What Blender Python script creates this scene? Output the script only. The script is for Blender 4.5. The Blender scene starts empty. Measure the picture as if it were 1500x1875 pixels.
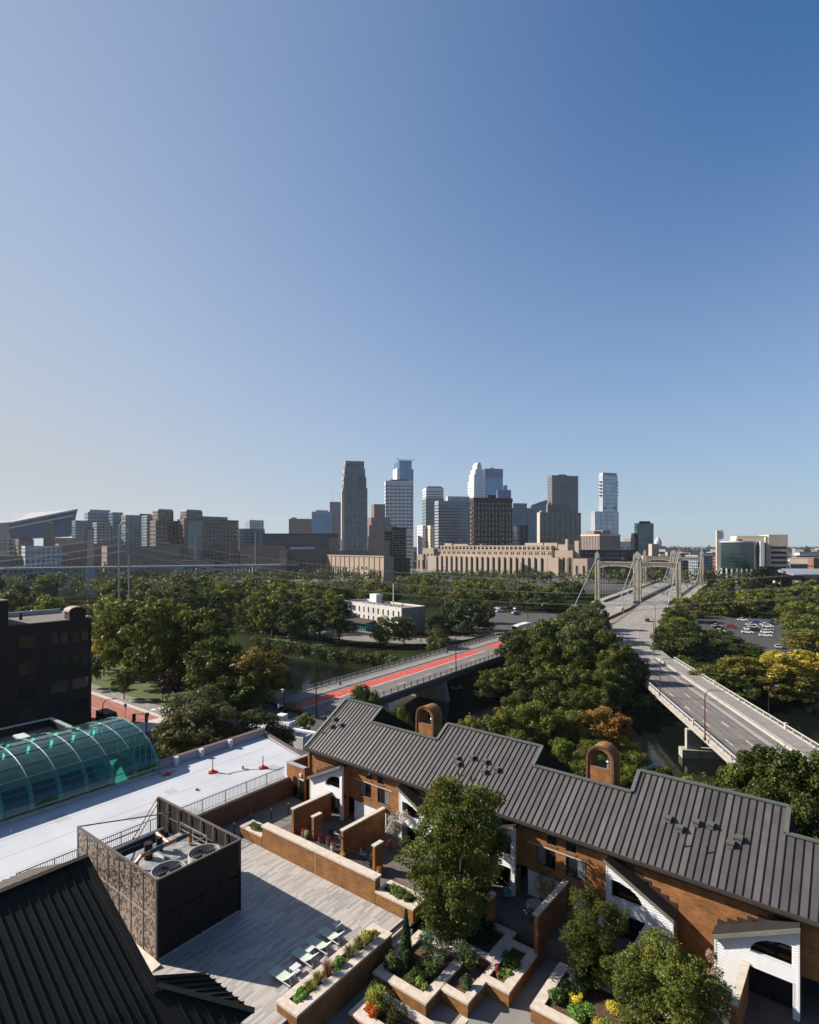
import bpy, math, random
import numpy as np
from mathutils import Vector, Matrix, geometry

random.seed(7)
SC = bpy.context.scene
COL = SC.collection

# ------------------------------------------------------------------ camera, sky, sun, exposure
F = 1033.0          # focal length expressed in pixels of the 1500 px wide photograph
CZ = 26.0           # eye height above the roof terrace (terrace = 0)
cam = bpy.data.cameras.new('camera'); camo = bpy.data.objects.new('camera', cam); COL.objects.link(camo)
camo.location = (0, 0, CZ); camo.rotation_euler = (math.radians(90), 0, 0)
cam.sensor_fit = 'HORIZONTAL'; cam.sensor_width = 36.0; cam.lens = F / 1500 * 36.0
cam.shift_y = 62.5 / 1500; cam.clip_start = 0.5; cam.clip_end = 60000
SC.camera = camo

SUN_DIR = Vector((-0.823, 0.200, 0.530)).normalized()      # towards the sun
SUN_EL = math.asin(SUN_DIR.z); SUN_AZ = math.atan2(SUN_DIR.x, SUN_DIR.y)
world = bpy.data.worlds.new('World'); SC.world = world; world.use_nodes = True
wn = world.node_tree; wn.nodes.clear()
sky = wn.nodes.new('ShaderNodeTexSky'); sky.sky_type = 'NISHITA'; sky.sun_disc = False
sky.sun_elevation = SUN_EL; sky.sun_rotation = SUN_AZ
sky.altitude = 0; sky.air_density = 1.0; sky.dust_density = 0.3; sky.ozone_density = 6.0
# clear blue overhead, paler towards the horizon and towards the sun (moist summer air)
def wnode(t, **k):
    n_ = wn.nodes.new(t)
    for a_, b_ in k.items(): setattr(n_, a_, b_)
    return n_
def wmath(op, a_, b_=None):
    m_ = wnode('ShaderNodeMath', operation=op)
    for i_, x_ in enumerate((a_, b_)):
        if x_ is None: continue
        if isinstance(x_, (int, float)): m_.inputs[i_].default_value = x_
        else: wn.links.new(x_, m_.inputs[i_])
    return m_.outputs[0]
wtc = wnode('ShaderNodeTexCoord'); wnz = wnode('ShaderNodeVectorMath', operation='NORMALIZE'); wn.links.new(wtc.outputs['Generated'], wnz.inputs[0])
wsx = wnode('ShaderNodeSeparateXYZ'); wn.links.new(wnz.outputs[0], wsx.inputs[0])
wdt = wnode('ShaderNodeVectorMath', operation='DOT_PRODUCT'); wn.links.new(wnz.outputs[0], wdt.inputs[0]); wdt.inputs[1].default_value = SUN_DIR
wh_ = wmath('MULTIPLY', wmath('POWER', wmath('MAXIMUM', wmath('SUBTRACT', 1.0, wmath('DIVIDE', wmath('MAXIMUM', wsx.outputs[2], 0.0), .75)), 0.0), 1.6), .80)
wg_ = wmath('MULTIPLY', wmath('POWER', wmath('DIVIDE', wmath('MAXIMUM', wdt.outputs['Value'], 0.0), .82), 1.6), .50)
wf_ = wmath('MINIMUM', wmath('ADD', wh_, wg_), .97)
wti = wnode('ShaderNodeMix', data_type='RGBA', blend_type='MULTIPLY'); wti.inputs[0].default_value = 1.0; wn.links.new(sky.outputs[0], wti.inputs[6]); wti.inputs[7].default_value = (.25, .81, 1.08, 1)
wmx = wnode('ShaderNodeMix', data_type='RGBA'); wn.links.new(wf_, wmx.inputs[0]); wn.links.new(wti.outputs[2], wmx.inputs[6]); wmx.inputs[7].default_value = (4.0, 4.2, 4.5, 1)
bg = wn.nodes.new('ShaderNodeBackground'); bg.inputs[1].default_value = 0.06
wo = wn.nodes.new('ShaderNodeOutputWorld')
wn.links.new(wmx.outputs[2], bg.inputs[0]); wn.links.new(bg.outputs[0], wo.inputs[0])
sl = bpy.data.lights.new('sun', 'SUN'); sl.energy = 5.0; sl.angle = math.radians(0.5); sl.color = (1.0, 0.93, 0.84)
so = bpy.data.objects.new('sun', sl); COL.objects.link(so); so.location = (-60, 20, 90)
so.rotation_euler = SUN_DIR.to_track_quat('Z', 'Y').to_euler()
SC.view_settings.view_transform = 'Standard'; SC.view_settings.look = 'None'
SC.view_settings.gamma = 1.0; SC.view_settings.use_curve_mapping = False
SC.view_settings.exposure = 1.15
HAZE_DENSITY = 0.000035

# ------------------------------------------------------------------ places and frames
def P(u, v, z=0.0):                      # a spot on a level plane at height z, read off the photograph
    Y = (CZ - z) * F / (v - 1000.0); return Vector(((u - 750) / F * Y, Y, z))
def zat(v, Y): return CZ - (v - 1000.0) / F * Y
AD = -math.atan2(.6048, .7963)           # frame of the terrace
AH = -math.atan2(.632, .775)             # frame of the townhouses
class Fr:
    def __init__(s, ang, ox=0, oy=0): s.a = ang; s.ox, s.oy = ox, oy; s.c, s.s = math.cos(ang), math.sin(ang)
    def w(s, x, y, z=0): return Vector((s.ox + x*s.c - y*s.s, s.oy + x*s.s + y*s.c, z))
    def l(s, X, Y): X -= s.ox; Y -= s.oy; return (X*s.c + Y*s.s, -X*s.s + Y*s.c)
FD, FH = Fr(AD), Fr(AH)

# ------------------------------------------------------------------ materials
MATS = {}
def mat(name, col, rough=.7, metal=0., var=.12, scale=1.5, bump=0., bscale=30., spec=.25, col2=None, thr=(.35, .65), detail=6.):
    if name in MATS: return MATS[name]
    m = bpy.data.materials.new(name); MATS[name] = m; m.use_nodes = True
    n = m.node_tree.nodes; L = m.node_tree.links; b = n['Principled BSDF']
    b.inputs['Roughness'].default_value = rough; b.inputs['Metallic'].default_value = metal
    b.inputs['Specular IOR Level'].default_value = spec
    tc = n.new('ShaderNodeTexCoord')
    nt = n.new('ShaderNodeTexNoise'); nt.inputs['Scale'].default_value = scale; nt.inputs['Detail'].default_value = detail
    nt.inputs['Roughness'].default_value = .62
    L.new(tc.outputs['Object'], nt.inputs['Vector'])
    cr = n.new('ShaderNodeValToRGB'); L.new(nt.outputs['Fac'], cr.inputs['Fac'])
    col = tuple(c*.76 for c in col); col2 = tuple(c*.76 for c in col2) if col2 else None
    c2 = col2 if col2 else tuple(min(1, c * (1 + var)) for c in col)
    c1 = col if col2 else tuple(c * (1 - var) for c in col)
    cr.color_ramp.elements[0].position = thr[0]; cr.color_ramp.elements[0].color = (*c1, 1)
    cr.color_ramp.elements[1].position = thr[1]; cr.color_ramp.elements[1].color = (*c2, 1)
    L.new(cr.outputs[0], b.inputs['Base Color'])
    if bump:
        nb = n.new('ShaderNodeTexNoise'); nb.inputs['Scale'].default_value = bscale; nb.inputs['Detail'].default_value = 5
        L.new(tc.outputs['Object'], nb.inputs['Vector'])
        bp = n.new('ShaderNodeBump'); bp.inputs['Strength'].default_value = bump; bp.inputs['Distance'].default_value = .02
        L.new(nb.outputs['Fac'], bp.inputs['Height']); L.new(bp.outputs[0], b.inputs['Normal'])
    return m

def brick_mat(name, c1, c2, mortar, bw=.30, bh=.10, bias=0.):
    m = bpy.data.materials.new(name); MATS[name] = m; m.use_nodes = True
    n = m.node_tree.nodes; L = m.node_tree.links; b = n['Principled BSDF']; b.inputs['Roughness'].default_value = .85
    b.inputs['Specular IOR Level'].default_value = .2
    tc = n.new('ShaderNodeTexCoord'); sp = n.new('ShaderNodeSeparateXYZ'); L.new(tc.outputs['Object'], sp.inputs[0])
    ad = n.new('ShaderNodeMath'); L.new(sp.outputs[0], ad.inputs[0]); L.new(sp.outputs[1], ad.inputs[1])
    cb = n.new('ShaderNodeCombineXYZ'); L.new(ad.outputs[0], cb.inputs[0]); L.new(sp.outputs[2], cb.inputs[1])
    bt = n.new('ShaderNodeTexBrick'); L.new(cb.outputs[0], bt.inputs['Vector'])
    bt.inputs['Color1'].default_value = (*c1, 1); bt.inputs['Color2'].default_value = (*c2, 1); bt.inputs['Mortar'].default_value = (*mortar, 1)
    bt.inputs['Scale'].default_value = 1.; bt.inputs['Mortar Size'].default_value = .008; bt.inputs['Bias'].default_value = bias
    bt.inputs['Brick Width'].default_value = bw; bt.inputs['Row Height'].default_value = bh
    nt = n.new('ShaderNodeTexNoise'); nt.inputs['Scale'].default_value = 1.1; nt.inputs['Detail'].default_value = 7
    L.new(tc.outputs['Object'], nt.inputs['Vector'])
    mp = n.new('ShaderNodeMapRange'); mp.inputs[1].default_value = .3; mp.inputs[2].default_value = .7; mp.inputs[3].default_value = .7; mp.inputs[4].default_value = 1.15
    L.new(nt.outputs['Fac'], mp.inputs[0])
    mx = n.new('ShaderNodeMix'); mx.data_type = 'RGBA'; mx.blend_type = 'MULTIPLY'; mx.inputs[0].default_value = 1
    L.new(bt.outputs['Color'], mx.inputs[6]); L.new(mp.outputs[0], mx.inputs[7])
    # long dark runs of clinker bricks
    mg = n.new('ShaderNodeMapping'); mg.inputs['Scale'].default_value = (1.3, 9., 1); L.new(cb.outputs[0], mg.inputs[0])
    n2 = n.new('ShaderNodeTexNoise'); n2.inputs['Scale'].default_value = 1.; n2.inputs['Detail'].default_value = 3; L.new(mg.outputs[0], n2.inputs['Vector'])
    m2 = n.new('ShaderNodeMapRange'); m2.inputs[1].default_value = .55; m2.inputs[2].default_value = .68; m2.inputs[3].default_value = 0; m2.inputs[4].default_value = .6
    L.new(n2.outputs['Fac'], m2.inputs[0])
    mx2 = n.new('ShaderNodeMix'); mx2.data_type = 'RGBA'; L.new(m2.outputs[0], mx2.inputs[0]); L.new(mx.outputs[2], mx2.inputs[6])
    mx2.inputs[7].default_value = (c1[0]*.35, c1[1]*.35, c1[2]*.4, 1)
    L.new(mx2.outputs[2], b.inputs['Base Color'])
    bp = n.new('ShaderNodeBump'); bp.inputs['Strength'].default_value = .5; bp.inputs['Distance'].default_value = .01; bp.invert = True
    L.new(bt.outputs['Fac'], bp.inputs['Height']); L.new(bp.outputs[0], b.inputs['Normal'])
    return m

def glass_mat(name, col, rough=.08, metal=.0, var=.25, cell=4.0, spec=1.0):
    """opaque-looking window glass seen from outside: dark body, sharp reflection, each light a bit different"""
    if name in MATS: return MATS[name]
    m = bpy.data.materials.new(name); MATS[name] = m; m.use_nodes = True
    n = m.node_tree.nodes; L = m.node_tree.links; b = n['Principled BSDF']
    b.inputs['Roughness'].default_value = rough; b.inputs['Metallic'].default_value = metal; b.inputs['Specular IOR Level'].default_value = spec
    tc = n.new('ShaderNodeTexCoord'); vo = n.new('ShaderNodeTexVoronoi'); vo.inputs['Scale'].default_value = 1. / cell
    L.new(tc.outputs['Object'], vo.inputs['Vector'])
    sp = n.new('ShaderNodeSeparateColor'); L.new(vo.outputs['Color'], sp.inputs[0])
    cr = n.new('ShaderNodeValToRGB'); L.new(sp.outputs[0], cr.inputs['Fac'])
    cr.color_ramp.elements[0].color = (*[c * (1 - var) for c in col], 1); cr.color_ramp.elements[1].color = (*[c * (1 + var) for c in col], 1)
    L.new(cr.outputs[0], b.inputs['Base Color'])
    return m

def vault_glass_mat():
    m = bpy.data.materials.new('teal vault glass'); MATS['teal vault glass'] = m; m.use_nodes = True
    n = m.node_tree.nodes; L = m.node_tree.links; n.remove(n['Principled BSDF']); out = n['Material Output']
    t = n.new('ShaderNodeBsdfTransparent'); t.inputs[0].default_value = (.34, .84, .74, 1)
    g = n.new('ShaderNodeBsdfGlossy'); g.inputs['Roughness'].default_value = .03; g.inputs[0].default_value = (.9, 1, 1, 1)
    fr = n.new('ShaderNodeFresnel'); fr.inputs[0].default_value = 1.7
    mx = n.new('ShaderNodeMixShader'); L.new(fr.outputs[0], mx.inputs[0]); L.new(t.outputs[0], mx.inputs[1]); L.new(g.outputs[0], mx.inputs[2])
    df = n.new('ShaderNodeBsdfDiffuse'); df.inputs[0].default_value = (.10, .30, .26, 1)
    m2 = n.new('ShaderNodeMixShader'); m2.inputs[0].default_value = .05; L.new(mx.outputs[0], m2.inputs[1]); L.new(df.outputs[0], m2.inputs[2])
    L.new(m2.outputs[0], out.inputs[0]); return m

def leaf_mat():
    m = bpy.data.materials.new('foliage'); MATS['foliage'] = m; m.use_nodes = True
    n = m.node_tree.nodes; L = m.node_tree.links; b = n['Principled BSDF']; out = n['Material Output']
    b.inputs['Roughness'].default_value = .5; b.inputs['Specular IOR Level'].default_value = .10
    oi = n.new('ShaderNodeObjectInfo'); at = n.new('ShaderNodeAttribute'); at.attribute_name = 'var'
    mp = n.new('ShaderNodeMapRange'); mp.inputs[3].default_value = .35; mp.inputs[4].default_value = 1.95
    L.new(at.outputs['Fac'], mp.inputs[0])
    mx = n.new('ShaderNodeMix'); mx.data_type = 'RGBA'; mx.blend_type = 'MULTIPLY'; mx.inputs[0].default_value = 1
    L.new(oi.outputs['Color'], mx.inputs[6]); L.new(mp.outputs[0], mx.inputs[7])
    # some clumps turn yellowish
    tc = n.new('ShaderNodeTexCoord'); nt = n.new('ShaderNodeTexNoise'); nt.inputs['Scale'].default_value = .45; nt.inputs['Detail'].default_value = 2
    L.new(tc.outputs['Object'], nt.inputs['Vector'])
    m2 = n.new('ShaderNodeMapRange'); m2.inputs[1].default_value = .5; m2.inputs[2].default_value = .72; m2.inputs[4].default_value = .75
    L.new(nt.outputs['Fac'], m2.inputs[0])
    mx2 = n.new('ShaderNodeMix'); mx2.data_type = 'RGBA'; mx2.blend_type = 'MULTIPLY'; mx2.inputs[7].default_value = (1.9, 1.25, .75, 1)
    L.new(m2.outputs[0], mx2.inputs[0]); L.new(mx.outputs[2], mx2.inputs[6])
    L.new(mx2.outputs[2], b.inputs['Base Color'])
    tr = n.new('ShaderNodeBsdfTranslucent'); L.new(mx2.outputs[2], tr.inputs[0])
    ms = n.new('ShaderNodeMixShader'); ms.inputs[0].default_value = .28
    L.new(b.outputs[0], ms.inputs[1]); L.new(tr.outputs[0], ms.inputs[2]); L.new(ms.outputs[0], out.inputs[0])
    return m

def obj_color_mat(name, rough=.35, metal=0., spec=.6, amt=.0, attr=False):
    m = bpy.data.materials.new(name); MATS[name] = m; m.use_nodes = True
    n = m.node_tree.nodes; L = m.node_tree.links; b = n['Principled BSDF']
    b.inputs['Roughness'].default_value = rough; b.inputs['Metallic'].default_value = metal; b.inputs['Specular IOR Level'].default_value = spec
    oi = n.new('ShaderNodeObjectInfo')
    tc = n.new('ShaderNodeTexCoord'); nt = n.new('ShaderNodeTexNoise'); nt.inputs['Scale'].default_value = 3.; L.new(tc.outputs['Object'], nt.inputs['Vector'])
    mp = n.new('ShaderNodeMapRange'); mp.inputs[3].default_value = 1 - amt; mp.inputs[4].default_value = 1 + amt; L.new(nt.outputs['Fac'], mp.inputs[0])
    mx = n.new('ShaderNodeMix'); mx.data_type = 'RGBA'; mx.blend_type = 'MULTIPLY'; mx.inputs[0].default_value = 1
    L.new(oi.outputs['Color'], mx.inputs[6]); L.new(mp.outputs[0], mx.inputs[7]); L.new(mx.outputs[2], b.inputs['Base Color'])
    return m

def plank_mat():
    m = bpy.data.materials.new('terrace plank tile'); MATS['terrace plank tile'] = m; m.use_nodes = True
    n = m.node_tree.nodes; L = m.node_tree.links; b = n['Principled BSDF']; b.inputs['Roughness'].default_value = .55
    at = n.new('ShaderNodeAttribute'); at.attribute_name = 'var'
    tc = n.new('ShaderNodeTexCoord'); mg = n.new('ShaderNodeMapping'); mg.inputs['Scale'].default_value = (14, 1.2, 1); L.new(tc.outputs['Object'], mg.inputs[0])
    nt = n.new('ShaderNodeTexNoise'); nt.inputs['Scale'].default_value = 1.2; nt.inputs['Detail'].default_value = 6; L.new(mg.outputs[0], nt.inputs['Vector'])
    ad = n.new('ShaderNodeMath'); ad.operation = 'MULTIPLY_ADD'; L.new(nt.outputs['Fac'], ad.inputs[0]); ad.inputs[1].default_value = .7; L.new(at.outputs['Fac'], ad.inputs[2])
    cr = n.new('ShaderNodeValToRGB'); e = cr.color_ramp.elements
    e[0].position = .2; e[0].color = (.185, .168, .155, 1); e[1].position = 1.0; e[1].color = (.35, .32, .29, 1)
    x = e.new(.55); x.color = (.255, .242, .23, 1); x = e.new(.8); x.color = (.325, .282, .247, 1)
    L.new(ad.outputs[0], cr.inputs['Fac']); L.new(cr.outputs[0], b.inputs['Base Color'])
    return m

def screen_mat():
    """laser cut screen: squiggly cut-outs are a darker colour and a bump on the thin sheet"""
    m = bpy.data.materials.new('perforated bronze sheet'); MATS['perforated bronze sheet'] = m; m.use_nodes = True
    n = m.node_tree.nodes; L = m.node_tree.links; b = n['Principled BSDF']; b.inputs['Roughness'].default_value = .5; b.inputs['Metallic'].default_value = .3
    tc = n.new('ShaderNodeTexCoord')
    nt = n.new('ShaderNodeTexNoise'); nt.inputs['Scale'].default_value = 3.6; nt.inputs['Detail'].default_value = 0.; nt.inputs['Distortion'].default_value = 1.2
    L.new(tc.outputs['Object'], nt.inputs['Vector'])
    cr = n.new('ShaderNodeMapRange'); cr.inputs[1].default_value = .47; cr.inputs[2].default_value = .50; L.new(nt.outputs['Fac'], cr.inputs[0])
    mx = n.new('ShaderNodeMix'); mx.data_type = 'RGBA'; mx.inputs[6].default_value = (.055, .042, .035, 1); mx.inputs[7].default_value = (.27, .205, .165, 1)
    L.new(cr.outputs[0], mx.inputs[0]); L.new(mx.outputs[2], b.inputs['Base Color'])
    bp = n.new('ShaderNodeBump'); bp.inputs['Strength'].default_value = 1.; bp.inputs['Distance'].default_value = .05; L.new(cr.outputs[0], bp.inputs['Height']); L.new(bp.outputs[0], b.inputs['Normal'])
    return m

BRICK = brick_mat('orange brown brick', (.225, .090, .030), (.285, .125, .042), (.15, .09, .052))
BRICKW = brick_mat('low garden brick', (.205, .090, .029), (.260, .122, .040), (.14, .085, .048))
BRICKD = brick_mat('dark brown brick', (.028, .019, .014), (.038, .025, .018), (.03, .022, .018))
CAP = mat('cream stone coping', (.58, .49, .40), .8, var=.14, scale=3., bump=.2)
SIDING = mat('white lap siding', (.72, .72, .72), .6, var=.05, scale=2.)
TRIMW = mat('white painted trim', (.72, .71, .70), .5, var=.04)
TRIMB = mat('brown trim', (.20, .13, .09), .6, var=.1)
ROOFM = mat('grey brown standing seam metal', (.085, .073, .072), .5, .1, var=.16, scale=.8, spec=.5)
ROOFM2 = mat('grey brown standing seam metal, second coil', (.070, .061, .060), .5, .1, var=.16, scale=.8, spec=.5)
ROOFM3 = mat('grey brown standing seam metal, weathered', (.094, .083, .078), .55, .05, var=.22, scale=.5, spec=.5)
SEAM = mat('dark seam', (.028, .025, .026), .5, .2, var=.1)
FLASH = mat('ridge flashing', (.13, .135, .12), .5, .3, var=.1)
GUTTER = mat('brown gutter', (.055, .045, .038), .5, .1, var=.1)
ROOFDK = mat('charcoal standing seam metal', (.018, .018, .016), .75, .0, var=.12, spec=.1)
WHITEROOF = mat('white membrane roofing', (.44, .455, .485), .6, var=.045, scale=.18, col2=(.50, .51, .535), thr=(.3, .6))
WHITEUP = mat('grey white parapet lining', (.36, .37, .40), .7, var=.06, scale=.6)
COPING = mat('brown metal coping', (.15, .10, .09), .5, .2)
GREYCOP = mat('pale grey metal coping', (.40, .43, .41), .45, .3, var=.08)
CONC = mat('pale concrete', (.42, .39, .35), .85, var=.12, scale=1.2, bump=.15)
CONC2 = mat('weathered bridge concrete', (.33, .305, .26), .85, var=.18, scale=.7, bump=.15)
ROADC = mat('grey concrete roadway', (.27, .245, .215), .9, var=.10, scale=.25, bump=.1, bscale=8)
ROADM = mat('worn asphalt bridge deck', (.185, .162, .145), .9, var=.16, scale=.18, bump=.1, bscale=8)
ASPH = mat('asphalt', (.075, .073, .075), .9, var=.15, scale=.3)
WALKC = mat('sidewalk concrete', (.24, .22, .20), .9, var=.12, scale=.6)
RED = mat('red bus lane paint', (.33, .045, .032), .8, scale=.9, col2=(.60, .115, .085), thr=(.3, .62), detail=9.)
PAINTW = mat('white road paint', (.70, .70, .70), .7, var=.14, scale=2.)
PAINTY = mat('yellow cream road paint', (.62, .50, .30), .7, var=.1, scale=2.)
REDBRICKRD = brick_mat('red brick paving', (.24, .085, .065), (.30, .12, .09), (.2, .1, .08), .4, .2)
SOIL = mat('dark bark mulch', (.09, .055, .035), .95, var=.4, scale=6., bump=.6)
GRASS = mat('mown lawn', (.06, .085, .02), .95, var=.3, scale=.15, bump=.6, bscale=40, col2=(.10, .115, .03))
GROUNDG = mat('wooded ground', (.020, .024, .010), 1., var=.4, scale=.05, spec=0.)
GROUNDC = mat('city ground', (.11, .105, .10), .95, var=.35, scale=.02)
ROCK = mat('riprap stone', (.33, .29, .24), .9, var=.3, scale=.5, bump=.4, bscale=5)
GRAVEL = mat('gravel roofing', (.16, .135, .12), .95, var=.45, scale=5., bump=.8, bscale=25)
METALD = mat('black painted metal', (.02, .02, .022), .45, .3, var=.1)
METALB = mat('bronze painted metal', (.15, .125, .108), .5, .3, var=.1)
METALDK = mat('dark bronze screen frame', (.020, .018, .016), .6, .0, var=.1, spec=.15)
METALG = mat('galvanised metal', (.40, .41, .41), .4, .6, var=.15, scale=1.)
METALR = mat('dark red painted steel', (.12, .045, .04), .5, .1)
POLEG = mat('grey green steel pole', (.36, .38, .35), .5, .3)
REDP = mat('red plastic base', (.50, .04, .02), .5, var=.1)
WHITEP = mat('white powder coated metal', (.62, .62, .62), .4, var=.03)
SAGE = mat('sage green sling fabric', (.50, .58, .46), .8, var=.06, scale=4)
WINDK = glass_mat('dark window glass', (.012, .014, .016), .06, cell=1.3)
CURT = mat('curtain behind glass', (.16, .17, .17), .6, var=.15, scale=.7)
BARK = mat('bark', (.075, .055, .04), .95, var=.3, scale=3, bump=.5)
PIPEC = mat('copper pipe', (.42, .19, .10), .4, .6, var=.2, scale=3)
PIPEB = mat('dark teal valve', (.04, .09, .11), .5, .2)
FANM = mat('fan housing', (.62, .61, .56), .5, .2, var=.1)
TEALRIB = mat('pale green steel rib', (.42, .62, .55), .5, .0, var=.06)
LEAF = leaf_mat()
TINT = obj_color_mat('tinted paint', .4, .0, .5, .06)
CARP = obj_color_mat('car paint', .22, .2, .7, .03)
VGLASS = vault_glass_mat()
PLANK = plank_mat()
SCREEN = screen_mat()

# ------------------------------------------------------------------ mesh helpers
class MB:
    def __init__(s): s.v = []; s.f = []; s.m = []
    def box(s, x0, y0, z0, x1, y1, z1, m=0, bottom=True):
        if x0 > x1: x0, x1 = x1, x0
        if y0 > y1: y0, y1 = y1, y0
        if z0 > z1: z0, z1 = z1, z0
        b = len(s.v); s.v += [(x0,y0,z0),(x1,y0,z0),(x1,y1,z0),(x0,y1,z0),(x0,y0,z1),(x1,y0,z1),(x1,y1,z1),(x0,y1,z1)]
        fs = [(4,5,6,7),(0,1,5,4),(1,2,6,5),(2,3,7,6),(3,0,4,7)]
        if bottom: fs.append((3,2,1,0))
        for f in fs: s.f.append(tuple(b+i for i in f)); s.m.append(m)
        return s
    def poly(s, pts, m=0):
        b = len(s.v); s.v += [tuple(p) for p in pts]; s.f.append(tuple(range(b, b+len(pts)))); s.m.append(m); return s
    def prism(s, pts, z0, z1, m=0, mside=None):
        """pts: xy outline (anticlockwise); z0/z1 may be functions or numbers"""
        A = sum(pts[i][0]*pts[(i+1)%len(pts)][1]-pts[(i+1)%len(pts)][0]*pts[i][1] for i in range(len(pts)))
        if A < 0: pts = pts[::-1]
        n = len(pts); b = len(s.v); f0 = z0 if callable(z0) else (lambda x, y: z0); f1 = z1 if callable(z1) else (lambda x, y: z1)
        s.v += [(p[0], p[1], f0(p[0], p[1])) for p in pts] + [(p[0], p[1], f1(p[0], p[1])) for p in pts]
        s.f.append(tuple(range(b+n, b+2*n))); s.m.append(m); s.f.append(tuple(range(b+n-1, b-1, -1))); s.m.append(m)
        for i in range(n):
            j = (i+1) % n; s.f.append((b+i, b+j, b+n+j, b+n+i)); s.m.append(m if mside is None else mside)
        return s
    def extr(s, pts, d, m=0):
        """extrude any planar 3d outline by vector d"""
        n = len(pts); b = len(s.v); d = Vector(d); s.v += [tuple(p) for p in pts] + [tuple(Vector(p)+d) for p in pts]
        s.f.append(tuple(range(b, b+n))); s.m.append(m); s.f.append(tuple(range(b+2*n-1, b+n-1, -1))); s.m.append(m)
        for i in range(n):
            j = (i+1) % n; s.f.append((b+j, b+i, b+n+i, b+n+j)); s.m.append(m)
        return s
    def bar(s, p, q, w, h=None, m=0):
        h = h or w; p, q = Vector(p), Vector(q); d = (q-p)
        if d.length < 1e-6: return s
        d.normalize(); up = Vector((0,0,1)) if abs(d.z) < .95 else Vector((1,0,0))
        a = d.cross(up).normalized()*w/2; c = a.normalized().cross(d).normalized()*h/2
        b = len(s.v)
        for o in (p, q): s.v += [tuple(o-a-c), tuple(o+a-c), tuple(o+a+c), tuple(o-a+c)]
        for f in ((0,1,2,3),(7,6,5,4),(0,4,5,1),(1,5,6,2),(2,6,7,3),(3,7,4,0)): s.f.append(tuple(b+i for i in f)); s.m.append(m)
        return s
    def tube(s, pts, r, n=8, m=0, cap=True):
        pts = [Vector(p) for p in pts]; rr = r if isinstance(r, (list, tuple)) else [r]*len(pts); b = len(s.v)
        ref = None
        for i, p in enumerate(pts):
            d = (pts[min(i+1, len(pts)-1)] - pts[max(i-1, 0)]).normalized()
            if ref is None: ref = Vector((1,0,0)) if abs(d.x) < .9 else Vector((0,1,0))
            a = (ref - d*ref.dot(d)).normalized(); c = d.cross(a); ref = a
            for k in range(n):
                t = 2*math.pi*k/n; s.v.append(tuple(p + a*math.cos(t)*rr[i] + c*math.sin(t)*rr[i]))
        for i in range(len(pts)-1):
            for k in range(n):
                k2 = (k+1) % n; s.f.append((b+i*n+k, b+i*n+k2, b+(i+1)*n+k2, b+(i+1)*n+k)); s.m.append(m)
        if cap:
            s.f.append(tuple(b+k for k in reversed(range(n)))); s.m.append(m)
            e = b+(len(pts)-1)*n; s.f.append(tuple(e+k for k in range(n))); s.m.append(m)
        return s
    def mesh(s, name, mats, smooth=False, off=(0,0,0)):
        me = bpy.data.meshes.new(name)
        vs = [(x-off[0], y-off[1], z-off[2]) for x, y, z in s.v]
        me.from_pydata(vs, [], s.f); mats = mats if isinstance(mats, (list, tuple)) else [mats]
        for q in mats: me.materials.append(q)
        if len(mats) > 1: me.polygons.foreach_set('material_index', s.m)
        if smooth: me.polygons.foreach_set('use_smooth', [True]*len(me.polygons))
        me.update(); return me
    def obj(s, name, mats, parent=None, off=(0,0,0), **k):
        return link(name, s.mesh(name, mats, k.pop('smooth', False), off), parent, **k)

def link(name, me, parent=None, loc=None, rz=0., label=None, cat=None, group=None, kind=None, color=None, scale=None):
    o = bpy.data.objects.new(name, me); COL.objects.link(o)
    if parent is not None: o.parent = parent
    if loc is not None: o.location = loc
    if rz: o.rotation_euler = (0, 0, rz)
    if scale is not None: o.scale = scale
    if label: o['label'] = label
    if cat: o['category'] = cat
    if group: o['group'] = group
    if kind: o['kind'] = kind
    if color: o.color = (*color, 1)
    return o
def thing(name, label, cat, loc=(0,0,0), rz=0., group=None): return link(name, None, None, loc, rz, label, cat, group)
def lthing(fr, name, label, cat, x, y, z=0, group=None):
    """a thing whose parts are modelled in the coordinates of frame fr; returns (root, offset)"""
    return thing(name, label, cat, fr.w(x, y, z), fr.a, group), (x, y, z)
def struct(name, mb, mats, label=None): 
    o = mb.obj(name, mats, kind='structure')
    if label: o['label'] = label
    return o
def copy_tree(o, parent=None):
    c = o.copy(); COL.objects.link(c); c.parent = parent
    for ch in KIDS.get(o.name, None) or [x for x in o.children]: copy_tree(ch, c)
    return c
KIDS = {}
def dup(proto, loc, rz, label=None, group=None, color=None, scale=None):
    c = copy_tree(proto); c.location = loc; c.rotation_euler = (0, 0, rz)
    if label: c['label'] = label
    if group: c['group'] = group
    if scale is not None: c.scale = scale
    if color:
        c.color = (*color, 1)
        for ch in c.children:
            ch.color = (*color, 1)
    return c
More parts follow.
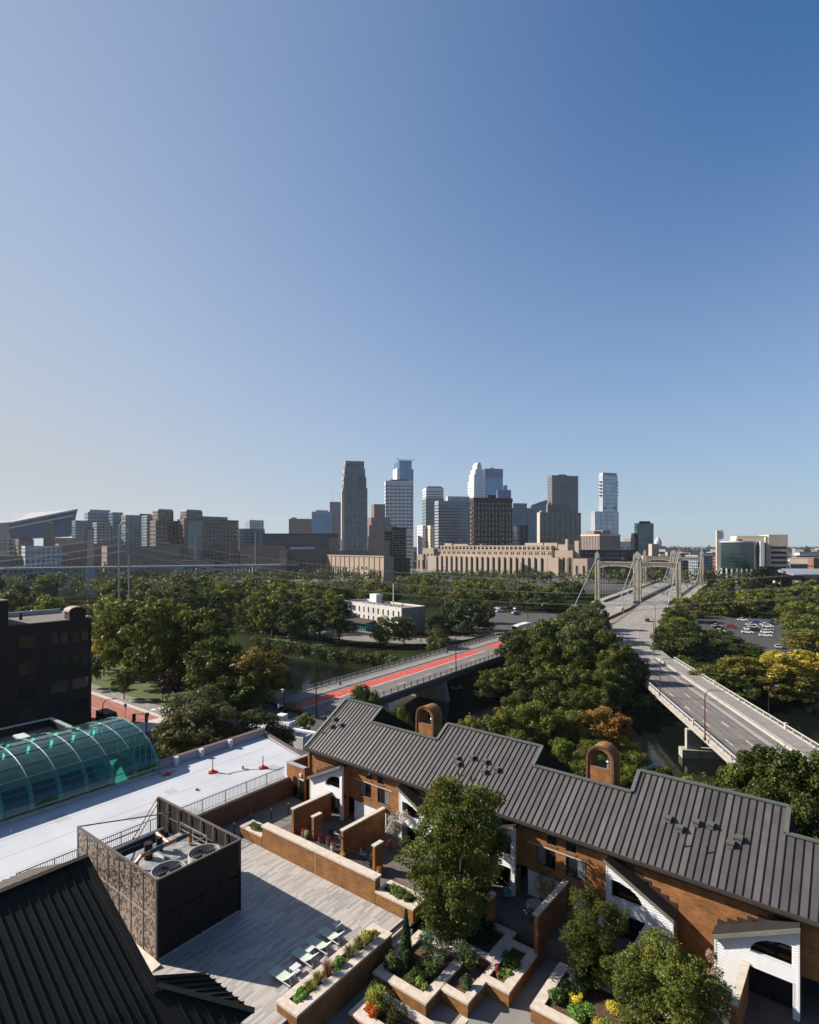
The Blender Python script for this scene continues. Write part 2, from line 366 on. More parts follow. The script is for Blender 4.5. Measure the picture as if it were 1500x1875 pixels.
# ================================================================== GROUND, RIVER, ROADS
GZ, RZ, SZ, WZ = -10.0, -8.0, -7.0, -15.0       # island / bridge roadway / street / water levels
mb = MB(); mb.poly([(-30000,-3000,WZ),(30000,-3000,WZ),(30000,1200,WZ),(-30000,1200,WZ)])
def water_mat():
    m = bpy.data.materials.new('dark river water'); m.use_nodes = True; n = m.node_tree.nodes; L = m.node_tree.links; b = n['Principled BSDF']
    b.inputs['Base Color'].default_value = (.004, .006, .005, 1); b.inputs['Roughness'].default_value = .09; b.inputs['Specular IOR Level'].default_value = .28
    tc = n.new('ShaderNodeTexCoord'); nt = n.new('ShaderNodeTexNoise'); nt.inputs['Scale'].default_value = .8; nt.inputs['Detail'].default_value = 4
    L.new(tc.outputs['Object'], nt.inputs['Vector']); bp = n.new('ShaderNodeBump'); bp.inputs['Strength'].default_value = .25; bp.inputs['Distance'].default_value = .15
    L.new(nt.outputs['Fac'], bp.inputs['Height']); L.new(bp.outputs[0], b.inputs['Normal']); return m
struct('river', mb, water_mat())

def land(name, pts, ztop, m, zbot=WZ-1.5, inset=3.0):
    """flat land with sloping banks"""
    A = sum(pts[i][0]*pts[(i+1)%len(pts)][1]-pts[(i+1)%len(pts)][0]*pts[i][1] for i in range(len(pts)))
    if A < 0: pts = pts[::-1]
    n = len(pts); out = []
    for i in range(n):
        p0, p1, p2 = Vector(pts[i-1]), Vector(pts[i]), Vector(pts[(i+1) % n])
        d = ((p1-p0).normalized() + (p2-p1).normalized()).normalized(); nrm = Vector((d.y, -d.x)); out.append(p1 + nrm*inset*1.6)
    mb = MB(); b = 0
    mb.v = [(p[0], p[1], ztop) for p in pts] + [(p.x, p.y, zbot) for p in out]
    mb.f.append(tuple(range(n))); mb.m.append(0)
    for i in range(n):
        j = (i+1) % n; mb.f.append((n+i, n+j, j, i)); mb.m.append(0)
    return struct(name, mb, m)
NEAR = [(-420,420),(-250,300),(-150,232),(-95,195),(-58,160),(-42,140),(-30,120),(-12,104),(0,98),(20,90),(45,80),(62,72),(75,66),(120,55),(300,20)]
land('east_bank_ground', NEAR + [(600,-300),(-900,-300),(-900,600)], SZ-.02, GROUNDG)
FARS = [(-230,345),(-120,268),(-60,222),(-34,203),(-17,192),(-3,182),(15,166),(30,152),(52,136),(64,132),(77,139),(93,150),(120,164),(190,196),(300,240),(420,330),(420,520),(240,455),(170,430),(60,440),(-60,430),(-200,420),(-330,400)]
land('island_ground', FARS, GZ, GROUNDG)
land('west_bank_ground', [(-12000,560),(-400,560),(-100,560),(60,565),(180,530),(260,500),(420,470),(900,430),(12000,430),(26000,30000),(-26000,30000)], GZ+.01, GROUNDC)

def strip(pl, pr, z, m, name=None, thick=0.0):
    mb = MB(); n = len(pl)
    for i in range(n-1):
        mb.poly([(*pl[i], z), (*pr[i], z), (*pr[i+1], z), (*pl[i+1], z)])
    return mb

# ---- streets on the near bank (terrace frame, runs along s)
def dpoly(s0, t0, s1, t1, z): return [tuple(FD.w(s, t, z)) for s, t in ((s0,t0),(s1,t0),(s1,t1),(s0,t1))]
g = MB(); g.poly(dpoly(-112, 30, -55, 75, SZ+.004)); struct('street_intersection', g, ASPH)
g = MB(); g.poly(dpoly(-190, 46.2, -104, 57.6, SZ+.012)); struct('brick_street', g, REDBRICKRD)
g = MB(); g.poly(dpoly(-103.9, 46.0, -97.5, 60.0, SZ+.016)); struct('concrete_crossing', g, mat('pale crossing concrete', (.52,.48,.43), .9, var=.1))
g = MB(); g.poly(dpoly(-190, 52.6, -104.2, 52.78, SZ+.02)); struct('yellow_centre_line', g, PAINTY)
g = MB()
for k in range(0, 1): pass
cb = MB(); q0, q1 = FD.w(-190, 57.7), FD.w(-100, 57.7)
cb.bar((q0.x, q0.y, SZ+.06), (q1.x, q1.y, SZ+.06), .9, .16); struct('kerb', cb, mat('kerb concrete', (.50,.45,.40), .9, var=.1))
g = MB(); g.poly(dpoly(-190, 58.3, -99, 61.6, SZ+.03)); struct('bicycle_path', g, mat('worn path asphalt', (.22,.20,.18), .9, var=.1, scale=.5))
g = MB()
for i in range(11): g.poly(dpoly(-150+i*3.6, 59.9, -149+i*3.6, 60.05, SZ+.036))
for (a, b) in ((-110.6,58.9),(-110.4,60.4),(-108.2,59.4),(-108.4,61.0),(-106.2,60.0),(-105.7,58.8)): g.poly(dpoly(a, b, a+1.2, b+.9, SZ+.036))
struct('white_path_markings', g, PAINTW)
g = MB(); g.poly(dpoly(-200, 61.7, -92, 76, SZ+.02)); struct('lawn', g, GRASS)
g = MB(); g.poly(dpoly(-96, 28, -70, 46, SZ+.01)); struct('plaza_paving', g, mat('plaza paving', (.33,.30,.27), .9, var=.2, scale=.4))

# ---- left bridge (red bus lane), axis
LB0 = Vector((-24.2, 131.7)); LD = Vector((.585, .811)).normalized(); LN = Vector((LD.y, -LD.x))     # LN points right, across the deck
FL = Fr(math.atan2(LD.y, LD.x), LB0.x, LB0.y)        # local x along the deck, local y = -across
def lbp(a, w, z=RZ): p = LB0 + LD*a + LN*w; return (p.x, p.y, z)
LW = 17.9
lb, o = lthing(FL, 'road_bridge', 'long low road bridge with a red painted bus lane crossing the dark channel', 'bridge', 0, 0, RZ)
L0, L1 = -34, 99
GIRD = mat('shade darkened girder concrete', (.10,.09,.078), .9, var=.2, scale=.5)  # shade under the deck and along its edge is put into this concrete colour
MB().box(L0, -LW-.35, RZ-.9, L1, .35, RZ-.004).obj('deck', GIRD, lb, o)
MB().box(L0, -4.5, RZ-.003, L1, .2, RZ+.14).obj('sidewalk', WALKC, lb, o)
MB().box(L0, -LW+.3, RZ-.003, L1, -4.52, RZ).obj('roadway', ROADM, lb, o)
MB().box(-14, -9.3, RZ+.001, 70, -5.5, RZ+.005).box(76, -9.3, RZ+.001, 96, -5.5, RZ+.005).obj('red_bus_lane', RED, lb, o)
MB().box(-31, -9.0, RZ+.001, -25.5, -6.0, RZ+.005).box(-24.5, -8.6, RZ+.001, -20, -6.4, RZ+.005).obj('red_bus_lane', RED, lb, o)
WEAR = mat('tyre darkened paving', (.15, .133, .12), .9, var=.2, scale=.5)
for y in (-10.9, -12.0, -14.4, -15.6): MB().box(L0, y-.28, RZ+.0005, L1, y+.28, RZ+.003).obj('tyre_track', WEAR, lb, o)
w = MB(); w.box(-14, -9.62, RZ+.001, 70, -9.42, RZ+.006)
w.obj('lane_line', PAINTW, lb, o)
dash = MB().box(0, -.07, 0, 3.2, .07, .006).mesh('lane_dash', PAINTW)
for k in range(11): link('lane_dash', dash, lb, (-30+k*12, -13.2, .002))
for y in (-1.2, -6.2, -11.8, -LW+1.2): MB().box(L0, y-.35, RZ-2.0, L1, y+.35, RZ-.9).obj('girder', GIRD, lb, o)
pier = MB().extr([(-.7,.5,WZ-1.5),(-.7,-LW-.5,WZ-1.5),(-.7,-LW+1.0,RZ-2.0),(-.7,-1.0,RZ-2.0)], (1.4,0,0), 0)
pm = pier.mesh('pier', CONC2, off=(0,0,RZ))
for a in (2, 34, 66): link('pier', pm, lb, (a, 0, 0))
pst = MB().box(-.07,-.07,0,.07,.07,1.25).mesh('post', METALD)
panel = MB()
for k in range(18): panel.box(.1+k*.135, -.012, .15, .125+k*.135, .012, 1.05)
panel.box(.07,-.025,1.05,2.55,.025,1.1).box(.07,-.025,.1,2.55,.025,.15)
panm = panel.mesh('fence_panel', METALG)
for nm, y, a0, lab in (('bridge_fence', .05, 0, 'grey picket fence along the sidewalk side of the red lane bridge'), ('bridge_fence', -LW-.05, -30, 'short posted fence along the right hand edge of the red lane bridge')):
    fo, _ = lthing(FL, nm, lab, 'fence', a0, y, RZ)
    MB().box(0, -.22, .0, L1-a0, .22, .32 if y > 0 else .45).obj('kerb_wall', CONC2, fo)
    for k in range(int((L1-a0)/2.62)):
        link('post', pst, fo, (k*2.62, 0, .3)); 
        link('fence_panel', panm, fo, (k*2.62, 0, .3))
# ---- right bridge
RBD = Vector((.1437, .9896)); RB0 = Vector((63.1, 171.3)) - RBD*140
FR = Fr(math.atan2(RBD.y, RBD.x), RB0.x, RB0.y); RW = 15.9
rb, o = lthing(FR, 'road_bridge', 'pale concrete road bridge sloping to the lower right with four lanes and white railings', 'bridge', 0, 0, RZ)
R0, R1 = 10, 141
MB().box(R0, -RW-.3, RZ-.55, R1, .3, RZ-.004).obj('deck', CONC2, rb, o)
MB().box(R0, -11.3, RZ-.003, R1, -.2, RZ).obj('roadway', ROADM, rb, o)
MB().box(R0, -RW+.1, RZ-.003, R1, -11.9, RZ+.13).obj('sidewalk', WALKC, rb, o)
MB().box(R0, -11.80, RZ-.003, R1, -11.44, RZ+.25).obj('barrier', CONC, rb, o)
MB().box(R0, -9.15, RZ+.001, R1, -9.03, RZ+.006).box(R0, -9.65, RZ+.001, R1, -9.55, RZ+.006).obj('lane_line', PAINTW, rb, o)
for y in (-.9, -2.1, -3.9, -5.2, -7.2, -8.4): MB().box(R0, y-.3, RZ+.0005, R1, y+.3, RZ+.003).obj('tyre_track', WEAR, rb, o)
for x_, y_, l_, w_ in ((40,-5,7,2.4),(63,-8,5,2),(88,-2,9,2.2),(104,-6.5,6,2.6),(122,-3.5,8,2.2)): MB().box(x_, y_-w_/2, RZ+.0035, x_+l_, y_+w_/2, RZ+.006).obj('road_patch', mat('asphalt patch', (.13,.12,.11), .9, var=.15), rb, o)
for k in range(12):
    for y in (-2.9, -6.3): link('lane_dash', dash, rb, (R0+2+k*10.5, y, .002))
for k in range(4): MB().box(R0+30+k*27, -11.3, RZ+.001, R0+30.25+k*27, -.2, RZ+.004).obj('expansion_joint', ASPH, rb, o)
for y in (-.8, -4.6, -8.4, -12.2, -RW+.6): MB().box(R0, y-.3, RZ-1.6, R1, y+.3, RZ-.55).obj('girder', CONC2, rb, o)
for a in (78, 118):
    p = MB(); p.extr([(a-.6,.3,RZ-1.6),(a-.6,.3,WZ+1.6),(a-.6,-2.2,WZ+1.6),(a-.6,-3.1,RZ-1.6)], (1.2,0,0))
    p.extr([(a-.6,-RW-.3,RZ-1.6),(a-.6,-RW+2.6,RZ-1.6),(a-.6,-RW+2.0,WZ+1.6),(a-.6,-RW-.3,WZ+1.6)], (1.2,0,0))
    p.obj('pier', CONC2, rb, o)
    MB().box(a-1.1, -RW-1.2, WZ-1, a+1.1, 1.3, WZ+1.6).obj('footing', CONC2, rb, o)
pst2 = MB().box(-.11,-.1,0,.11,.1,1.0).mesh('post', CONC)
big = MB().box(-.3,-.2,0,.3,.2,1.25).mesh('end_post', CONC)
rl = MB().box(.11,-.06,.84,2.69,.06,.96).box(.11,-.05,.12,2.69,.05,.2)
for k in range(6): rl.box(.45+k*.38, -.02, .2, .49+k*.38, .02, .84)
rlm = rl.mesh('rail_panel', mat('off white painted rail', (.58,.55,.50), .6, var=.08))
for y, lab in ((.1, 'off white railing along the river side edge of the right bridge'), (-RW-.05, 'off white railing along the sidewalk edge of the right bridge'), (-11.6, 'low off white railing on the barrier between lanes and sidewalk of the right bridge')):
    fo, _ = lthing(FR, 'bridge_railing', lab, 'railing', R0, y, RZ)
    zb = .25 if y == -11.6 else .15
    if y != -11.6: MB().box(0, -.2, -.1, R1-R0, .2, .15).obj('kerb', CONC, fo)
    for k in range(int((R1-R0)/2.8)):
        pp = link('end_post' if (k % 12 == 11 and y != -11.6) else 'post', big if (k % 12 == 11 and y != -11.6) else pst2, fo, (k*2.8, 0, zb)); 
        if y == -11.6: pp.scale = (.7,.7,.45)
        rr = link('rail_panel', rlm, fo, (k*2.8, 0, zb))
        if y == -11.6: rr.scale = (1.04,.8,.45)
# ---- roads over the island up to and across the suspension bridge
def road(name, L, R, m=ROADC, z=RZ+.03, emb=True):
    mb = MB(); n = len(L)
    for i in range(n-1):
        mb.poly([(*L[i], z), (*R[i], z), (*R[i+1], z), (*L[i+1], z)], 0)
        for a, b in ((L[i], L[i+1]), (R[i+1], R[i])): mb.poly([(*a, z), (*b, z), (*b, z-2.6), (*a, z-2.6)], 1)
    return struct(name, mb, [m, GROUNDG if emb else CONC2])
RL = [(62.9,169),(65,180),(71,200),(86,240),(106,276),(137,330)]
RR = [(79.2,170),(82,183),(87,200),(98,226),(131,284),(151,318)]
road('island_road_east', RL, RR)
TD = Vector((.517, .856)).normalized(); TC = Vector((TD.y, -TD.x))
T1, T2, T3 = Vector((120.6,360.2)), Vector((137.5,340.5)), Vector((154.8,324.2))
SPAN = 186.
LLf = [(30,208),(40,226),(58,250),(84,285),(104,320),(121,353)]
LRt = [(46,198),(57,216),(76,241),(92,262),(118,303),(134,332)]
road('island_road_west', LLf, LRt)
g = MB(); 
def along(a, t, z=RZ): q = T2 + TD*a + TC*t; return (q.x, q.y, z)
g.poly([along(-9,-21,RZ-.6), along(-9,21,RZ-.6), along(560,21,RZ-.6), along(560,-21,RZ-.6)])
# lane markings
g = MB()
for Lx, Rx in ((RL, RR), (LLf, LRt)):
    for fr_ in (.33, .62):
        for i in range(len(Lx)-1):
            a = Vector(Lx[i]).lerp(Vector(Rx[i]), fr_); b = Vector(Lx[i+1]).lerp(Vector(Rx[i+1]), fr_); d = (b-a).normalized(); nn = Vector((-d.y, d.x))*.09
            k = 0.
            while k < (b-a).length-3:
                p, q = a+d*k, a+d*(k+3); g.poly([(*(p-nn),RZ+.036),(*(p+nn),RZ+.036),(*(q+nn),RZ+.036),(*(q-nn),RZ+.036)]); k += 9
struct('white_lane_markings', g, PAINTW)
g = MB(); g.poly([(58,196,GZ+1.8),(72,206,RZ-.1),(86,240,RZ-.1),(104,275,RZ-.1),(100,272,RZ-.2),(84,248,RZ-.4)]); struct('grass_verge', g, GRASS)
g = MB(); g.poly([(99,228,RZ-.05),(122,250,GZ+.8),(135,275,GZ+.8),(132,284,RZ-.05)]); struct('grass_bank', g, GRASS)
rw = MB()
for i in range(3):
    a, b = Vector([(76.6,241.5),(92.6,262.5),(118.6,303.5),(134.5,332)][i]), Vector([(92.6,262.5),(118.6,303.5),(134.5,332),(134.5,332)][i])
    rw.bar((a.x,a.y,RZ+.4), (b.x,b.y,RZ+.4), .5, 1.0)
rw.obj('retaining_wall', mat('dark stained concrete', (.10,.09,.08), .9), label='dark low wall curving between the two roadways before the suspension bridge', cat='wall')
g = MB(); g.poly([(78,240,RZ+.05),(93,262,RZ+.05),(119,303,RZ+.05),(133,330,RZ+.05),(136.5,329,RZ+.05),(105.5,276,RZ+.05),(91,250,RZ+.05)]); struct('median_paving', g, mat('reddish median paving', (.26,.19,.15), .9, var=.15))

# ---- suspension bridge
TANST = mat('tan painted tower steel', (.40, .345, .27), .6, var=.14, scale=.5)
VERD = mat('pale verdigris steel', (.32, .34, .30), .5, var=.12, scale=.5)
FT = Fr(math.atan2(TD.y, TD.x), T2.x, T2.y)
sb, o = lthing(FT, 'suspension_bridge', 'twin deck suspension bridge with tan towers and pale green cables', 'bridge', 0, 0, RZ)
MB().box(-10, -25, -1.6, 560, 25, -.1).obj('deck', CONC2, sb)
MB().box(-9, .9, -.1, 560, 17.5, 0.0).obj('roadway', ROADC, sb)
MB().box(-9, -17.5, -.1, 560, -.9, 0.0).obj('roadway', ROADC, sb)
for y in (-17.6, 17.6, -.75, .75): MB().box(-9, y-.15, 0, 560, y+.15, 1.15).obj('parapet', mat('dark green railing', (.07,.085,.075), .6), sb)
for y in (9.2, -9.2): MB().box(-8, y-.1, .003, 300, y+.1, .008).box(-8, y-3.5, .003, 300, y-3.4, .008).obj('lane_line', PAINTW, sb)
TH = 29.5
def tower(ax, y, double):
    t = MB(); ys = (-.95, .95) if not double else (-1.9, -.4, .5, 1.9)
    for k in ys:
        t.extr([(ax-.9, y+k-.42, -.3),(ax+.9, y+k-.42, -.3),(ax+.62, y+k-.42, TH-2.6),(ax-.62, y+k-.42, TH-2.6)], (0,.84,0))
    t.box(ax-.5, y+min(ys), 0.2, ax+.5, y+max(ys), TH-3, 0)
    tw = t.obj('tower', TANST, sb)
    h = MB(); yy = 1.25 if not double else 2.2
    prof = [(-yy,TH-3.4),(yy,TH-3.4),(yy*1.05,TH-1.6),(yy*.95,TH-.5),(yy*.6,TH+.35),(0,TH+.7),(-yy*.6,TH+.35),(-yy*.95,TH-.5),(-yy*1.05,TH-1.6)]
    h.extr([(ax-.95, y+a, b) for a, b in prof], (1.9,0,0)); h.obj('saddle', VERD, tw)
    MB().tube([(ax,y,TH+.5),(ax,y,TH+.9),(ax,y,TH+1.3)], [.5,.35,.15], 8).obj('finial', VERD, tw)
    return tw
def girder(ax, ya, yb):
    """arched cross beam: top chord, bottom chord and upright plates"""
    b = MB(); n = 16
    zt = TH-5.2
    def zb(k): u = k/n; return zt-2.6-1.5*(2*abs(u-.5))**2.2
    for k in range(n):
        y0, y1 = ya+(yb-ya)*k/n, ya+(yb-ya)*(k+1)/n
        b.extr([(ax-.5,y0,zb(k)),(ax-.5,y1,zb(k+1)),(ax-.5,y1,zb(k+1)+.6),(ax-.5,y0,zb(k)+.6)], (1.0,0,0))
        b.box(ax-.42, y0-.24, zb(k)+.3, ax+.42, y0+.24, zt-.3)
    b.box(ax-.6, ya, zt-.45, ax+.6, yb, zt+.2)
    b.box(ax-.05, ya, zt-2.9, ax+.05, yb, zt-.4)
    b.obj('cross_beam', TANST, sb)
YT = [23.5, 0.0, -22.5]
for ax in (0, SPAN):
    for y, dbl in zip(YT, (False, True, False)): tower(ax, y, dbl)
    girder(ax, 2.0, 22.4); girder(ax, -21.4, -2.0)
def cable(y, r=.24):
    pts = [(-54, y, 1.0)] + [(-54+54*k/6, y, 1.0+(TH-3)*k/6) for k in range(1, 7)]
    MB().tube(pts, r, 6).obj('backstay', VERD, sb)
    pts = []
    for k in range(25): a = k/24; pts.append((SPAN*a, y, (TH-2.4) - (TH-5.5)*4*a*(1-a)))
    MB().tube(pts, r, 6).obj('main_cable', VERD, sb)
    hg = MB()
    for k in range(1, 24):
        p = pts[k]; hg.bar((p[0], p[1], 0), p, .14)
    hg.obj('hangers', VERD, sb)['kind'] = 'stuff'
    MB().tube([(SPAN,y,TH-2.4),(SPAN+54,y,1)], r, 6).obj('backstay', VERD, sb)
for y in (23.5, 22.6, 1.3, -1.3, -21.6, -22.5): cable(y) if y not in (22.6, -21.6) else None
for y in YT:
    MB().extr([(-57,y-1.6,-.5),(-50,y-1.6,-.5),(-50.5,y-1.6,1.0),(-53,y-1.6,2.0),(-56.5,y-1.6,2.0)], (0,3.2,0)).obj('anchor_block', CONC, sb)
# ================================================================== TERRACE
mb = MB()
mb.box(-45.2, 5, -.30, -24.1, 31.1, -.03); mb.box(-45.2, 31.1, -.30, -23.5, 42, -.03)
o = mb.obj('terrace_base', WALKC, kind='structure'); o.rotation_euler = (0,0,AD); o['label'] = 'terrace slab'
# planks
rnd = random.Random(3); pb = MB(); var = []
s = -45.1
while s < -24.15:
    t = 5 + rnd.random()*1.2
    while t < 31.0:
        t1 = min(t+1.2, 31.05)
        if t1-t > .1:
            z = rnd.random()*.004; pb.box(s+.004, t+.004, -.03, s+.196, t1-.004, z, bottom=False); var += [rnd.random()*.75+.05]*5
        t = t1
    s += .2
me = pb.mesh('terrace_planks', PLANK); at = me.attributes.new('var', 'FLOAT', 'FACE'); at.data.foreach_set('value', var)
o = link('terrace_planks', me, kind='stuff', label='whitish wood look plank tiles paving the roof terrace', cat='paving'); o.rotation_euler = (0,0,AD)
# upper walk (concrete pavers) and steps
g = MB(); g.box(-45.2, 31.15, -.029, -23.6, 33.0, .005); g.box(-45.2, 33.0, -.029, -40.6, 40, .003)
o = g.obj('upper_walk', WALKC, kind='structure'); o.rotation_euler = (0,0,AD)
g = MB()
for k in range(3): g.box(-45.2+k*0, 33.4+k*1.3, .004, -40.7, 33.46+k*1.3, .012)
o = g.obj('walk_joint_strips', TRIMB, kind='structure'); o.rotation_euler = (0,0,AD)
# lower court
g = MB(); g.box(-24.1, 5, -1.6, 12, 35.3, -1.3); o = g.obj('lower_court', WALKC, kind='structure'); o.rotation_euler = (0,0,AD)
g = MB(); g.box(-24.1, 29.0, -1.3, -23.75, 31.1, -.17).box(-23.75, 29.0, -1.3, -23.35, 31.1, -.42).box(-23.35, 29.0, -1.3, -22.95, 31.1, -.72).box(-22.95, 29, -1.3, -22.55, 31.1, -1.0)
o = g.obj('stone_steps', mat('step stone', (.50,.46,.42), .8, var=.1), kind='structure'); o.rotation_euler = (0,0,AD)
g = MB(); g.box(-23.5, 35.3, -1.6, 12, 42, 0.0).box(-40.5, 33.02, .004, -23.52, 42, .012); o = g.obj('patio_slab', mat('shade darkened patio pavers', (.13,.11,.10), .9, var=.2, scale=2.), kind='structure'); o.rotation_euler = (0,0,AD)  # shade of the patio walls is put into the paver colour

# long brick retaining wall along the terrace
t, o = lthing(FD, 'garden_wall', 'long orange brick wall with wide cream coping between terrace and patios', 'wall', -39.6, 31.1)
MB().box(-39.6, 31.1, -.02, -26.75, 31.65, 1.72).obj('brickwork', BRICKW, t, o)
for k in range(8):
    a = -39.68+k*1.623; MB().box(a+.004, 31.03, 1.72, a+1.619, 31.76, 1.88+.0*k).obj('coping', CAP, t, o)
MB().box(-33.02, 31.085, 0, -32.98, 31.1, 1.72).obj('joint', CAP, t, o)
def planter(lab, outline, inner, zc, zb, soil, cap_h=.14, mat_b=None, fr=FD, opens=()):
    """walls follow a closed outline; inner = offset outline; coping pieces on top; soil inside"""
    x0, y0 = outline[0]
    t, o = lthing(fr, 'brick_planter', lab, 'planter', x0, y0, zb)
    n = len(outline)
    for i in range(n):
        if i in opens: continue
        a, b, c, d = outline[i], outline[(i+1) % n], inner[(i+1) % n], inner[i]
        cen = Vector((sum(p[0] for p in outline)/n, sum(p[1] for p in outline)/n))
        w = MB(); w.prism([a, b, c, d], zb, zc-cap_h); w.obj('brickwork', mat_b or BRICKW, t, o)
        ex = []
        for p, q in ((a, d), (b, c)):
            v = (Vector(p)-Vector(q)).normalized()*.05
            ex.append((Vector(p)+v, Vector(q)-v))
        MB().prism([tuple(ex[0][0]), tuple(ex[1][0]), tuple(ex[1][1]), tuple(ex[0][1])], zc-cap_h, zc).obj('coping', CAP, t, o)
    cx = sum(p[0] for p in inner)/len(inner); cy = sum(p[1] for p in inner)/len(inner)
    q = MB(); q.prism([(p[0], p[1]) for p in inner], zb+.1, soil); q.obj('soil', SOIL, t, o)
    return t
def rect(x0, y0, x1, y1): return [(x0,y0),(x1,y0),(x1,y1),(x0,y1)]
planter('low brick planter with ivy at the far left end of the long garden wall', rect(-42.7,31.12,-39.72,32.5), rect(-42.3,31.5,-39.9,32.15), .92, 0, .75)
planter('low brick planter stepping down at the near end of the long garden wall', rect(-26.7,31.08,-23.3,32.75), rect(-26.5,31.5,-23.75,32.35), 1.0, -.02, .78)
planter('long brick planter of ornamental grasses beside the sun loungers', rect(-24.95,20.6,-23.3,28.75), rect(-24.55,21.05,-23.8,28.3), .62, -1.3, .45)
# the stepped maze of planters in the lower court
planter('large U shaped brick planter holding the columnar evergreen', [(-22.95,26.5),(-18.95,26.5),(-18.95,31.3),(-22.95,31.3)], [(-22.4,27.05),(-19.5,27.05),(-19.5,30.8),(-22.4,30.8)], -.4, -1.3, -.6)
planter('front brick planter with yellow and orange flowers at the bottom of the stepped group', [(-22.05,23.4),(-17.8,23.4),(-17.8,25.7),(-22.05,25.7)], [(-21.6,23.95),(-18.3,23.95),(-18.3,25.3),(-21.6,25.3)], -.4, -1.3, -.6)
planter('narrow brick planter between the large U planter and the zigzag wall', rect(-18.93,28.0,-17.05,30.08), rect(-18.92,28.45,-17.5,30.06), -.42, -1.3, -.65, opens=(2,3))
planter('brick planter in the shade under the big tree behind the zigzag wall', [(-20.5,31.7),(-17.5,31.7),(-17.5,35.1),(-20.5,35.1)], [(-20.1,32.15),(-18.0,32.15),(-18.0,34.6),(-20.1,34.6)], -.38, -1.3, -.6)
planter('L shaped brick planter with a sharp front corner beside the sloping walk', [(-17.45,30.1),(-15.5,30.1),(-15.5,34.3),(-17.45,34.3)], [(-17.1,30.55),(-16.05,30.55),(-16.05,33.85),(-17.1,33.85)], -.4, -1.3, -.62)
planter('wide brick planter with the small tree and yellow flowers at the lower right', [(-14.05,30.0),(-4,30.0),(-4,34.3),(-14.05,34.3)], [(-13.5,30.55),(-4.5,30.55),(-4.5,33.9),(-13.5,33.9)], -.4, -1.3, -.58)
t, o = lthing(FD, 'garden_wall', 'low cream capped brick wall zigzagging at the bottom edge beside the dark court', 'wall', -16.9, 24.5, -1.3)
MB().box(-17.1, 23.2, -1.3, -16.75, 27.5, -1.0).obj('brickwork', BRICKW, t, o); MB().box(-17.15, 23.15, -1.0, -16.7, 27.55, -.88).obj('coping', CAP, t, o)

# bollard lights
bolm = None
for i, (u, v, lab) in enumerate(((458.7,1511,'short dark bollard light behind the ivy planter'),(429,1527,'short dark bollard light nearest the screened plant enclosure'),(497,1500,'short dark bollard light in the middle of the shaded walk'),(528,1489,'short dark bollard light farthest along the shaded walk'))):
    p = P(u, v, 0.0); t = thing('bollard_light', lab, 'bollard', p, 0, 'bollard lights along the shaded walk')
    if bolm is None:
        bolm = [MB().tube([(0,0,0),(0,0,.85)], .045, 10).mesh('post', METALD), MB().tube([(0,0,.85),(0,0,1.0)], .06, 10).mesh('lamp_head', METALG), MB().tube([(0,0,0),(0,0,.03)], .1, 10).mesh('base', METALD)]
    for m_ in bolm: link(m_.name.split('.')[0], m_, t)

# ---- loungers and tables
def lounger():
    t = thing('sun_lounger', 'x', 'sun lounger')
    fr = MB()
    for y in (-.32, .32):
        fr.box(0, y-.025, .27, 1.28, y+.025, .33); 
    fr.box(0, -.345, .27, .05, .345, .33); fr.box(1.25, -.30, .27, 1.29, .30, .33); fr.obj('frame', WHITEP, t)
    for x in (.12, 1.75):
        for y in (-.31, .31): MB().bar((x, y, 0), (x, y, .3), .045).obj('leg', WHITEP, t)
    MB().box(1.28, -.34, .27, 1.95, -.30, .31).box(1.28, .30, .27, 1.95, .34, .31).obj('rear_rail', WHITEP, t)
    seat = MB()
    for k in range(8): x = .04+k*.153; seat.extr([(x,-.29,.335-.012*math.sin(math.pi*k/8)),(x+.153,-.29,.335-.012*math.sin(math.pi*(k+1)/8)),(x+.153,.29,.335-.012*math.sin(math.pi*(k+1)/8)),(x,.29,.335-.012*math.sin(math.pi*k/8))], (0,0,-.015))
    seat.obj('seat_sling', SAGE, t)
    a = math.radians(38); bx, bz = 1.27, .33; ex, ez = bx+.72*math.cos(a), bz+.72*math.sin(a)
    bk = MB(); bk.extr([(bx,-.29,bz),(ex,-.29,ez),(ex,.29,ez),(bx,.29,bz)], (0,0,-.018)); bk.obj('back_sling', SAGE, t)
    bf = MB()
    for y in (-.31,.31): bf.bar((bx,y,bz),(ex,y,ez),.045)
    bf.bar((ex,-.33,ez),(ex,.33,ez),.045); bf.bar((bx+.45,-.2,bz+.3),(bx+.6,-.2,.29),.03).bar((bx+.45,.2,bz+.3),(bx+.6,.2,.29),.03); bf.obj('back_frame', WHITEP, t)
    return t
L0_ = lounger(); L0_['group'] = 'sun loungers on the terrace'
for i, (s_, t_, r_, lab) in enumerate(((-27.38,22.28,.02,'sage green sun lounger nearest the bottom edge, in full sun'),(-27.5,24.17,-.01,'sage green sun lounger second from the bottom edge of the row'),(-27.55,25.42,.03,'sage green sun lounger third from the bottom edge, beside a white side table'),(-27.58,26.55,0,'sage green sun lounger farthest up the row, half in the enclosure shadow'))):
    w = FD.w(s_, t_); 
    if i == 0: L0_.location = w; L0_.rotation_euler = (0,0,AD+r_); L0_['label'] = lab
    else: dup(L0_, w, AD+r_, lab)
T0_ = thing('side_table', 'x', 'side table', group='white side tables by the loungers')
MB().box(-.22,-.3,.40,.22,.3,.43).obj('table_top', WHITEP, T0_)
for x in (-.19,.19):
    for y in (-.27,.27): MB().bar((x,y,0),(x,y,.4),.035).obj('leg', WHITEP, T0_)
MB().box(-.2,-.28,.1,.2,.28,.12).obj('shelf', WHITEP, T0_)
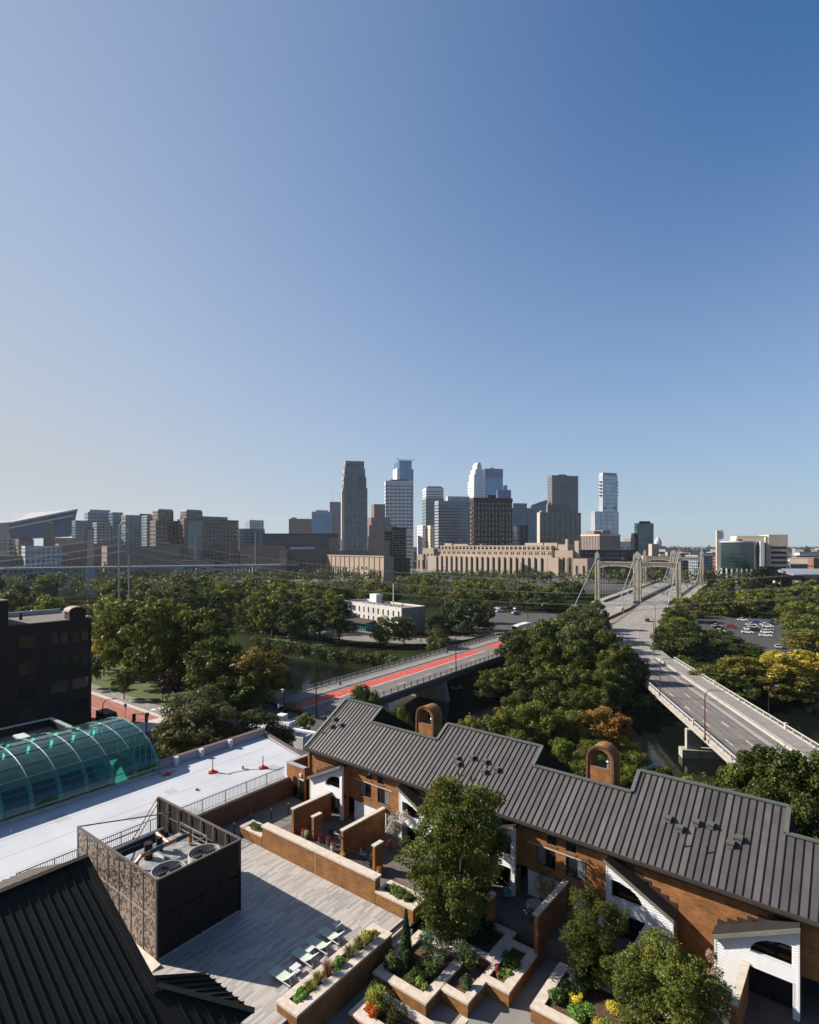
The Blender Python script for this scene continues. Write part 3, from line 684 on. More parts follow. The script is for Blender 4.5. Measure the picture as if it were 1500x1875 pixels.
for i, (s_, t_, lab) in enumerate(((-26.3,23.12,'white slatted side table between the two loungers nearest the bottom edge'),(-26.75,24.72,'white side table between the second and third lounger of the row'),(-27.0,27.5,'white side table standing past the farthest lounger'))):
    w = FD.w(s_, t_)
    if i == 0: T0_.location = w; T0_.rotation_euler = (0,0,AD); T0_['label'] = lab
    else: dup(T0_, w, AD+(.1 if i == 1 else -.1), lab)

# ================================================================== SCREENED PLANT ENCLOSURE
BX0, BX1, BY0, BY1, BH = -45.0, -33.87, 18.5, 24.65, 5.18
t, o = lthing(FD, 'plant_enclosure', 'tall bronze screen enclosure around rooftop cooling fans, open on the far left side', 'enclosure', BX0, BY0)
ENC = t
MB().box(BX0, BY0, -.02, BX1, BY1, .12).obj('base', CONC, t, o)
# front screen: seven panels in two rows
xs = [-45.0,-43.4,-41.8,-40.1,-38.35,-36.7,-35.1,-33.87]
xs = [BX0+.02, -43.45, -41.85, -40.25, -38.65, -37.05, -35.45, BX1-.02]
for i in range(7):
    for z0, z1 in ((.2, 2.58), (2.68, 5.05)):
        MB().box(xs[i]+.09, BY0-.035, z0, xs[i+1]-.09, BY0-.015, z1).obj('screen_panel', SCREEN, t, o)
    MB().box(xs[i]-.05, BY0-.06, .12, xs[i]+.05, BY0+.05, 5.08).obj('mullion', METALB, t, o)
MB().box(BX1-.1, BY0-.06, .12, BX1+.06, BY0+.05, 5.08).obj('corner_post', METALB, t, o)
MB().box(BX0, BY0-.055, 2.57, BX1-.1, BY0+.03, 2.69).obj('middle_rail', mat('light bronze rail', (.36,.30,.25), .5, .2), t, o)
MB().box(BX0-.03, BY0-.08, 5.08, BX1+.08, BY0+.07, 5.18).obj('top_rail', METALB, t, o)
# right side (towards the terrace), its shade put into the dark panel colour
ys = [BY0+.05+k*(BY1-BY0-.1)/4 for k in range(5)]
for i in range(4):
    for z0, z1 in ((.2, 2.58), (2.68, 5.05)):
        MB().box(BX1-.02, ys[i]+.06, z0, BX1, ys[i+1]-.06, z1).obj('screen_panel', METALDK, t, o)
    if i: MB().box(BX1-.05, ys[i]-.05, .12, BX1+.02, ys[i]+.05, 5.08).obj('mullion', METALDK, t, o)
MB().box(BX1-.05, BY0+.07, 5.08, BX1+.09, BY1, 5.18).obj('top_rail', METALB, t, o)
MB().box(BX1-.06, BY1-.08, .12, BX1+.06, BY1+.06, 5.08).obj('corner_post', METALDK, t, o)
# back screen with exposed inner frame
MB().box(BX0, BY1, 5.08, BX1, BY1+.14, 5.18).obj('top_rail', METALB, t, o)
nb = 7
for i in range(nb):
    a, b = BX0+i*(BX1-BX0)/nb, BX0+(i+1)*(BX1-BX0)/nb
    MB().box(a+.04, BY1+.06, .2, b-.04, BY1+.08, 5.05).obj('screen_panel', METALDK, t, o)
    MB().box(a-.04, BY1-.06, .12, a+.05, BY1+.05, 5.08).obj('mullion', METALB, t, o)
    f = MB(); 
    for z in (1.3, 2.6, 3.9): f.box(a+.1, BY1-.02, z, b-.1, BY1+.04, z+.06)
    f.box(a+.15, BY1-.02, .3, a+.2, BY1+.03, 4.9).box(b-.2, BY1-.02, .3, b-.15, BY1+.03, 4.9); f.obj('inner_frame', METALB, t, o)
for p, q in (((BX0,BY0+.05,5.13),(BX0+3.9,BY1,5.13)), ((BX0,BY1,5.13),(BX0+.4,BY0+2.5,1.0)), ((BX0+.25,BY1-.1,4.8),(BX0+1.0,BY0+2.3,.8)), ((BX0+3.6,BY0,4.9),(BX0+1.0,BY1-2.0,3.6))):
    MB().bar(p, q, .07).obj('tie_rod', METALR, t, o)
# cooling units
for i, (s0, lab) in enumerate(((19.2,'grey cooling unit with the nearer round fan inside the screen enclosure'),(21.9,'grey cooling unit with the farther round fan inside the screen enclosure'))):
    c, o2 = lthing(FD, 'cooling_unit', lab, 'cooling unit', -37.5, s0, .12, 'cooling units in the screen enclosure')
    MB().box(-41.2, s0, .12, -34.6, s0+2.5, 3.35).obj('casing', METALG, c, o2)
    MB().box(-41.25, s0-.03, 3.35, -37.2, s0+2.53, 3.47).obj('lid', mat('worn grey sheet metal', (.34,.34,.34), .5, .4, var=.3, scale=1.2), c, o2)
    cx, cy, r = -35.95, s0+1.25, 1.08
    ring = MB(); n = 36
    for k in range(n):
        a0, a1 = 2*math.pi*k/n, 2*math.pi*(k+1)/n
        for (ra, rb, za, zb) in ((r, r, 3.3, 4.25), (r-.05, r-.05, 4.25, 3.5), (r, r-.05, 4.25, 4.25)):
            q = [(cx+ra*math.cos(a0),cy+ra*math.sin(a0),za),(cx+ra*math.cos(a1),cy+ra*math.sin(a1),za),(cx+rb*math.cos(a1),cy+rb*math.sin(a1),zb),(cx+rb*math.cos(a0),cy+rb*math.sin(a0),zb)]
            ring.poly(q)
    ring.obj('fan_shroud', FANM, c, o2)
    MB().tube([(cx,cy,3.36),(cx,cy,3.55)], r-.06, 24).obj('fan_well', METALD, c, o2)
    gr = MB()
    for rr in (.25,.45,.65,.85): 
        gr.tube([(cx+rr*math.cos(2*math.pi*k/24), cy+rr*math.sin(2*math.pi*k/24), 4.2) for k in range(25)], .012, 4, cap=False)
    for k in range(10): gr.bar((cx,cy,4.21),(cx+(r-.04)*math.cos(k*math.pi/5),cy+(r-.04)*math.sin(k*math.pi/5),4.21),.02)
    gr.obj('fan_guard', METALD, c, o2)
    for k in range(5):
        a = 2*math.pi*k/5+.3; bl = MB(); bl.extr([(cx+.15*math.cos(a),cy+.15*math.sin(a),3.85),(cx+.98*math.cos(a-.2),cy+.98*math.sin(a-.2),3.8),(cx+.98*math.cos(a+.25),cy+.98*math.sin(a+.25),3.98)], (0,0,.03)); bl.obj('fan_blade', METALDK, c, o2)
    MB().tube([(cx,cy,3.6),(cx,cy,4.0)], .14, 12).obj('fan_hub', METALG, c, o2)
c, o2 = lthing(FD, 'pipe_manifold', 'copper pipe run with dark valves crossing the cooling units', 'pipework', -39.5, 21.8, 3.4)
MB().tube([(-38.9,19.8,3.47),(-38.9,19.8,4.0),(-38.9,20.1,4.25),(-38.9,20.7,4.25)], .13, 10).obj('pipe', PIPEC, c, o2)
MB().tube([(-38.9,20.7,4.25),(-38.9,21.7,4.3)], .17, 10).obj('valve', PIPEB, c, o2)
MB().tube([(-38.9,21.7,4.3),(-38.9,22.7,4.3)], .14, 10).obj('pipe', PIPEC, c, o2)
MB().tube([(-38.9,22.7,4.3),(-38.9,23.5,4.3)], .18, 10).obj('valve', PIPEB, c, o2)
MB().tube([(-38.9,23.5,4.3),(-38.9,23.8,4.25),(-38.9,23.9,4.0),(-38.9,23.9,3.47)], .15, 10).obj('pipe', PIPEC, c, o2)
MB().tube([(-38.9,22.2,4.3),(-39.8,22.2,4.35),(-40.6,22.2,4.5)], .16, 10).obj('pipe', mat('tan pipe', (.40,.28,.20), .5, .3), c, o2)
MB().tube([(-39.6,21.0,3.4),(-39.6,21.0,4.6)], .30, 14).obj('riser', METALD, c, o2)
MB().tube([(-39.9,22.0,3.4),(-39.9,22.0,4.5)], .24, 14).obj('riser', METALD, c, o2)
MB().box(-40.4,21.7,3.48,-38.2,21.86,3.62).obj('tray', METALG, c, o2)
c, o2 = lthing(FD, 'equipment_hood', 'black tarpaulin covered equipment on the far left of the screen enclosure', 'equipment', -43.2, 21.6, .12)
MB().extr([(-43.9,19.4,.12),(-43.9,19.4,2.9),(-43.3,19.4,3.4),(-42.3,19.4,3.3),(-41.7,19.4,2.7),(-41.7,19.4,.12)], (0,4.6,0)).obj('cover', METALD, c, o2)
MB().tube([(-42.8,19.0,3.4),(-42.8,23.9,3.5)], .12, 8).obj('strap_bar', METALG, c, o2)
c, o2 = lthing(FD, 'guard_rail', 'thin grey guard rail on top of the farther cooling unit', 'railing', -37.5, 24.0, 3.4)
for x in (-41,-39.2,-37.4): MB().bar((x,24.3,3.4),(x,24.3,4.4),.05).obj('post', METALG, c, o2)
MB().bar((-41,24.3,4.4),(-37.4,24.3,4.4),.05).bar((-41,24.3,3.9),(-37.4,24.3,3.9),.04).bar((-37.4,24.3,4.4),(-37.4,22.0,4.4),.05).obj('rail', METALG, c, o2)
# flashing apron in front of the corner
c = MB(); c.prism([(-45,17.8),(-33.3,17.8),(-33.3,18.44),(-45,18.44)], 0.005, lambda x, y: .02+(y-17.8)*.25); oo = c.obj('flashing_apron', CAP, label='cream sloped flashing apron at the foot of the screen enclosure', cat='flashing'); oo.rotation_euler = (0,0,AD)

# ================================================================== WHITE ROOF
t, o = lthing(FD, 'flat_roof_block', 'low block with a bright white membrane roof between vault and terrace', 'building', -45.3, 0, SZ)
WR = [(-57.6,-20),(-45.5,-20),(-45.5,38.6),(-47.2,43.2),(-58.4,45.8),(-58.4,31.9),(-57.6,31.9)]
MB().prism([(-57.9,-20),(-45.45,-20),(-45.45,38.9),(-47.0,43.6),(-58.7,46.2),(-58.7,31.6),(-57.9,31.6)], SZ, 1.9).obj('brick_wall', BRICK, t, o)
MB().prism(WR, 1.9, 1.95).obj('white_membrane', WHITEROOF, t, o)
for x in (-54.4,-51.3,-48.4): MB().box(x, -20, 1.951, x+.05, 43, 1.957).obj('membrane_seam', WHITEUP, t, o)
for x_, y_, a_, b_ in ((-55.5,20.5,1.6,1.1),(-50.2,24.5,1.2,2.2),(-53.0,34.6,1.4,1.0),(-49.6,39.2,1.8,1.3),(-47.2,27.8,.9,1.6),(-52.6,29.4,1.0,1.0)): MB().box(x_, y_, 1.9505, x_+a_, y_+b_, 1.9545).obj('membrane_patch', mat('older membrane patch', (.38,.385,.40), .7, var=.06), t, o)
def parapet(a, b, w, z0, z1, m, cap, side=1, capm=COPING):
    a, b = Vector(a), Vector(b); d = (b-a).normalized(); n_ = Vector((-d.y, d.x))*side*w
    MB().prism([tuple(a), tuple(b), tuple(b+n_), tuple(a+n_)], z0, z1).obj('parapet', m, t, o)
    MB().prism([tuple(a-n_*.1-d*.02), tuple(b-n_*.1+d*.02), tuple(b+n_*1.15), tuple(a+n_*1.15)], z1, z1+.06).obj('coping', capm, t, o)
parapet((-58.0,32.0), (-58.0,46.0), .55, 1.95, 2.75, WHITEUP, 0)
parapet((-58.5,46.0), (-47.1,43.2), .4, 1.95, 2.2, WHITEUP, 0)
MB().box(-57.95, 31.5, 1.95, -56.2, 31.9, 2.15).obj('parapet_return', WHITEUP, t, o)
MB().box(-45.75, -20, 1.93, -45.25, 38.7, 2.14).obj('brick_kerb', CONC, t, o)
for tt in (33.5, 36.6, 40.4):
    MB().box(-57.95, tt, 2.0, -57.5, tt+.45, 2.9).obj('scupper', WHITEP, t, o)
MB().tube([(-50.3,31.6,1.95),(-50.3,31.6,2.1)], .16, 10).obj('roof_drain', TRIMB, t, o)
MB().tube([(-51.2,37.6,1.95),(-51.2,37.6,2.35)], .16, 10).obj('vent_cap', WHITEP, t, o)
# dark wall lights on terrace side of this block
for tt in (29.3, 34.6): MB().box(-45.45, tt, .95, -45.3, tt+.3, 1.25).obj('wall_light', mat('cream lamp glass', (.75,.70,.6), .5), t, o)
MB().box(-45.42, -20, -.02, -45.2, 38.5, 1.93).obj('terrace_side_wall', brick_mat('shaded brown brick', (.13,.065,.035), (.17,.085,.045), (.12,.08,.06)), t, o)  # darker brick copy, the shade of this side is in its colour
# rooftop crowd control posts (red) and rail
def redpost(u, v, hgt, lab, tip=False):
    p = P(u, v, 1.97); c = thing('warning_post', lab, 'warning post', p, .4, 'red warning posts on the white roof')
    MB().prism([(-.42,-.3),(.42,-.3),(.42,.3),(-.42,.3)], 0, .12).obj('base', REDP, c)
    MB().bar((0,0,.12), (0,0,hgt) if not tip else (.9,.2,.25), .09).obj('post', REDP, c)
    MB().box(-.14,-.14,.12,.14,.14,.3).obj('socket', REDP, c)
redpost(389.5,1414.5,1.35,'red warning post nearer the vault on the white roof'); redpost(481.6,1406.5,1.3,'red warning post nearer the townhouses on the white roof'); redpost(305,1419,.8,'toppled red warning post in the roof corner by the vault', True)
c = MB(); ps = [P(402,1415,1.99), P(416,1417.5,1.99), P(440,1412,1.99), P(462,1409,1.99), P(481,1408,1.99), P(498,1408.5,1.99)]
for a, b in zip(ps[:-1], ps[1:]): c.bar(a, b, .035)
c.obj('warning_line', METALD, label='thin dark warning line lying on the white roof between the red posts', cat='rope')
# railing of the white roof
t, o = lthing(FD, 'roof_railing', 'black metal picket railing along the terrace edge of the white roof', 'railing', -45.5, 14.7, 2.14)
RAILB = mat('dark brown red railing paint', (.055,.028,.03), .5)
bal = MB().box(-.012,-.012,.08,.012,.012,1.05).mesh('baluster', RAILB); pm_ = MB().box(-.03,-.03,0,.03,.03,1.1).mesh('post', RAILB)
k = 0; y = 14.7
while y < 38.5:
    link('post' if k % 16 == 0 else 'baluster', pm_ if k % 16 == 0 else bal, t, (0, y-14.7, 0)); y += .15; k += 1
MB().box(-.03, 0, 1.05, .03, 23.85, 1.1).obj('top_rail', RAILB, t); MB().box(-.015, 0, .08, .015, 23.85, .11).obj('bottom_rail', RAILB, t)

# ================================================================== GLASS VAULT
t, o = lthing(FD, 'glass_vault', 'teal glass barrel vault with curved ribs over an indoor pool hall', 'glass roof', -57.3, 31.6, 1.95)
VX, VR, VH, VZ = -64.9, 7.55, 3.95, 2.25
def vp(a, y, k=1.0): return (VX+VR*k*math.cos(a), y, VZ+VH*k*math.sin(a))
ribs = [31.6-2.33*i for i in range(11)]
A_ = [0, .20, .44, .70, .98, 1.27, 1.571, 1.95, 2.4, 3.1416]
for i, y in enumerate(ribs):
    pts = [vp(math.pi*k/24, y, 1.006) for k in range(25)]
    MB().tube(pts, .04, 6).obj('outer_rib', mat('grey green mullion', (.10,.20,.18), .4, .2), t, o)
    MB().tube([vp(math.pi*k/24*1.0, y-.02, .94) for k in range(0, 25)], .17, 8).obj('inner_rib', TEALRIB, t, o)
    if i < len(ribs)-1:
        y1 = ribs[i+1]
        for a0, a1 in zip(A_[:-1], A_[1:]):
            p, q = vp(a0, y-.06), vp(a1, y-.06); r_, s2 = vp(a1, y1+.06), vp(a0, y1+.06)
            mbq = MB(); mid = (a0+a1)/2; pm1, pm2 = vp(mid, y-.06), vp(mid, y1+.06)
            mbq.poly([p, pm1, pm2, s2]).poly([pm1, q, r_, pm2]); mbq.obj('glass_pane', VGLASS, t, o)
        d = MB(); yc = y-.8; d.bar(vp(1.1, yc, .9), vp(1.25, yc-.9, .93), .16); d.obj('brace', TEALRIB, t, o)
for a in A_[1:-1]: MB().bar(vp(a, 31.6, 1.004), vp(a, ribs[-1], 1.004), .07).obj('purlin', mat('dark teal purlin', (.05,.10,.09), .4, .3), t, o)
# end wall of the vault: gable glass with uprights
eg = MB(); pts = [vp(math.pi*k/24, 31.6) for k in range(25)]; eg.poly(pts); eg.obj('end_glass', VGLASS, t, o)
for k in range(1, 12):
    a = math.acos(-1+k*2/12); MB().bar((VX+VR*math.cos(a), 31.45, VZ-.2), (VX+VR*math.cos(a), 31.45, VZ+VH*math.sin(a)), .14).obj('upright', TEALRIB, t, o)
MB().box(-57.42, 8, 1.9, -57.2, 31.75, 2.28).obj('curb', GREYCOP, t, o)
INT = mat('teal painted interior wall', (.22,.42,.36), .8, var=.1)
MB().box(-72.6, 8, -2.2, -57.45, 31.5, -2.0).obj('pool_floor', mat('pool hall floor', (.05,.065,.06), .7, var=.2), t, o)
MB().box(-72.7, 8, -2.0, -72.5, 31.5, 2.6).obj('back_wall', mat('dark pool hall wall', (.035,.06,.055), .8), t, o); MB().box(-72.5, 31.4, -2.0, -57.5, 31.5, 2.1).obj('end_wall', INT, t, o)
MB().box(-66.4, 8, 1.6, -65.9, 31.3, 4.7).obj('added_teal_panel', INT, t, o)  # added panel standing in for the bright teal of the far roof
sp_ = MB(); sp_.tube([FD.l(*(0,0)) + (0,) if False else (-61.2, 28.6, -2.0), (-61.2, 28.6, -.6)], 1.25, 24); sp_.obj('spa_tub', mat('stone tub', (.45,.42,.34), .7), t, o)
MB().box(-73.0, -20, SZ, -57.95, 31.9, -2.25).obj('lower_block', BRICKD, t, o)
MB().box(-57.9, -20, 1.3, -57.45, 31.5, 1.9).obj('side_beam', METALDK, t, o)

# ---- gravel roof block behind the vault
t, o = lthing(FD, 'flat_roof_block', 'low gravel roofed block with pale metal coping behind the glass vault', 'building', -80, 20, SZ)
MB().box(-87.4, -20, SZ, -73.3, 32.5, .95).obj('wall', BRICKD, t, o); MB().box(-87.0, -20, .95, -73.4, 32.1, 1.0).obj('gravel', GRAVEL, t, o)
for a, b in (((-87.4,-20,1.0),(-87.0,32.5,2.0)), ((-87.0,32.1,1.0),(-73.4,32.5,2.0))): MB().box(*a, *b).obj('parapet', METALDK, t, o)
MB().box(-87.5, -20, 2.0, -86.95, 32.6, 2.1).box(-86.94, 32.05, 2.0, -73.3, 32.6, 2.1).obj('coping', GREYCOP, t, o)
c, o2 = lthing(FD, 'roof_hatch', 'open grey roof hatch with its lid up on the gravel roof', 'roof hatch', -80.5, 28, 1.0)
MB().box(-82.5,26.8,1.0,-79.2,28.6,1.9).obj('frame', METALG, c, o2); MB().box(-82.4,26.9,1.0,-79.3,28.5,1.95).obj('opening', METALD, c, o2)
MB().box(-82.9,26.4,1.95,-79.4,27.6,2.15).obj('lid', mat('pale sheet', (.55,.56,.54), .5), c, o2)
c, o2 = lthing(FD, 'rooftop_unit', 'rust stained white rooftop unit beside the open hatch', 'air unit', -78, 28, 1.0)
MB().box(-79.0,27.6,1.0,-76.8,29.2,2.1).obj('casing', mat('rusty white sheet', (.50,.46,.42), .6, var=.2, scale=1.2, col2=(.30,.12,.06), thr=(.5,.62)), c, o2); MB().box(-79.05,27.55,2.1,-76.75,29.25,2.18).obj('lid', METALG, c, o2)

# ---- dark brick building at the left
fx = -107.9
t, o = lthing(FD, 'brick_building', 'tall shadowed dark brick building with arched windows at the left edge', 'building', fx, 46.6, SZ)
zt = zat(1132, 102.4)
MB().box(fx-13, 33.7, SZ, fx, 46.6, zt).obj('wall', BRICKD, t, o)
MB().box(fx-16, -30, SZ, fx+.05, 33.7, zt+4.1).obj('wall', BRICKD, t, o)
MB().box(fx-13.1, 46.3, zt, fx+.1, 46.75, zt+.35).obj('coping', GREYCOP, t, o)
MB().box(fx-13.2, 33.7, zt, fx-12.8, 46.4, zt+.9).obj('coping', GREYCOP, t, o)
MB().box(fx-12.8, 33.9, zt, fx-.3, 46.2, zt+.1).obj('gravel', GRAVEL, t, o)
MB().box(fx-16, -30, zt+4.1, fx+.15, 33.8, zt+4.3).obj('roof', GRAVEL, t, o)
MB().box(fx-16.2, 33.6, zt+4.2, fx-6, 33.95, zt+4.5).obj('coping', GREYCOP, t, o)
MB().box(fx-4.5, 30.2, zt+4.3, fx-2.5, 31.9, zt+5.6).obj('chimney', BRICKD, t, o)
h = MB(); n = 10; prof = [(-1.35,0),(1.35,0)]+[(1.35*math.cos(math.pi*k/n), 1.35+.7*math.sin(math.pi*k/n)) for k in range(n+1)]
h.extr([(fx-2.4, 44.4+a, zt+b) for a, b in prof], (2.2,0,0)); h.obj('roof_dormer', BRICKD, t, o)
h = MB(); prof2 = [(1.5*math.cos(math.pi*k/n), 1.37+.82*math.sin(math.pi*k/n)) for k in range(n+1)]
for (a0, b0), (a1, b1) in zip(prof2[:-1], prof2[1:]): h.extr([(fx-2.5,44.4+a0,zt+b0),(fx-.1,44.4+a0,zt+b0),(fx-.1,44.4+a1,zt+b1),(fx-2.5,44.4+a1,zt+b1)], (0,0,.12))
h.obj('barrel_roof', mat('tan dormer roof', (.32,.24,.2), .7), t, o)
MB().box(fx-7,37.5,zt+.1,fx-6.6,37.9,zt+1.3).obj('vent_pipe', METALDK, t, o)
for row, z in enumerate((9.0, 4.6, .6, -3.2)):
    for (y, w, ar) in ((35.2,2.6,False),(40.0,1.1,True),(41.5,1.1,True),(43.4,1.1,True),(44.9,1.1,True)):
        if row in (2, 3) and y == 40.0: w = 2.6
        if row in (2, 3) and y in (41.5, 44.9): continue
        if row in (2, 3) and y == 43.4: w = 2.6
        wmb = MB(); n = 8; hh = 1.7
        pr = [(0,0),(w,0)]+([(w/2+w/2*math.cos(math.pi*k/n), hh+w*.35*math.sin(math.pi*k/n)) for k in range(n+1)] if (ar and row < 2) else [(w,hh+.2),(0,hh+.2)])
        wmb.extr([(fx+.01, y+a, z+b) for a, b in pr], (.03,0,0)); wd = wmb.obj('window', WINDK, t, o)
        if row >= 1 and y > 36: MB().box(fx+.045, y+.15, z+.1, fx+.05, y+w-.15, z+hh*.55).obj('blind', CURT, wd)
        for q in range(1, int(w/.6)+1): MB().box(fx+.045, y+q*w/(int(w/.6)+1)-.03, z, fx+.07, y+q*w/(int(w/.6)+1)+.03, z+hh).obj('mullion', METALD, wd)

# ================================================================== DARK STANDING SEAM ROOF, bottom left
t, o = lthing(FD, 'gabled_pavilion', 'charcoal standing seam gable roof filling the bottom left corner', 'building', -30, 10, -1)
ze, sc, tc_ = 2.5, -23.44, 17.93; k_ = 3.3; s0_, tr_, z0_ = sc-k_, tc_-k_, ze+k_*.545
pt = .50; sr = -34.4; zr = z0_+(s0_-sr)*pt
def rz_(s_): return z0_+(s0_-s_)*pt if s_ < s0_ else ze+(sc-s_)*.545
T0r = -8.0
# right-hand slope in pans
y = tr_-.30; k = 0
PANS = []
while y > T0r:
    y1 = y-.43
    a = MB(); a.poly([(sr,y,rz_(sr)),(s0_,y,rz_(s0_)),(s0_,y1,rz_(s0_)),(sr,y1,rz_(sr))]); a.poly([(s0_,y,rz_(s0_)),(sc,y,rz_(sc)),(sc,y1,rz_(sc)),(s0_,y1,rz_(s0_))])
    a.bar((sr,y1,rz_(sr)+.03),(s0_,y1,rz_(s0_)+.03),.03,.07).bar((s0_,y1,rz_(s0_)+.03),(sc,y1,rz_(sc)+.03),.03,.07)
    a.obj('roof_panel', ROOFDK, t, o); y = y1
# hip part between rake and eaves
nseg = 7
for i in range(nseg):
    ya, yb = tr_-(.32 if i == 0 else 0)+i*k_/nseg, tr_+(i+1)*k_/nseg
    sa, sb_ = s0_+i*k_/nseg, s0_+(i+1)*k_/nseg
    a = MB(); a.poly([(sa,ya,rz_(sa)),(sc,ya,ze),(sc,yb,ze),(sb_,yb,rz_(sb_))]); a.bar((sb_,yb,rz_(sb_)+.03),(sc,yb,ze+.03),.03,.07); a.obj('roof_panel', ROOFDK, t, o)
for i in range(8):   # far slope
    xa, xb = s0_-.6+(i-1)*.5, s0_-.6+i*.5
    if xb > sc: break
    def ytop(x): return tr_+max(0, x-s0_)
    def zz(y_): return ze+(tc_-y_)*.545
    a = MB(); a.poly([(xa,ytop(xa),zz(ytop(xa))),(xb,ytop(xb),zz(ytop(xb))),(xb,tc_,ze),(xa,tc_,ze)]); a.bar((xb,ytop(xb),zz(ytop(xb))+.03),(xb,tc_+.05,ze+.03),.03,.08); a.obj('roof_panel', ROOFDK, t, o)
MB().bar((s0_,tr_,z0_+.06),(sc,tc_,ze+.06),.34,.06).obj('hip_cap', ROOFDK, t, o)
MB().bar((sr,tr_-.15,zr+.05),(s0_+.25,tr_-.15,z0_-.08),.36,.09).obj('rake_trim', ROOFDK, t, o)
MB().bar((sr,tr_,zr+.06),(sr,T0r,zr+.06),.4,.08).obj('ridge_cap', ROOFDK, t, o)
y = tr_-.30
LEFTM = mat('sunlit tint standing seam metal', (.16,.135,.115), .5, .2, var=.1)  # sunny slope of the same roof, sunlight put into a lighter colour
while y > T0r:
    y1 = y-.43; a = MB(); a.poly([(sr,y,zr),(sr,y1,zr),(sr-7,y1,zr-2.95),(sr-7,y,zr-2.95)]); a.bar((sr,y1,zr+.03),(sr-7,y1,zr-2.92),.03,.07); a.obj('roof_panel', LEFTM, t, o); y = y1
a = MB(); a.prism([(sr-6.4,T0r),(sc-.5,T0r),(sc-.5,tc_-.5),(s0_-.8,tc_-.5),(s0_-.8,tr_-.6),(sr-6.4,tr_-.6)], -1.3, 2.3); a.obj('wall', METALDK, t, o)
a = MB(); a.extr([(sr-6.4,tr_-.35,zr-2.95),(sr,tr_-.35,zr-.12),(s0_+.1,tr_-.35,z0_-.2),(s0_+.1,tr_-.35,2.2),(sr-6.4,tr_-.35,2.2)], (0,-.1,0)); a.obj('gable', METALDK, t, o)
# ================================================================== TOWNHOUSES
ET, WT, FW = 37.83, 38.28, 37.40                 # eave, wall and wing planes (house frame y)
ZE, TANR = 5.6, .6325
t, o = lthing(FH, 'townhouse_row', 'row of orange brick townhouses under one long grey brown metal roof', 'building', -44.5, WT, 0)
HOUSE, HO = t, o
def zroof(y): return ZE+(y-ET)*TANR
segs = [(-44.5,-39.2,1),(-39.2,-30.85,0),(-30.85,-21.18,1),(-21.18,-13.33,0),(-13.33,-4.0,1),(-4.0,4.2,0),(4.2,9,1)]
YR = {1:43.53, 0:41.85}
rnd = random.Random(5)
def pan(x0, x1, yt):
    a = MB(); a.extr([(x0,ET-.06,zroof(ET-.06)),(x1,ET-.06,zroof(ET-.06)),(x1,yt,zroof(yt)),(x0,yt,zroof(yt))], (0,0,-.05), 0)
    a.bar((x1,ET-.06,zroof(ET-.06)+.035),(x1,yt-.1,zroof(yt-.1)+.035),.028,.085, 1); return a
for x0, x1, hi in segs:
    n = round((x1-x0)/.455); yt = YR[hi]
    for i in range(n):
        a, b = x0+(x1-x0)*i/n, x0+(x1-x0)*(i+1)/n
        pan(a, b, yt).obj('roof_panel', [rnd.choice((ROOFM, ROOFM, ROOFM2, ROOFM3)), SEAM], t, o)
    MB().bar((x0-.0,yt+.03,zroof(yt)+.07),(x1+.0,yt+.03,zroof(yt)+.07),.34,.1).obj('ridge_cap', FLASH, t, o)
    bk = MB(); zr2 = zroof(yt); yb = 49.2 if hi else 45.2
    bk.extr([(x0,yt+.02,zr2),(x1,yt+.02,zr2),(x1,yb,zr2-(yb-yt)*TANR),(x0,yb,zr2-(yb-yt)*TANR)], (0,0,-.08)); bk.obj('rear_slope', ROOFDK, t, o)
    # end walls of high parts
    if hi:
        for x, sg in ((x0,1),(x1,-1)):
            g = MB(); g.extr([(x+sg*.02,ET+.3,0),(x+sg*.02,ET+.3,zroof(ET+.3)-.06),(x+sg*.02,yt,zr2-.1),(x+sg*.02,49,zr2-(49-yt)*TANR-.1),(x+sg*.02,49,0)], (sg*.2,0,0))
            g.obj('side_wall', BRICK if x < -44 else ROOFDK, t, o)
            MB().bar((x+sg*.0,ET-.1 if x < -44 else YR[0],zroof(ET-.1 if x < -44 else YR[0])+.08),(x,yt,zr2+.08),.26,.12).obj('rake_trim', FLASH, t, o)
MB().bar((-44.6,ET-.14,ZE-.12),(9,ET-.14,ZE-.12),.16,.2).obj('gutter', GUTTER, t, o)
MB().box(-44.55, ET-.05, ZE-.42, 9, WT-.002, ZE-.25).obj('soffit', GUTTER, t, o)
for z_, w_ in ((-.26,.06),): MB().bar((-44.6,ET-.10,ZE+z_),(9,ET-.10,ZE+z_),.1,.08).obj('fascia', mat('brown fascia', (.11,.08,.06), .6), t, o)
MB().box(-44.4, 48.6, -1.3, 9, 49, 3).obj('rear_wall', BRICK, t, o)
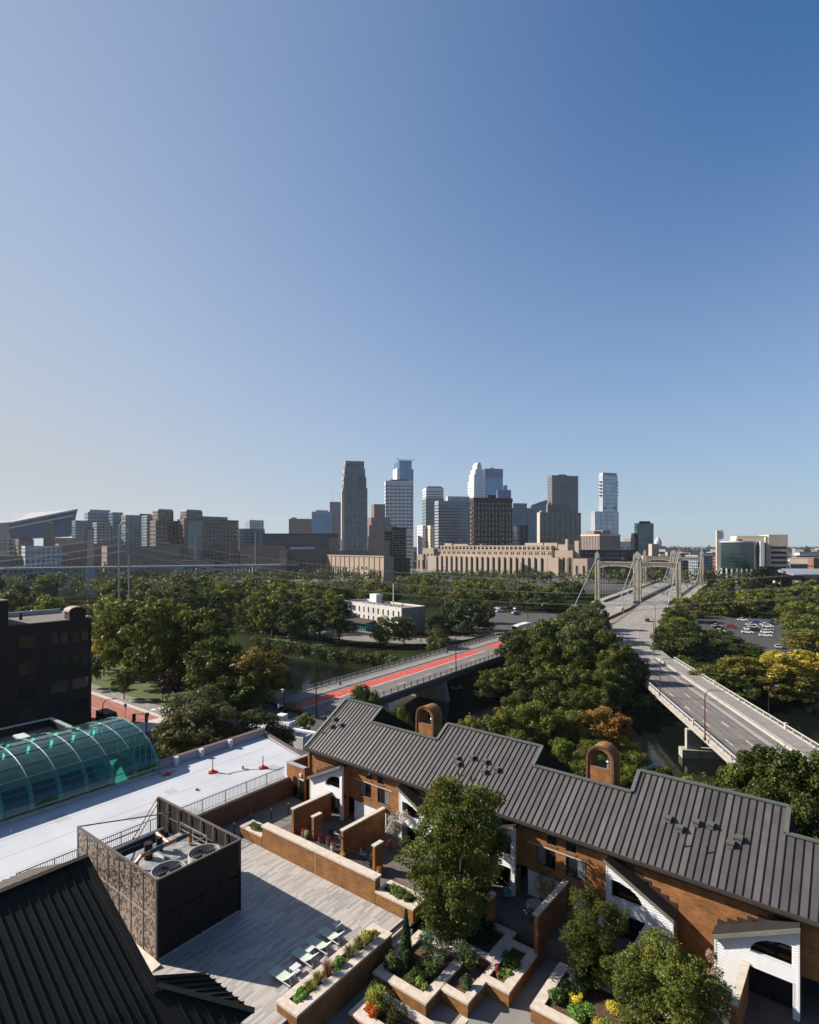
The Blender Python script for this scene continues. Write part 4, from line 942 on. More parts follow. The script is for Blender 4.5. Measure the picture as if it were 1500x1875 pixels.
# ---- front wall with window openings
def wall_holes(x0, x1, z0, z1, y, th, holes, m, name):
    xs_ = sorted({x0, x1, *[h[0] for h in holes], *[h[1] for h in holes]}); zs = sorted({z0, z1, *[h[2] for h in holes], *[h[3] for h in holes]})
    b = MB()
    for i in range(len(xs_)-1):
        # merge vertical runs
        run = None
        for j in range(len(zs)-1):
            cx, cz = (xs_[i]+xs_[i+1])/2, (zs[j]+zs[j+1])/2
            hole = any(h[0] < cx < h[1] and h[2] < cz < h[3] for h in holes)
            if not hole: run = [zs[j], zs[j+1]] if run is None else [run[0], zs[j+1]]
            if hole or j == len(zs)-2:
                if run: b.box(xs_[i], y, run[0], xs_[i+1], y+th, run[1]); run = None
    b.obj(name, m, t, o)
def window(x0, x1, z0, z1, y, slider=True, side=0):
    w = link('window', None, t, (x0-o[0], y-o[1], z0-o[2])); W, H = x1-x0, z1-z0
    MB().box(0,.06,0,W,.1,.05).box(0,.06,H-.05,W,.1,H).box(0,.06,.05,.05,.1,H-.05).box(W-.05,.06,.05,W,.1,H-.05).obj('frame', METALDK, w)
    MB().box(.05,.085,.05,W-.05,.095,H-.05).obj('pane', WINDK, w)
    MB().box(-.04,-.05,-.09,W+.04,.08,-.002).obj('sill', TRIMB, w)
    if slider:
        c0 = .06 if side == 0 else W*.52; MB().box(c0,.075,.07,c0+W*.42,.082,H-.07).obj('curtain', CURT, w)
        MB().box(W*.49,.05,.05,W*.52,.09,H-.05).obj('mullion', METALDK, w)
    return w
PER = 18.2
holes = []
for k in range(3):
    d = k*PER
    holes += [(-37.3+d,-35.8+d,2.55,3.86,0),(-35.0+d,-33.5+d,2.5,3.86,1),(-36.45+d,-35.7+d,4.28,4.95,2),(-35.0+d,-34.25+d,4.24,4.95,2)]
wall_holes(-44.45, 9, 1.98, ZE-.3, WT, .3, [h for h in holes], BRICK, 'brick_wall')
for h in holes: window(h[0], h[1], h[2], h[3], WT, h[4] != 2, 0 if h[4] == 0 else 1)
for k in range(3):
    d = k*PER
    MB().box(-38.0+d, WT-.02, 3.9, -33.3+d, WT-.003, 3.97).obj('lintel_band', CAP, t, o)
    MB().box(-38.0+d, WT-.06, 1.88, -31.75+d, WT+.2, 1.98).obj('belt_trim', TRIMB, t, o)
def lap(y, rows, zmin, bh, edge, name='siding'):
    """lap siding: each board leans out at its foot; edge(z) -> list of (xa, xb)"""
    b = MB()
    for i in range(rows):
        za, zb = zmin+i*bh, zmin+(i+1)*bh
        for (a0, b0), (a1, b1) in zip(edge(za+1e-3), edge(zb-1e-3)) if len(edge(za+1e-3)) == len(edge(zb-1e-3)) else [(q, q) for q in edge((za+zb)/2)]:
            if b0-a0 < .01 and b1-a1 < .01: continue
            b.poly([(a0,y-.045,za),(b0,y-.045,za),(b1,y-.004,zb),(a1,y-.004,zb)])
            b.poly([(a0,y-.004,za),(b0,y-.004,za),(b0,y-.045,za),(a0,y-.045,za)])
    return b
# lower walls between the wings: siding and a brick pier, plus full brick parts
for k in range(3):
    d = k*PER
    for a, b_ in ((-38.0,-35.1),(-34.4,-31.7)):
        MB().box(a+d, WT+.05, 0, b_+d, WT+.3, 1.88).obj('lower_wall', TRIMW, t, o)
        q = lap(WT+.05, 12, 0, .156, lambda z, a=a+d, b_=b_+d: [(a, b_)]).obj('siding', SIDING, t, o); q['kind'] = 'stuff'
    MB().box(-35.1+d, WT-.02, 0, -34.4+d, WT+.3, 1.88).obj('brick_pier', BRICK, t, o)
for a, b_ in ((-44.45,-43.2),(-27.4,-24.9),(-9.4,-7.1),(8.2,9)): MB().box(a, WT, -1.3, b_, WT+.3, 1.978).obj('brick_pier', BRICK, t, o)

# ---- wings with mono pitch tops
def wing(xl, xh, lab=None):
    """xl = low side, xh = high side"""
    sg = 1 if xh > xl else -1; ZL, ZH = 2.88, 5.08; m_ = (ZH-ZL)/(xh-xl)
    w = link('porch_wing', None, t, (xh-o[0], FW-o[1], 0)); wo = (xh, FW, 0)
    ztop = lambda x: ZL+(x-xl)*m_
    dh0, dh1 = xh-sg*.32, xh-sg*2.5                              # door opening
    s0, s1 = xh-sg*.36, xh-sg*2.35                               # slit
    def slit(z):
        if z <= 2.84 or z >= 3.98: return None
        f = (z-2.84)/1.14; return (s0, s0+(s1-s0)*math.sqrt(max(0, 1-f*f)))
    def edge(z):
        xa = xl if z <= ZL else xl+(z-ZL)/m_
        lo, hi = min(xa, xh), max(xa, xh); iv = [(lo, hi)]
        for op in ((dh0, dh1) if z < 1.95 else None, slit(z)):
            if op:
                a, b = min(op), max(op); out = []
                for p, q in iv:
                    if b <= p or a >= q: out.append((p, q)); continue
                    out.append((p, max(p, a))); out.append((min(q, b), q))
                iv = out
        return iv
    bd = MB(); bh = .165; z = 0
    cuts = [0, 1.95, 2.84, 2.88, 3.98, 5.08]
    zs = set(cuts); k = 0
    while k*bh < 5.08: zs.add(round(k*bh, 4)); k += 1
    zs = sorted(zs)
    for za, zb in zip(zs[:-1], zs[1:]):
        if zb-za < .004: continue
        e0, e1 = edge(za+1e-4), edge(zb-1e-4)
        if len(e0) != len(e1): e0 = e1 = edge((za+zb)/2)
        kk = math.floor((za+1e-6)/bh); f0, f1 = (za-kk*bh)/bh, (zb-kk*bh)/bh
        ya, yb = FW-.05*(1-f0), FW-.05*(1-f1)
        for (a0, b0), (a1, b1) in zip(e0, e1):
            bd.poly([(a0,ya,za),(b0,ya,za),(b1,yb,zb),(a1,yb,zb)])
            if f0 < .01: bd.poly([(a0,FW,za),(b0,FW,za),(b0,ya,za),(a0,ya,za)])
    q = bd.obj('siding', SIDING, w, wo); q['kind'] = 'stuff'
    # backing shell (gives the openings real thickness)
    sh = MB()
    for za, zb in zip(zs[:-1], zs[1:]):
        if zb-za < .004: continue
        e0, e1 = edge(za+1e-4), edge(zb-1e-4)
        if len(e0) != len(e1): e0 = e1 = edge((za+zb)/2)
        for (a0, b0), (a1, b1) in zip(e0, e1):
            if b0-a0 < .02 and b1-a1 < .02: continue
            for xx0, xx1 in ((a0, a1), (b0, b1)): sh.poly([(xx0,FW-.01,za),(xx1,FW-.01,zb),(xx1,FW+.16,zb),(xx0,FW+.16,za)])
            sh.poly([(a0,FW+.16,za),(a1,FW+.16,zb),(b1,FW+.16,zb),(b0,FW+.16,za)])
    sh.obj('shell', TRIMW, w, wo)
    tr = MB(); tr.box(xh-sg*.0, FW-.05, 0, xh-sg*.1, FW+.02, ZH-.05).box(xl, FW-.05, 0, xl+sg*.1, FW+.02, ZL-.02)
    tr.box(min(dh0,dh1)-.07, FW-.045, 1.95, max(dh0,dh1)+.07, FW-.03, 2.04); tr.box(dh0, FW-.045, 0, dh0+sg*.07, FW-.03, 1.95)
    tr.obj('trim', TRIMW, w, wo)
    MB().box(xh-sg*.001, FW, 0, xh-sg*.12, WT-.003, ZH-.1).obj('side_wall', BRICK if sg > 0 else TRIMW, w, wo)
    MB().box(xl, FW, 0, xl+sg*.12, WT-.003, ZL-.05).obj('side_wall', BRICK, w, wo)
    r = MB(); e0, e1 = xl-sg*.12, xh+sg*.5; za, zb = ztop(e0)+.06, ztop(xh)+.06
    r.extr([(e0,FW-.32,za),(e0,WT-.003,za),(xh,WT-.003,zb),(xh,FW-.32,zb)], (0,0,.12)); r.obj('wing_roof', mat('dark wing roof', (.028,.022,.02), .8, spec=.1), w, wo)
    f = MB(); f.extr([(e0,FW-.36,za-.10),(e0,FW-.325,za-.10),(xh+sg*.05,FW-.325,zb-.10),(xh+sg*.05,FW-.36,zb-.10)], (0,0,.26)); f.obj('fascia', mat('olive grey fascia', (.17,.165,.14), .6), w, wo)
    f2 = MB(); f2.extr([(xl,FW-.06,ztop(xl)-.06),(xl,FW-.0,ztop(xl)-.06),(xh,FW-.0,ZH-.06),(xh,FW-.06,ZH-.06)], (0,0,.1)); f2.obj('frieze', TRIMW, w, wo)
    for k in range(8):                                            # stepped flashing on the brick
        a, b = xl+(xh-xl)*k/8, xl+(xh-xl)*(k+1)/8; zz_ = ztop(min(a,b) if sg > 0 else max(a,b))+.2
        z1_ = min(max(ztop(a), ztop(b))+.30, ZE-.45)
        if z1_ > zz_: MB().box(a, WT-.03, zz_-.1, b, WT-.004, z1_).obj('step_flashing', mat('brown step flashing', (.045,.03,.026), .7), w, wo)
    MB().box(dh0, WT-.12, 0, dh1, WT-.06, 2.6).obj('door_glass', WINDK, w, wo)
    MB().box((dh0+dh1)/2-.04, WT-.16, 0, (dh0+dh1)/2+.04, WT-.13, 2.3).obj('door_mullion', METALDK, w, wo)
    MB().box(s1, WT-.10, 2.84, s0, WT-.05, 4.2).obj('slit_glass', WINDK, w, wo)
    return w
for xl, xh in ((-43.3,-38.7),(-27.4,-31.66),(-24.9,-20.4),(-9.4,-13.6),(-7.14,-2.95),(8.3,4.3)): wing(xl, xh)
for x in (-38.55, -20.25, -31.85, -13.8): MB().tube([(x,FW+.3,2.2),(x,FW+.1,2.2)], .12, 10).obj('wall_lamp', METALD, t, o)
# ---- roof vents and pipes
vent = MB(); vent.box(-.17,-.17,-.1,.17,.17,.18); vm = [vent.mesh('roof_vent', mat('weathered grey vent', (.13,.13,.12), .6, .2)), MB().box(-.23,-.23,.18,.23,.23,.30).mesh('hood', mat('weathered grey vent', (.13,.13,.12)))]
for (x, y) in ((-27.86,40.63),(-27.44,40.24),(-26.52,41.04),(-25.2,41.03),(-24.82,40.24),(-23.88,40.66),(-43.68,41.05),(-43.31,40.25),(-42.33,40.67),(-10.55,40.67),(-9.73,40.27),(-8.9,40.91),(-8.05,41.0),(-6.77,40.24),(-6.38,40.67)):
    v_ = link('roof_vent', vm[0], t, (x-o[0], y-o[1], zroof(y)+.03)); link('hood', vm[1], v_)
pm2 = MB().tube([(0,0,0),(0,0,.42)], .05, 8).mesh('vent_pipe', SEAM)
for (x, y) in ((-26.86,39.43),(-25.52,39.39),(-43.69,39.45),(-9.22,39.42),(-7.95,39.44)): link('vent_pipe', pm2, t, (x-o[0], y-o[1], zroof(y)))
# ---- arched brick chimneys
for x0, lab in ((-35.4,'arched brick chimney with an opening near its top at the left'),(-17.75,'arched brick chimney')):
    c = link('arched_chimney', None, t, (x0-o[0], 44.5-o[1], 0)); W, R = 2.15, 1.075; zs_ = 8.95
    n = 14
    arch = lambda r, k: (x0+R+r*math.cos(math.pi*k/n), zs_+r*math.sin(math.pi*k/n))
    bodyz = 8.2
    MB().box(x0, 44.5, 3, x0+W, 46.0, bodyz).obj('body', BRICK, c, (x0,44.5,0))
    MB().box(x0, 44.5, bodyz, x0+.3, 46.0, zs_).box(x0+W-.3, 44.5, bodyz, x0+W, 46.0, zs_).obj('cheek', BRICK, c, (x0,44.5,0))
    a = MB()
    for k in range(n):
        p = [arch(R,k), arch(R,k+1), arch(R-.3,k+1), arch(R-.3,k)]; a.extr([(q[0],44.5,q[1]) for q in p], (0,1.5,0))
    a.obj('arch', BRICK, c, (x0,44.5,0))
    a = MB()
    for k in range(n):
        p = [arch(R+.05,k), arch(R+.05,k+1), arch(R-.12,k+1), arch(R-.12,k)]; a.extr([(q[0],44.42,q[1]) for q in p], (0,.1,0))
    a.box(x0-.05,44.42,6.8,x0+.12,44.52,zs_).box(x0+W-.12,44.42,6.8,x0+W+.05,44.52,zs_); a.obj('soldier_trim', brick_mat('darker trim brick', (.10,.05,.03), (.13,.065,.038), (.1,.07,.05)), c, (x0,44.5,0))
    MB().tube([(x0+1.55,45.2,bodyz),(x0+1.55,45.2,bodyz+.55)], .2, 12).tube([(x0+1.55,45.2,bodyz+.55),(x0+1.55,45.2,bodyz+.72)], [.3,.18], 12).obj('flue', METALG, c, (x0,44.5,0))
    MB().box(x0+.3, 44.48, bodyz, x0+W-.3, 44.62, bodyz+.12).obj('sill', TRIMB, c, (x0,44.5,0))
# ---- low brick block with a sunken court at the left end, stair and door
t2, o2 = lthing(FH, 'stair_block', 'small square brick block with an open sunken top at the left end of the townhouses', 'building', -47.35, 37.8, 0)
for a in ((-47.35,37.7,-.02,-44.5,37.95,3.3),(-47.35,37.95,-.02,-47.1,40.3,3.3),(-47.1,40.05,-.02,-44.5,40.3,3.3)): MB().box(*a).obj('wall', BRICK, t2, o2)
MB().box(-47.42,37.62,3.3,-44.5,38.1,3.42).obj('coping', GREYCOP, t2, o2); MB().box(-47.42,38.1,3.3,-47.0,40.4,3.42).obj('coping', GREYCOP, t2, o2)
MB().box(-47.1,37.95,2.1,-44.5,40.05,2.2).obj('sunken_floor', GRAVEL, t2, o2)
MB().box(-45.35,37.66,0,-44.6,37.69,2.1).obj('door', METALD, t2, o2); MB().box(-45.4,37.6,2.1,-44.55,37.69,2.2).obj('door_lintel', CAP, t2, o2)
MB().box(-45.2,37.6,2.45,-44.95,37.69,2.75).obj('wall_light', mat('cream lamp glass', (.75,.70,.6)), t2, o2)
a = MB(); n = 8
a.extr([(-46.3,37.66,0),(-45.6,37.66,0),(-45.6,37.66,1.7)]+[(-45.95+.35*math.cos(math.pi*k/n),37.66,1.9+.35*math.sin(math.pi*k/n)) for k in range(n+1)]+[(-46.3,37.66,1.7)], (0,.03,0)); a.obj('arched_niche', WINDK, t2, o2)

# ---- privacy walls of the patios (house frame)
def pwall(lab, x, y0, y1, z1, z0=0., th=.28, slope=False):
    c, oo = lthing(FH, 'patio_wall', lab, 'wall', x, y0, z0)
    MB().box(x-th/2, y0, z0, x+th/2, y1, z1-.12).obj('brickwork', BRICK, c, oo); MB().box(x-th/2-.06, y0-.06, z1-.12, x+th/2+.06, y1, z1).obj('coping', CAP, c, oo)
pwall('tall patio wall left of the first patio, with a cream cap', -40.3, 32.75, FW-.06, 2.36)
pwall('short brick stub wall between the pots of the first patio', -38.1, 33.2, 34.15, 2.15)
pwall('tall patio wall with a white round table at its foot, centre of the visible patios', -34.1, 32.9, WT-.1, 2.34)
pwall('short brick stub wall beside the orange flower pot', -30.45, 32.85, 33.8, 2.3)
pwall('tall patio wall in tree shade below the two middle windows', -16.75, 33.5, WT-.1, 2.2, -1.3)
pwall('short leaning looking patio wall in front of the fourth white wing', -10.75, 33.5, 37.0, 2.2, -1.3)
pwall('cream capped patio wall in front of the last white wing', -5.5, 33.6, FW-.06, 2.1, -1.3)
pwall('patio wall hidden behind the big tree', -22.5, 33.4, FW-.06, 2.2)
pwall('short stub wall near the shaded patio furniture', -20.3, 33.3, 34.2, 1.9)

# ---- patio rails and furniture
def prail(lab, x0, y0, x1, y1, z=0.0):
    c, oo = lthing(FH, 'patio_railing', lab, 'railing', x0, y0, z); n = max(2, int(math.hypot(x1-x0, y1-y0)/.16))
    b = MB()
    for k in range(n+1):
        q = (x0+(x1-x0)*k/n, y0+(y1-y0)*k/n); MB().bar((q[0],q[1],z),(q[0],q[1],z+.95),.02).obj('baluster', METALD, c, oo)
    MB().bar((x0,y0,z+.97),(x1,y1,z+.97),.045).obj('top_rail', METALD, c, oo)
prail('black picket rail in front of the first patio', -38.0, 33.0, -34.3, 33.0); prail('black picket rail in front of the second patio', -33.9, 32.95, -30.6, 32.95)
def chair_patio(lab, x, y, z, rot, col, grp='patio chairs'):
    c = thing('patio_chair', lab, 'chair', FH.w(x, y, z), AH+rot, grp)
    for a in (-.22,.22):
        for b in (-.22,.22): MB().bar((a,b,0),(a,b,.45 if b < 0 else .9),.03).obj('leg', METALD, c)
    MB().box(-.24,-.24,.42,.24,.24,.47).obj('seat', TINT, c).color = (*col,1); MB().box(-.24,.2,.5,.24,.24,.92).obj('backrest', TINT, c).color = (*col,1)
    for a in (-.25,.25): MB().bar((a,-.22,.65),(a,.22,.65),.03).obj('armrest', METALD, c)
chair_patio('dark chair beside the red flowers on the first patio', -36.9, 34.2, 0, .4, (.03,.03,.03))
chair_patio('grey metal chair behind the rail on the second patio', -32.6, 33.9, 0, 2.6, (.3,.3,.3))
chair_patio('dark chair on the first patio nearest the tall wall', -35.2, 34.6, 0, -1.2, (.03,.03,.03))
chair_patio('black chair with a coral cushion beside the second patio siding', -31.9, 36.2, 0, -1.4, (.28,.05,.04))
chair_patio('teal chair in the shaded patio under the big tree', -20.6, 36.6, 0, .8, (.02,.22,.24))
chair_patio('teal lounge chair nearer the shaded patio wall', -18.0, 35.8, 0, 2.1, (.02,.18,.22))
c = thing('satellite_dish', 'white satellite dish clamped to the near end of the tall middle patio wall', 'satellite dish', FH.w(-34.35, 33.0, 1.35), AH)
dm = MB(); nr = 20
for j in range(4):
    r0, r1 = .42*j/4, .42*(j+1)/4
    for k in range(nr):
        a0, a1 = 2*math.pi*k/nr, 2*math.pi*(k+1)/nr; f = lambda r, a: (r*math.cos(a), -.25+r*r*.5*-1+.15, .35+r*math.sin(a)*.9)
        g0 = [(-.25+q[0], q[1], q[2]+.1) for q in (f(r0,a0), f(r1,a0), f(r1,a1), f(r0,a1))]
        g0 = [(x, y*math.cos(.9)-(z-.45)*math.sin(.9), (z-.45)*math.cos(.9)+y*math.sin(.9)+.55) for x, y, z in g0]; dm.poly(g0 if j else g0[1:])
dm.obj('dish', TRIMW, c); MB().tube([(0,0,0),(0,0,.3),(-.2,0,.5)], .03, 6).obj('mast', METALG, c); MB().bar((-.25,0,.5),(-.3,-.35,.75),.03).obj('feed_arm', METALG, c)
c = thing('patio_table', 'grey glass patio table in the shade below the middle windows', 'table', FH.w(-18.3, 36.5, 0))
MB().tube([(0,0,.7),(0,0,.74)], .65, 20).obj('table_top', mat('grey table top', (.35,.34,.33), .4), c)
for k in range(4): a = k*math.pi/2; MB().bar((.4*math.cos(a),.4*math.sin(a),0),(.3*math.cos(a),.3*math.sin(a),.7),.04).obj('leg', METALD, c)
def pot(lab, x, y, z, potcol, r=.22, fr=FH):
    c = thing('flower_pot', lab, 'flower pot', fr.w(x, y, z), 0, 'flower pots on the patios')
    MB().tube([(0,0,0),(0,0,.05),(0,0,.42),(0,0,.46)], [r*.7,r*.75,r,r*1.05], 14).obj('pot', TINT, c).color = (*potcol,1)
    return c
POTS = []
for (x, y, pc, fc, lab) in ((-29.9,32.9,(.05,.25,.25),(.42,.14,.02),'teal pot of orange flowers beside the short stub wall'),(-37.3,33.4,(.25,.1,.05),(.22,.02,.015),'terracotta pot of red flowers behind the first patio rail'),(-36.4,33.5,(.2,.2,.2),(.24,.02,.02),'grey pot of red flowers near the first patio chairs'),(-39.2,33.1,(.3,.12,.06),(.30,.05,.03),'low pot of coral flowers at the left patio wall foot'),(-35.4,33.1,(.5,.5,.5),(.3,.2,.15),'white pot of pink flowers by the tall patio wall'),(-33.6,32.5,(.3,.2,.1),(.45,.38,.10),'small pot of pale yellow flowers on the garden wall line'),(-38.7,33.0,(.15,.15,.15),(.35,.4,.12),'dark pot of green herbs left of the first stub wall')):
    POTS.append((pot(lab, x, y, 0, pc), fc))
c = thing('grill', 'black gas grill on the second patio beside the stub wall', 'grill', FH.w(-30.95, 33.5, 0), AH)
MB().box(-.35,-.25,.1,.35,.25,.8).obj('cabinet', METALD, c)
a = MB(); a.extr([(-.35,-.28,.8),(-.35,.28,.8),(-.35,.22,1.05),(-.35,0,1.15),(-.35,-.22,1.05)], (.7,0,0)); a.obj('hood', METALD, c); MB().box(.35,-.2,.72,.6,.2,.78).obj('side_shelf', METALG, c)
c, oo = lthing(FH, 'wall_ornament', 'dark metal vine ornament on the white siding of the second patio', 'ornament', -32.9, WT+.0, 1.2)
b = MB(); rr = random.Random(9)
for k in range(9):
    x, z = -33.4+k*.13, 1.25+.12*math.sin(k*1.3); b.bar((x,WT-.02,z),(x+.15,WT-.02,z+.1*math.sin(k*2.)),.04); b.extr([(x,WT-.03,z),(x+.09,WT-.03,z+.12),(x-.04,WT-.03,z+.16)], (0,.02,0))
b.obj('vine', METALD, c, oo)
# ================================================================== TREES
def leaf_mesh(name, lobes, n, size, seed, trunk=None, squash=1.0, jit=.5, elong=1.0, shell=.35):
    """lobes: (x,y,z,r) balls of leaves; many leaf sized faces spread through each ball, plus trunk and limbs"""
    r = np.random.RandomState(seed); lobes = np.array(lobes); w = lobes[:, 3]**2; w /= w.sum()
    idx = r.choice(len(lobes), n, p=w); c = lobes[idx]
    d = r.normal(size=(n, 3)); d[:, 2] = d[:, 2]*.9+.18; d /= np.linalg.norm(d, axis=1)[:, None]
    rad = c[:, 3]*(1-shell*r.rand(n)**1.5 + .14*r.normal(size=n)**2*.5)
    p = c[:, :3] + d*rad[:, None]*np.array([1, 1, squash])
    nm = d + jit*r.normal(size=(n, 3)); nm /= np.linalg.norm(nm, axis=1)[:, None]
    a = np.cross(nm, r.normal(size=(n, 3))); a /= np.linalg.norm(a, axis=1)[:, None]; b = np.cross(nm, a)
    s = size*(.6+.8*r.rand(n)); a *= (s*.5*elong)[:, None]; b *= (s*.36)[:, None]
    v = np.stack([p-a, p+b*1.0+nm*(s*.1)[:, None], p+a, p-b], 1).reshape(-1, 3)
    me = bpy.data.meshes.new(name); nf = n
    me.vertices.add(4*nf); me.vertices.foreach_set('co', v.ravel())
    me.loops.add(4*nf); me.loops.foreach_set('vertex_index', np.arange(4*nf, dtype=np.int32))
    me.polygons.add(nf); me.polygons.foreach_set('loop_start', np.arange(0, 4*nf, 4, dtype=np.int32))
    me.update(calc_edges=True)
    at = me.attributes.new('var', 'FLOAT', 'FACE')
    lobev = r.rand(len(lobes)); at.data.foreach_set('value', np.clip(.55*lobev[idx]+.45*r.rand(n), 0, 1).astype(np.float32))
    me.materials.append(LEAF); return me
def bush_lobes(seed, R, H, z0, n=34):
    r = random.Random(seed); out = []; pf = ((0,.42),(.2,.70),(.45,.95),(.68,1.0),(.86,.80),(1.0,.42))
    for i in range(n):
        f = (i+.5)/n; k = next(a[1]+(b[1]-a[1])*(f-a[0])/(b[0]-a[0]) for a, b in zip(pf[:-1], pf[1:]) if a[0] <= f <= b[0])
        a = i*2.399+r.random()*.9; rr = R*k*(.25+.62*math.sqrt(r.random())); cr = R*(.20+.12*r.random()); cx, cy, cz = rr*math.cos(a), rr*math.sin(a), z0+H*(.05+.88*f)
        out.append((cx, cy, cz, cr))
        for j in range(6):
            th, ph = r.random()*6.28, math.acos(r.uniform(-1, 1)); q = cr*(.8+.5*r.random()); out.append((cx+q*math.sin(ph)*math.cos(th), cy+q*math.sin(ph)*math.sin(th), cz+q*math.cos(ph)*1.1, cr*(.25+.3*r.random())))
    return out
def crown_lobes(seed, R, H, z0, nl=9, sub=6, top=1.0, open_=0.):
    """crown = big limbs' worth of clumps, each clump a cluster of smaller balls"""
    r = random.Random(seed); out = []
    for i in range(nl):
        a = i*2.399+r.random()*.8; f = (i+.5)/nl; zz = z0+H*(.14+.74*f); k = math.sin(math.pi*min(1, max(0, .30+.62*f*top)))*1.0
        rr = R*(.30+.42*k)*(.75+.4*r.random()); cx, cy = rr*math.cos(a), rr*math.sin(a); cr = R*(.36+.14*r.random())*(1.12-.35*f)
        out.append((cx, cy, zz, cr*.62))
        for j in range(sub):
            th, ph = r.random()*6.28, math.acos(r.uniform(-.5, 1)); q = cr*(.70+.32*r.random())
            out.append((cx+q*math.sin(ph)*math.cos(th), cy+q*math.sin(ph)*math.sin(th), zz+q*math.cos(ph)*.8, cr*(.26+.24*r.random())))
    out.append((0, 0, z0+H*.86, R*.30))
    return out
def trunk_mesh(name, seed, R, H, z0, th):
    r = random.Random(seed); m = MB(); top = z0+H*(.72 if R != 4.4 else .5)
    lean = (r.uniform(-.4, .4), r.uniform(-.4, .4))
    m.tube([(0,0,-.5),(0,0,z0*.5),(lean[0]*.5,lean[1]*.5,z0+H*.2),(lean[0],lean[1],top)], [th*1.25, th, th*.7, th*.15], 8)
    for i in range(6):
        a = i*2.399+r.random()*.8; zz = z0*.7+H*.1*i*.5; q = R*.62
        m.tube([(0,0,zz),(q*.4*math.cos(a),q*.4*math.sin(a),zz+H*.15),(q*math.cos(a),q*math.sin(a),zz+H*.3)], [th*.5, th*.32, th*.08], 5)
    return m.mesh('trunk', BARK)
PROTO = {}
def proto(kind, var):
    key = (kind, var)
    if key in PROTO: return PROTO[key]
    sd = hash_(kind)*31+var
    if kind == 'near':    R, H, z0, n, sz = 4.6, 11.6, 1.1, 26000, .27
    elif kind == 'mid':   R, H, z0, n, sz = 5.0, 12.2, 1.2, 7000, .52
    elif kind == 'hero':  R, H, z0, n, sz = 4.4, 12.4, .9, 60000, .15
    elif kind == 'far':   R, H, z0, n, sz = 5.4, 11.5, 1.2, 2600, .95
    elif kind == 'tall':  R, H, z0, n, sz = 4.0, 15.0, 3.5, 5200, .6
    elif kind == 'small': R, H, z0, n, sz = 2.6, 4.6, 1.7, 2200, .38
    lob = crown_lobes(sd, R, H, z0, 14 if kind != 'small' else 8, 7 if kind in ('near','mid','tall','hero') else 5, top={'tall':.8,'hero':.62}.get(kind, 1.0))
    if kind == 'hero': lob = bush_lobes(sd, R, H, z0)
    PROTO[key] = (leaf_mesh('crown', lob, n, sz, sd, jit=.85 if kind == 'hero' else .5, elong=1.5 if kind == 'hero' else 1.), trunk_mesh('trunk', sd, R, H, z0, .32 if kind != 'small' else .13), H+z0, R)
    return PROTO[key]
def hash_(s): return sum(ord(c)*(i+3) for i, c in enumerate(s)) % 97
GREENS = [(.052,.070,.013),(.070,.090,.015),(.094,.114,.018),(.042,.060,.013),(.118,.130,.022),(.086,.092,.017),(.060,.080,.016)]
YG, OR, YE, OL = (.150,.160,.035), (.20,.115,.032), (.36,.29,.065), (.110,.088,.032)
TREES = []
tr_rnd = random.Random(11)
def tree(x, y, z, h, w, kind='mid', color=None, label='tree', group=None, rot=None, name='leafy_tree', var=None):
    v = tr_rnd.randrange(5) if var is None else var
    cm, tm, H, R = proto(kind, v)
    c = color or tr_rnd.choice(GREENS); j = tr_rnd.uniform(.85, 1.15); c = tuple(k*j for k in c)
    t = thing(name, label, 'tree', (x, y, z), tr_rnd.random()*6.28 if rot is None else rot, group); sx, sz = w/2/R/1.05, h/(H+.4)
    t.scale = (sx, sx*tr_rnd.uniform(.92, 1.08), sz)
    a = link('crown', cm, t, color=c); link('trunk', tm, t)
    TREES.append((x, y, w)); return t
def inside(p, poly):
    x, y = p; r = False; n = len(poly)
    for i in range(n):
        x1, y1 = poly[i]; x2, y2 = poly[(i+1) % n]
        if (y1 > y) != (y2 > y) and x < (x2-x1)*(y-y1)/(y2-y1)+x1: r = not r
    return r
def seg_d(p, a, b):
    p, a, b = Vector(p), Vector(a), Vector(b); d = b-a; t = max(0, min(1, (p-a).dot(d)/d.length_squared)); return (p-a-d*t).length
# corridors kept free of trees: (polyline, half width)
CLEAR = [([lbp(-36, LW/2)[:2], lbp(105, LW/2)[:2]], LW/2+3.5), ([tuple(RB0+RBD*10+Vector((RBD.y,-RBD.x))*8), tuple(RB0+RBD*141+Vector((RBD.y,-RBD.x))*8)], 12.5),
         ([tuple((Vector(a)+Vector(b))/2) for a, b in zip(RL, RR)], 10.5), ([tuple((Vector(a)+Vector(b))/2) for a, b in zip(LLf, LRt)], 11.5),
         ([tuple(T2-TD*30), tuple(T2+TD*200)], 30)]
NOGO = [[(-36,262),(-1,222),(14,240),(-20,275)], [(108,205),(112,235),(150,292),(200,262),(160,200),(120,172)], [(-20,212),(22,205),(34,232),(4,226),(-6,222)],
        [(8,262),(40,238),(60,270),(40,300),(10,300)]]
def free(x, y, w):
    for pl, hw in CLEAR:
        for a, b in zip(pl[:-1], pl[1:]):
            if seg_d((x, y), a, b) < hw+w*.28: return False
    return not any(inside((x, y), n) for n in NOGO)
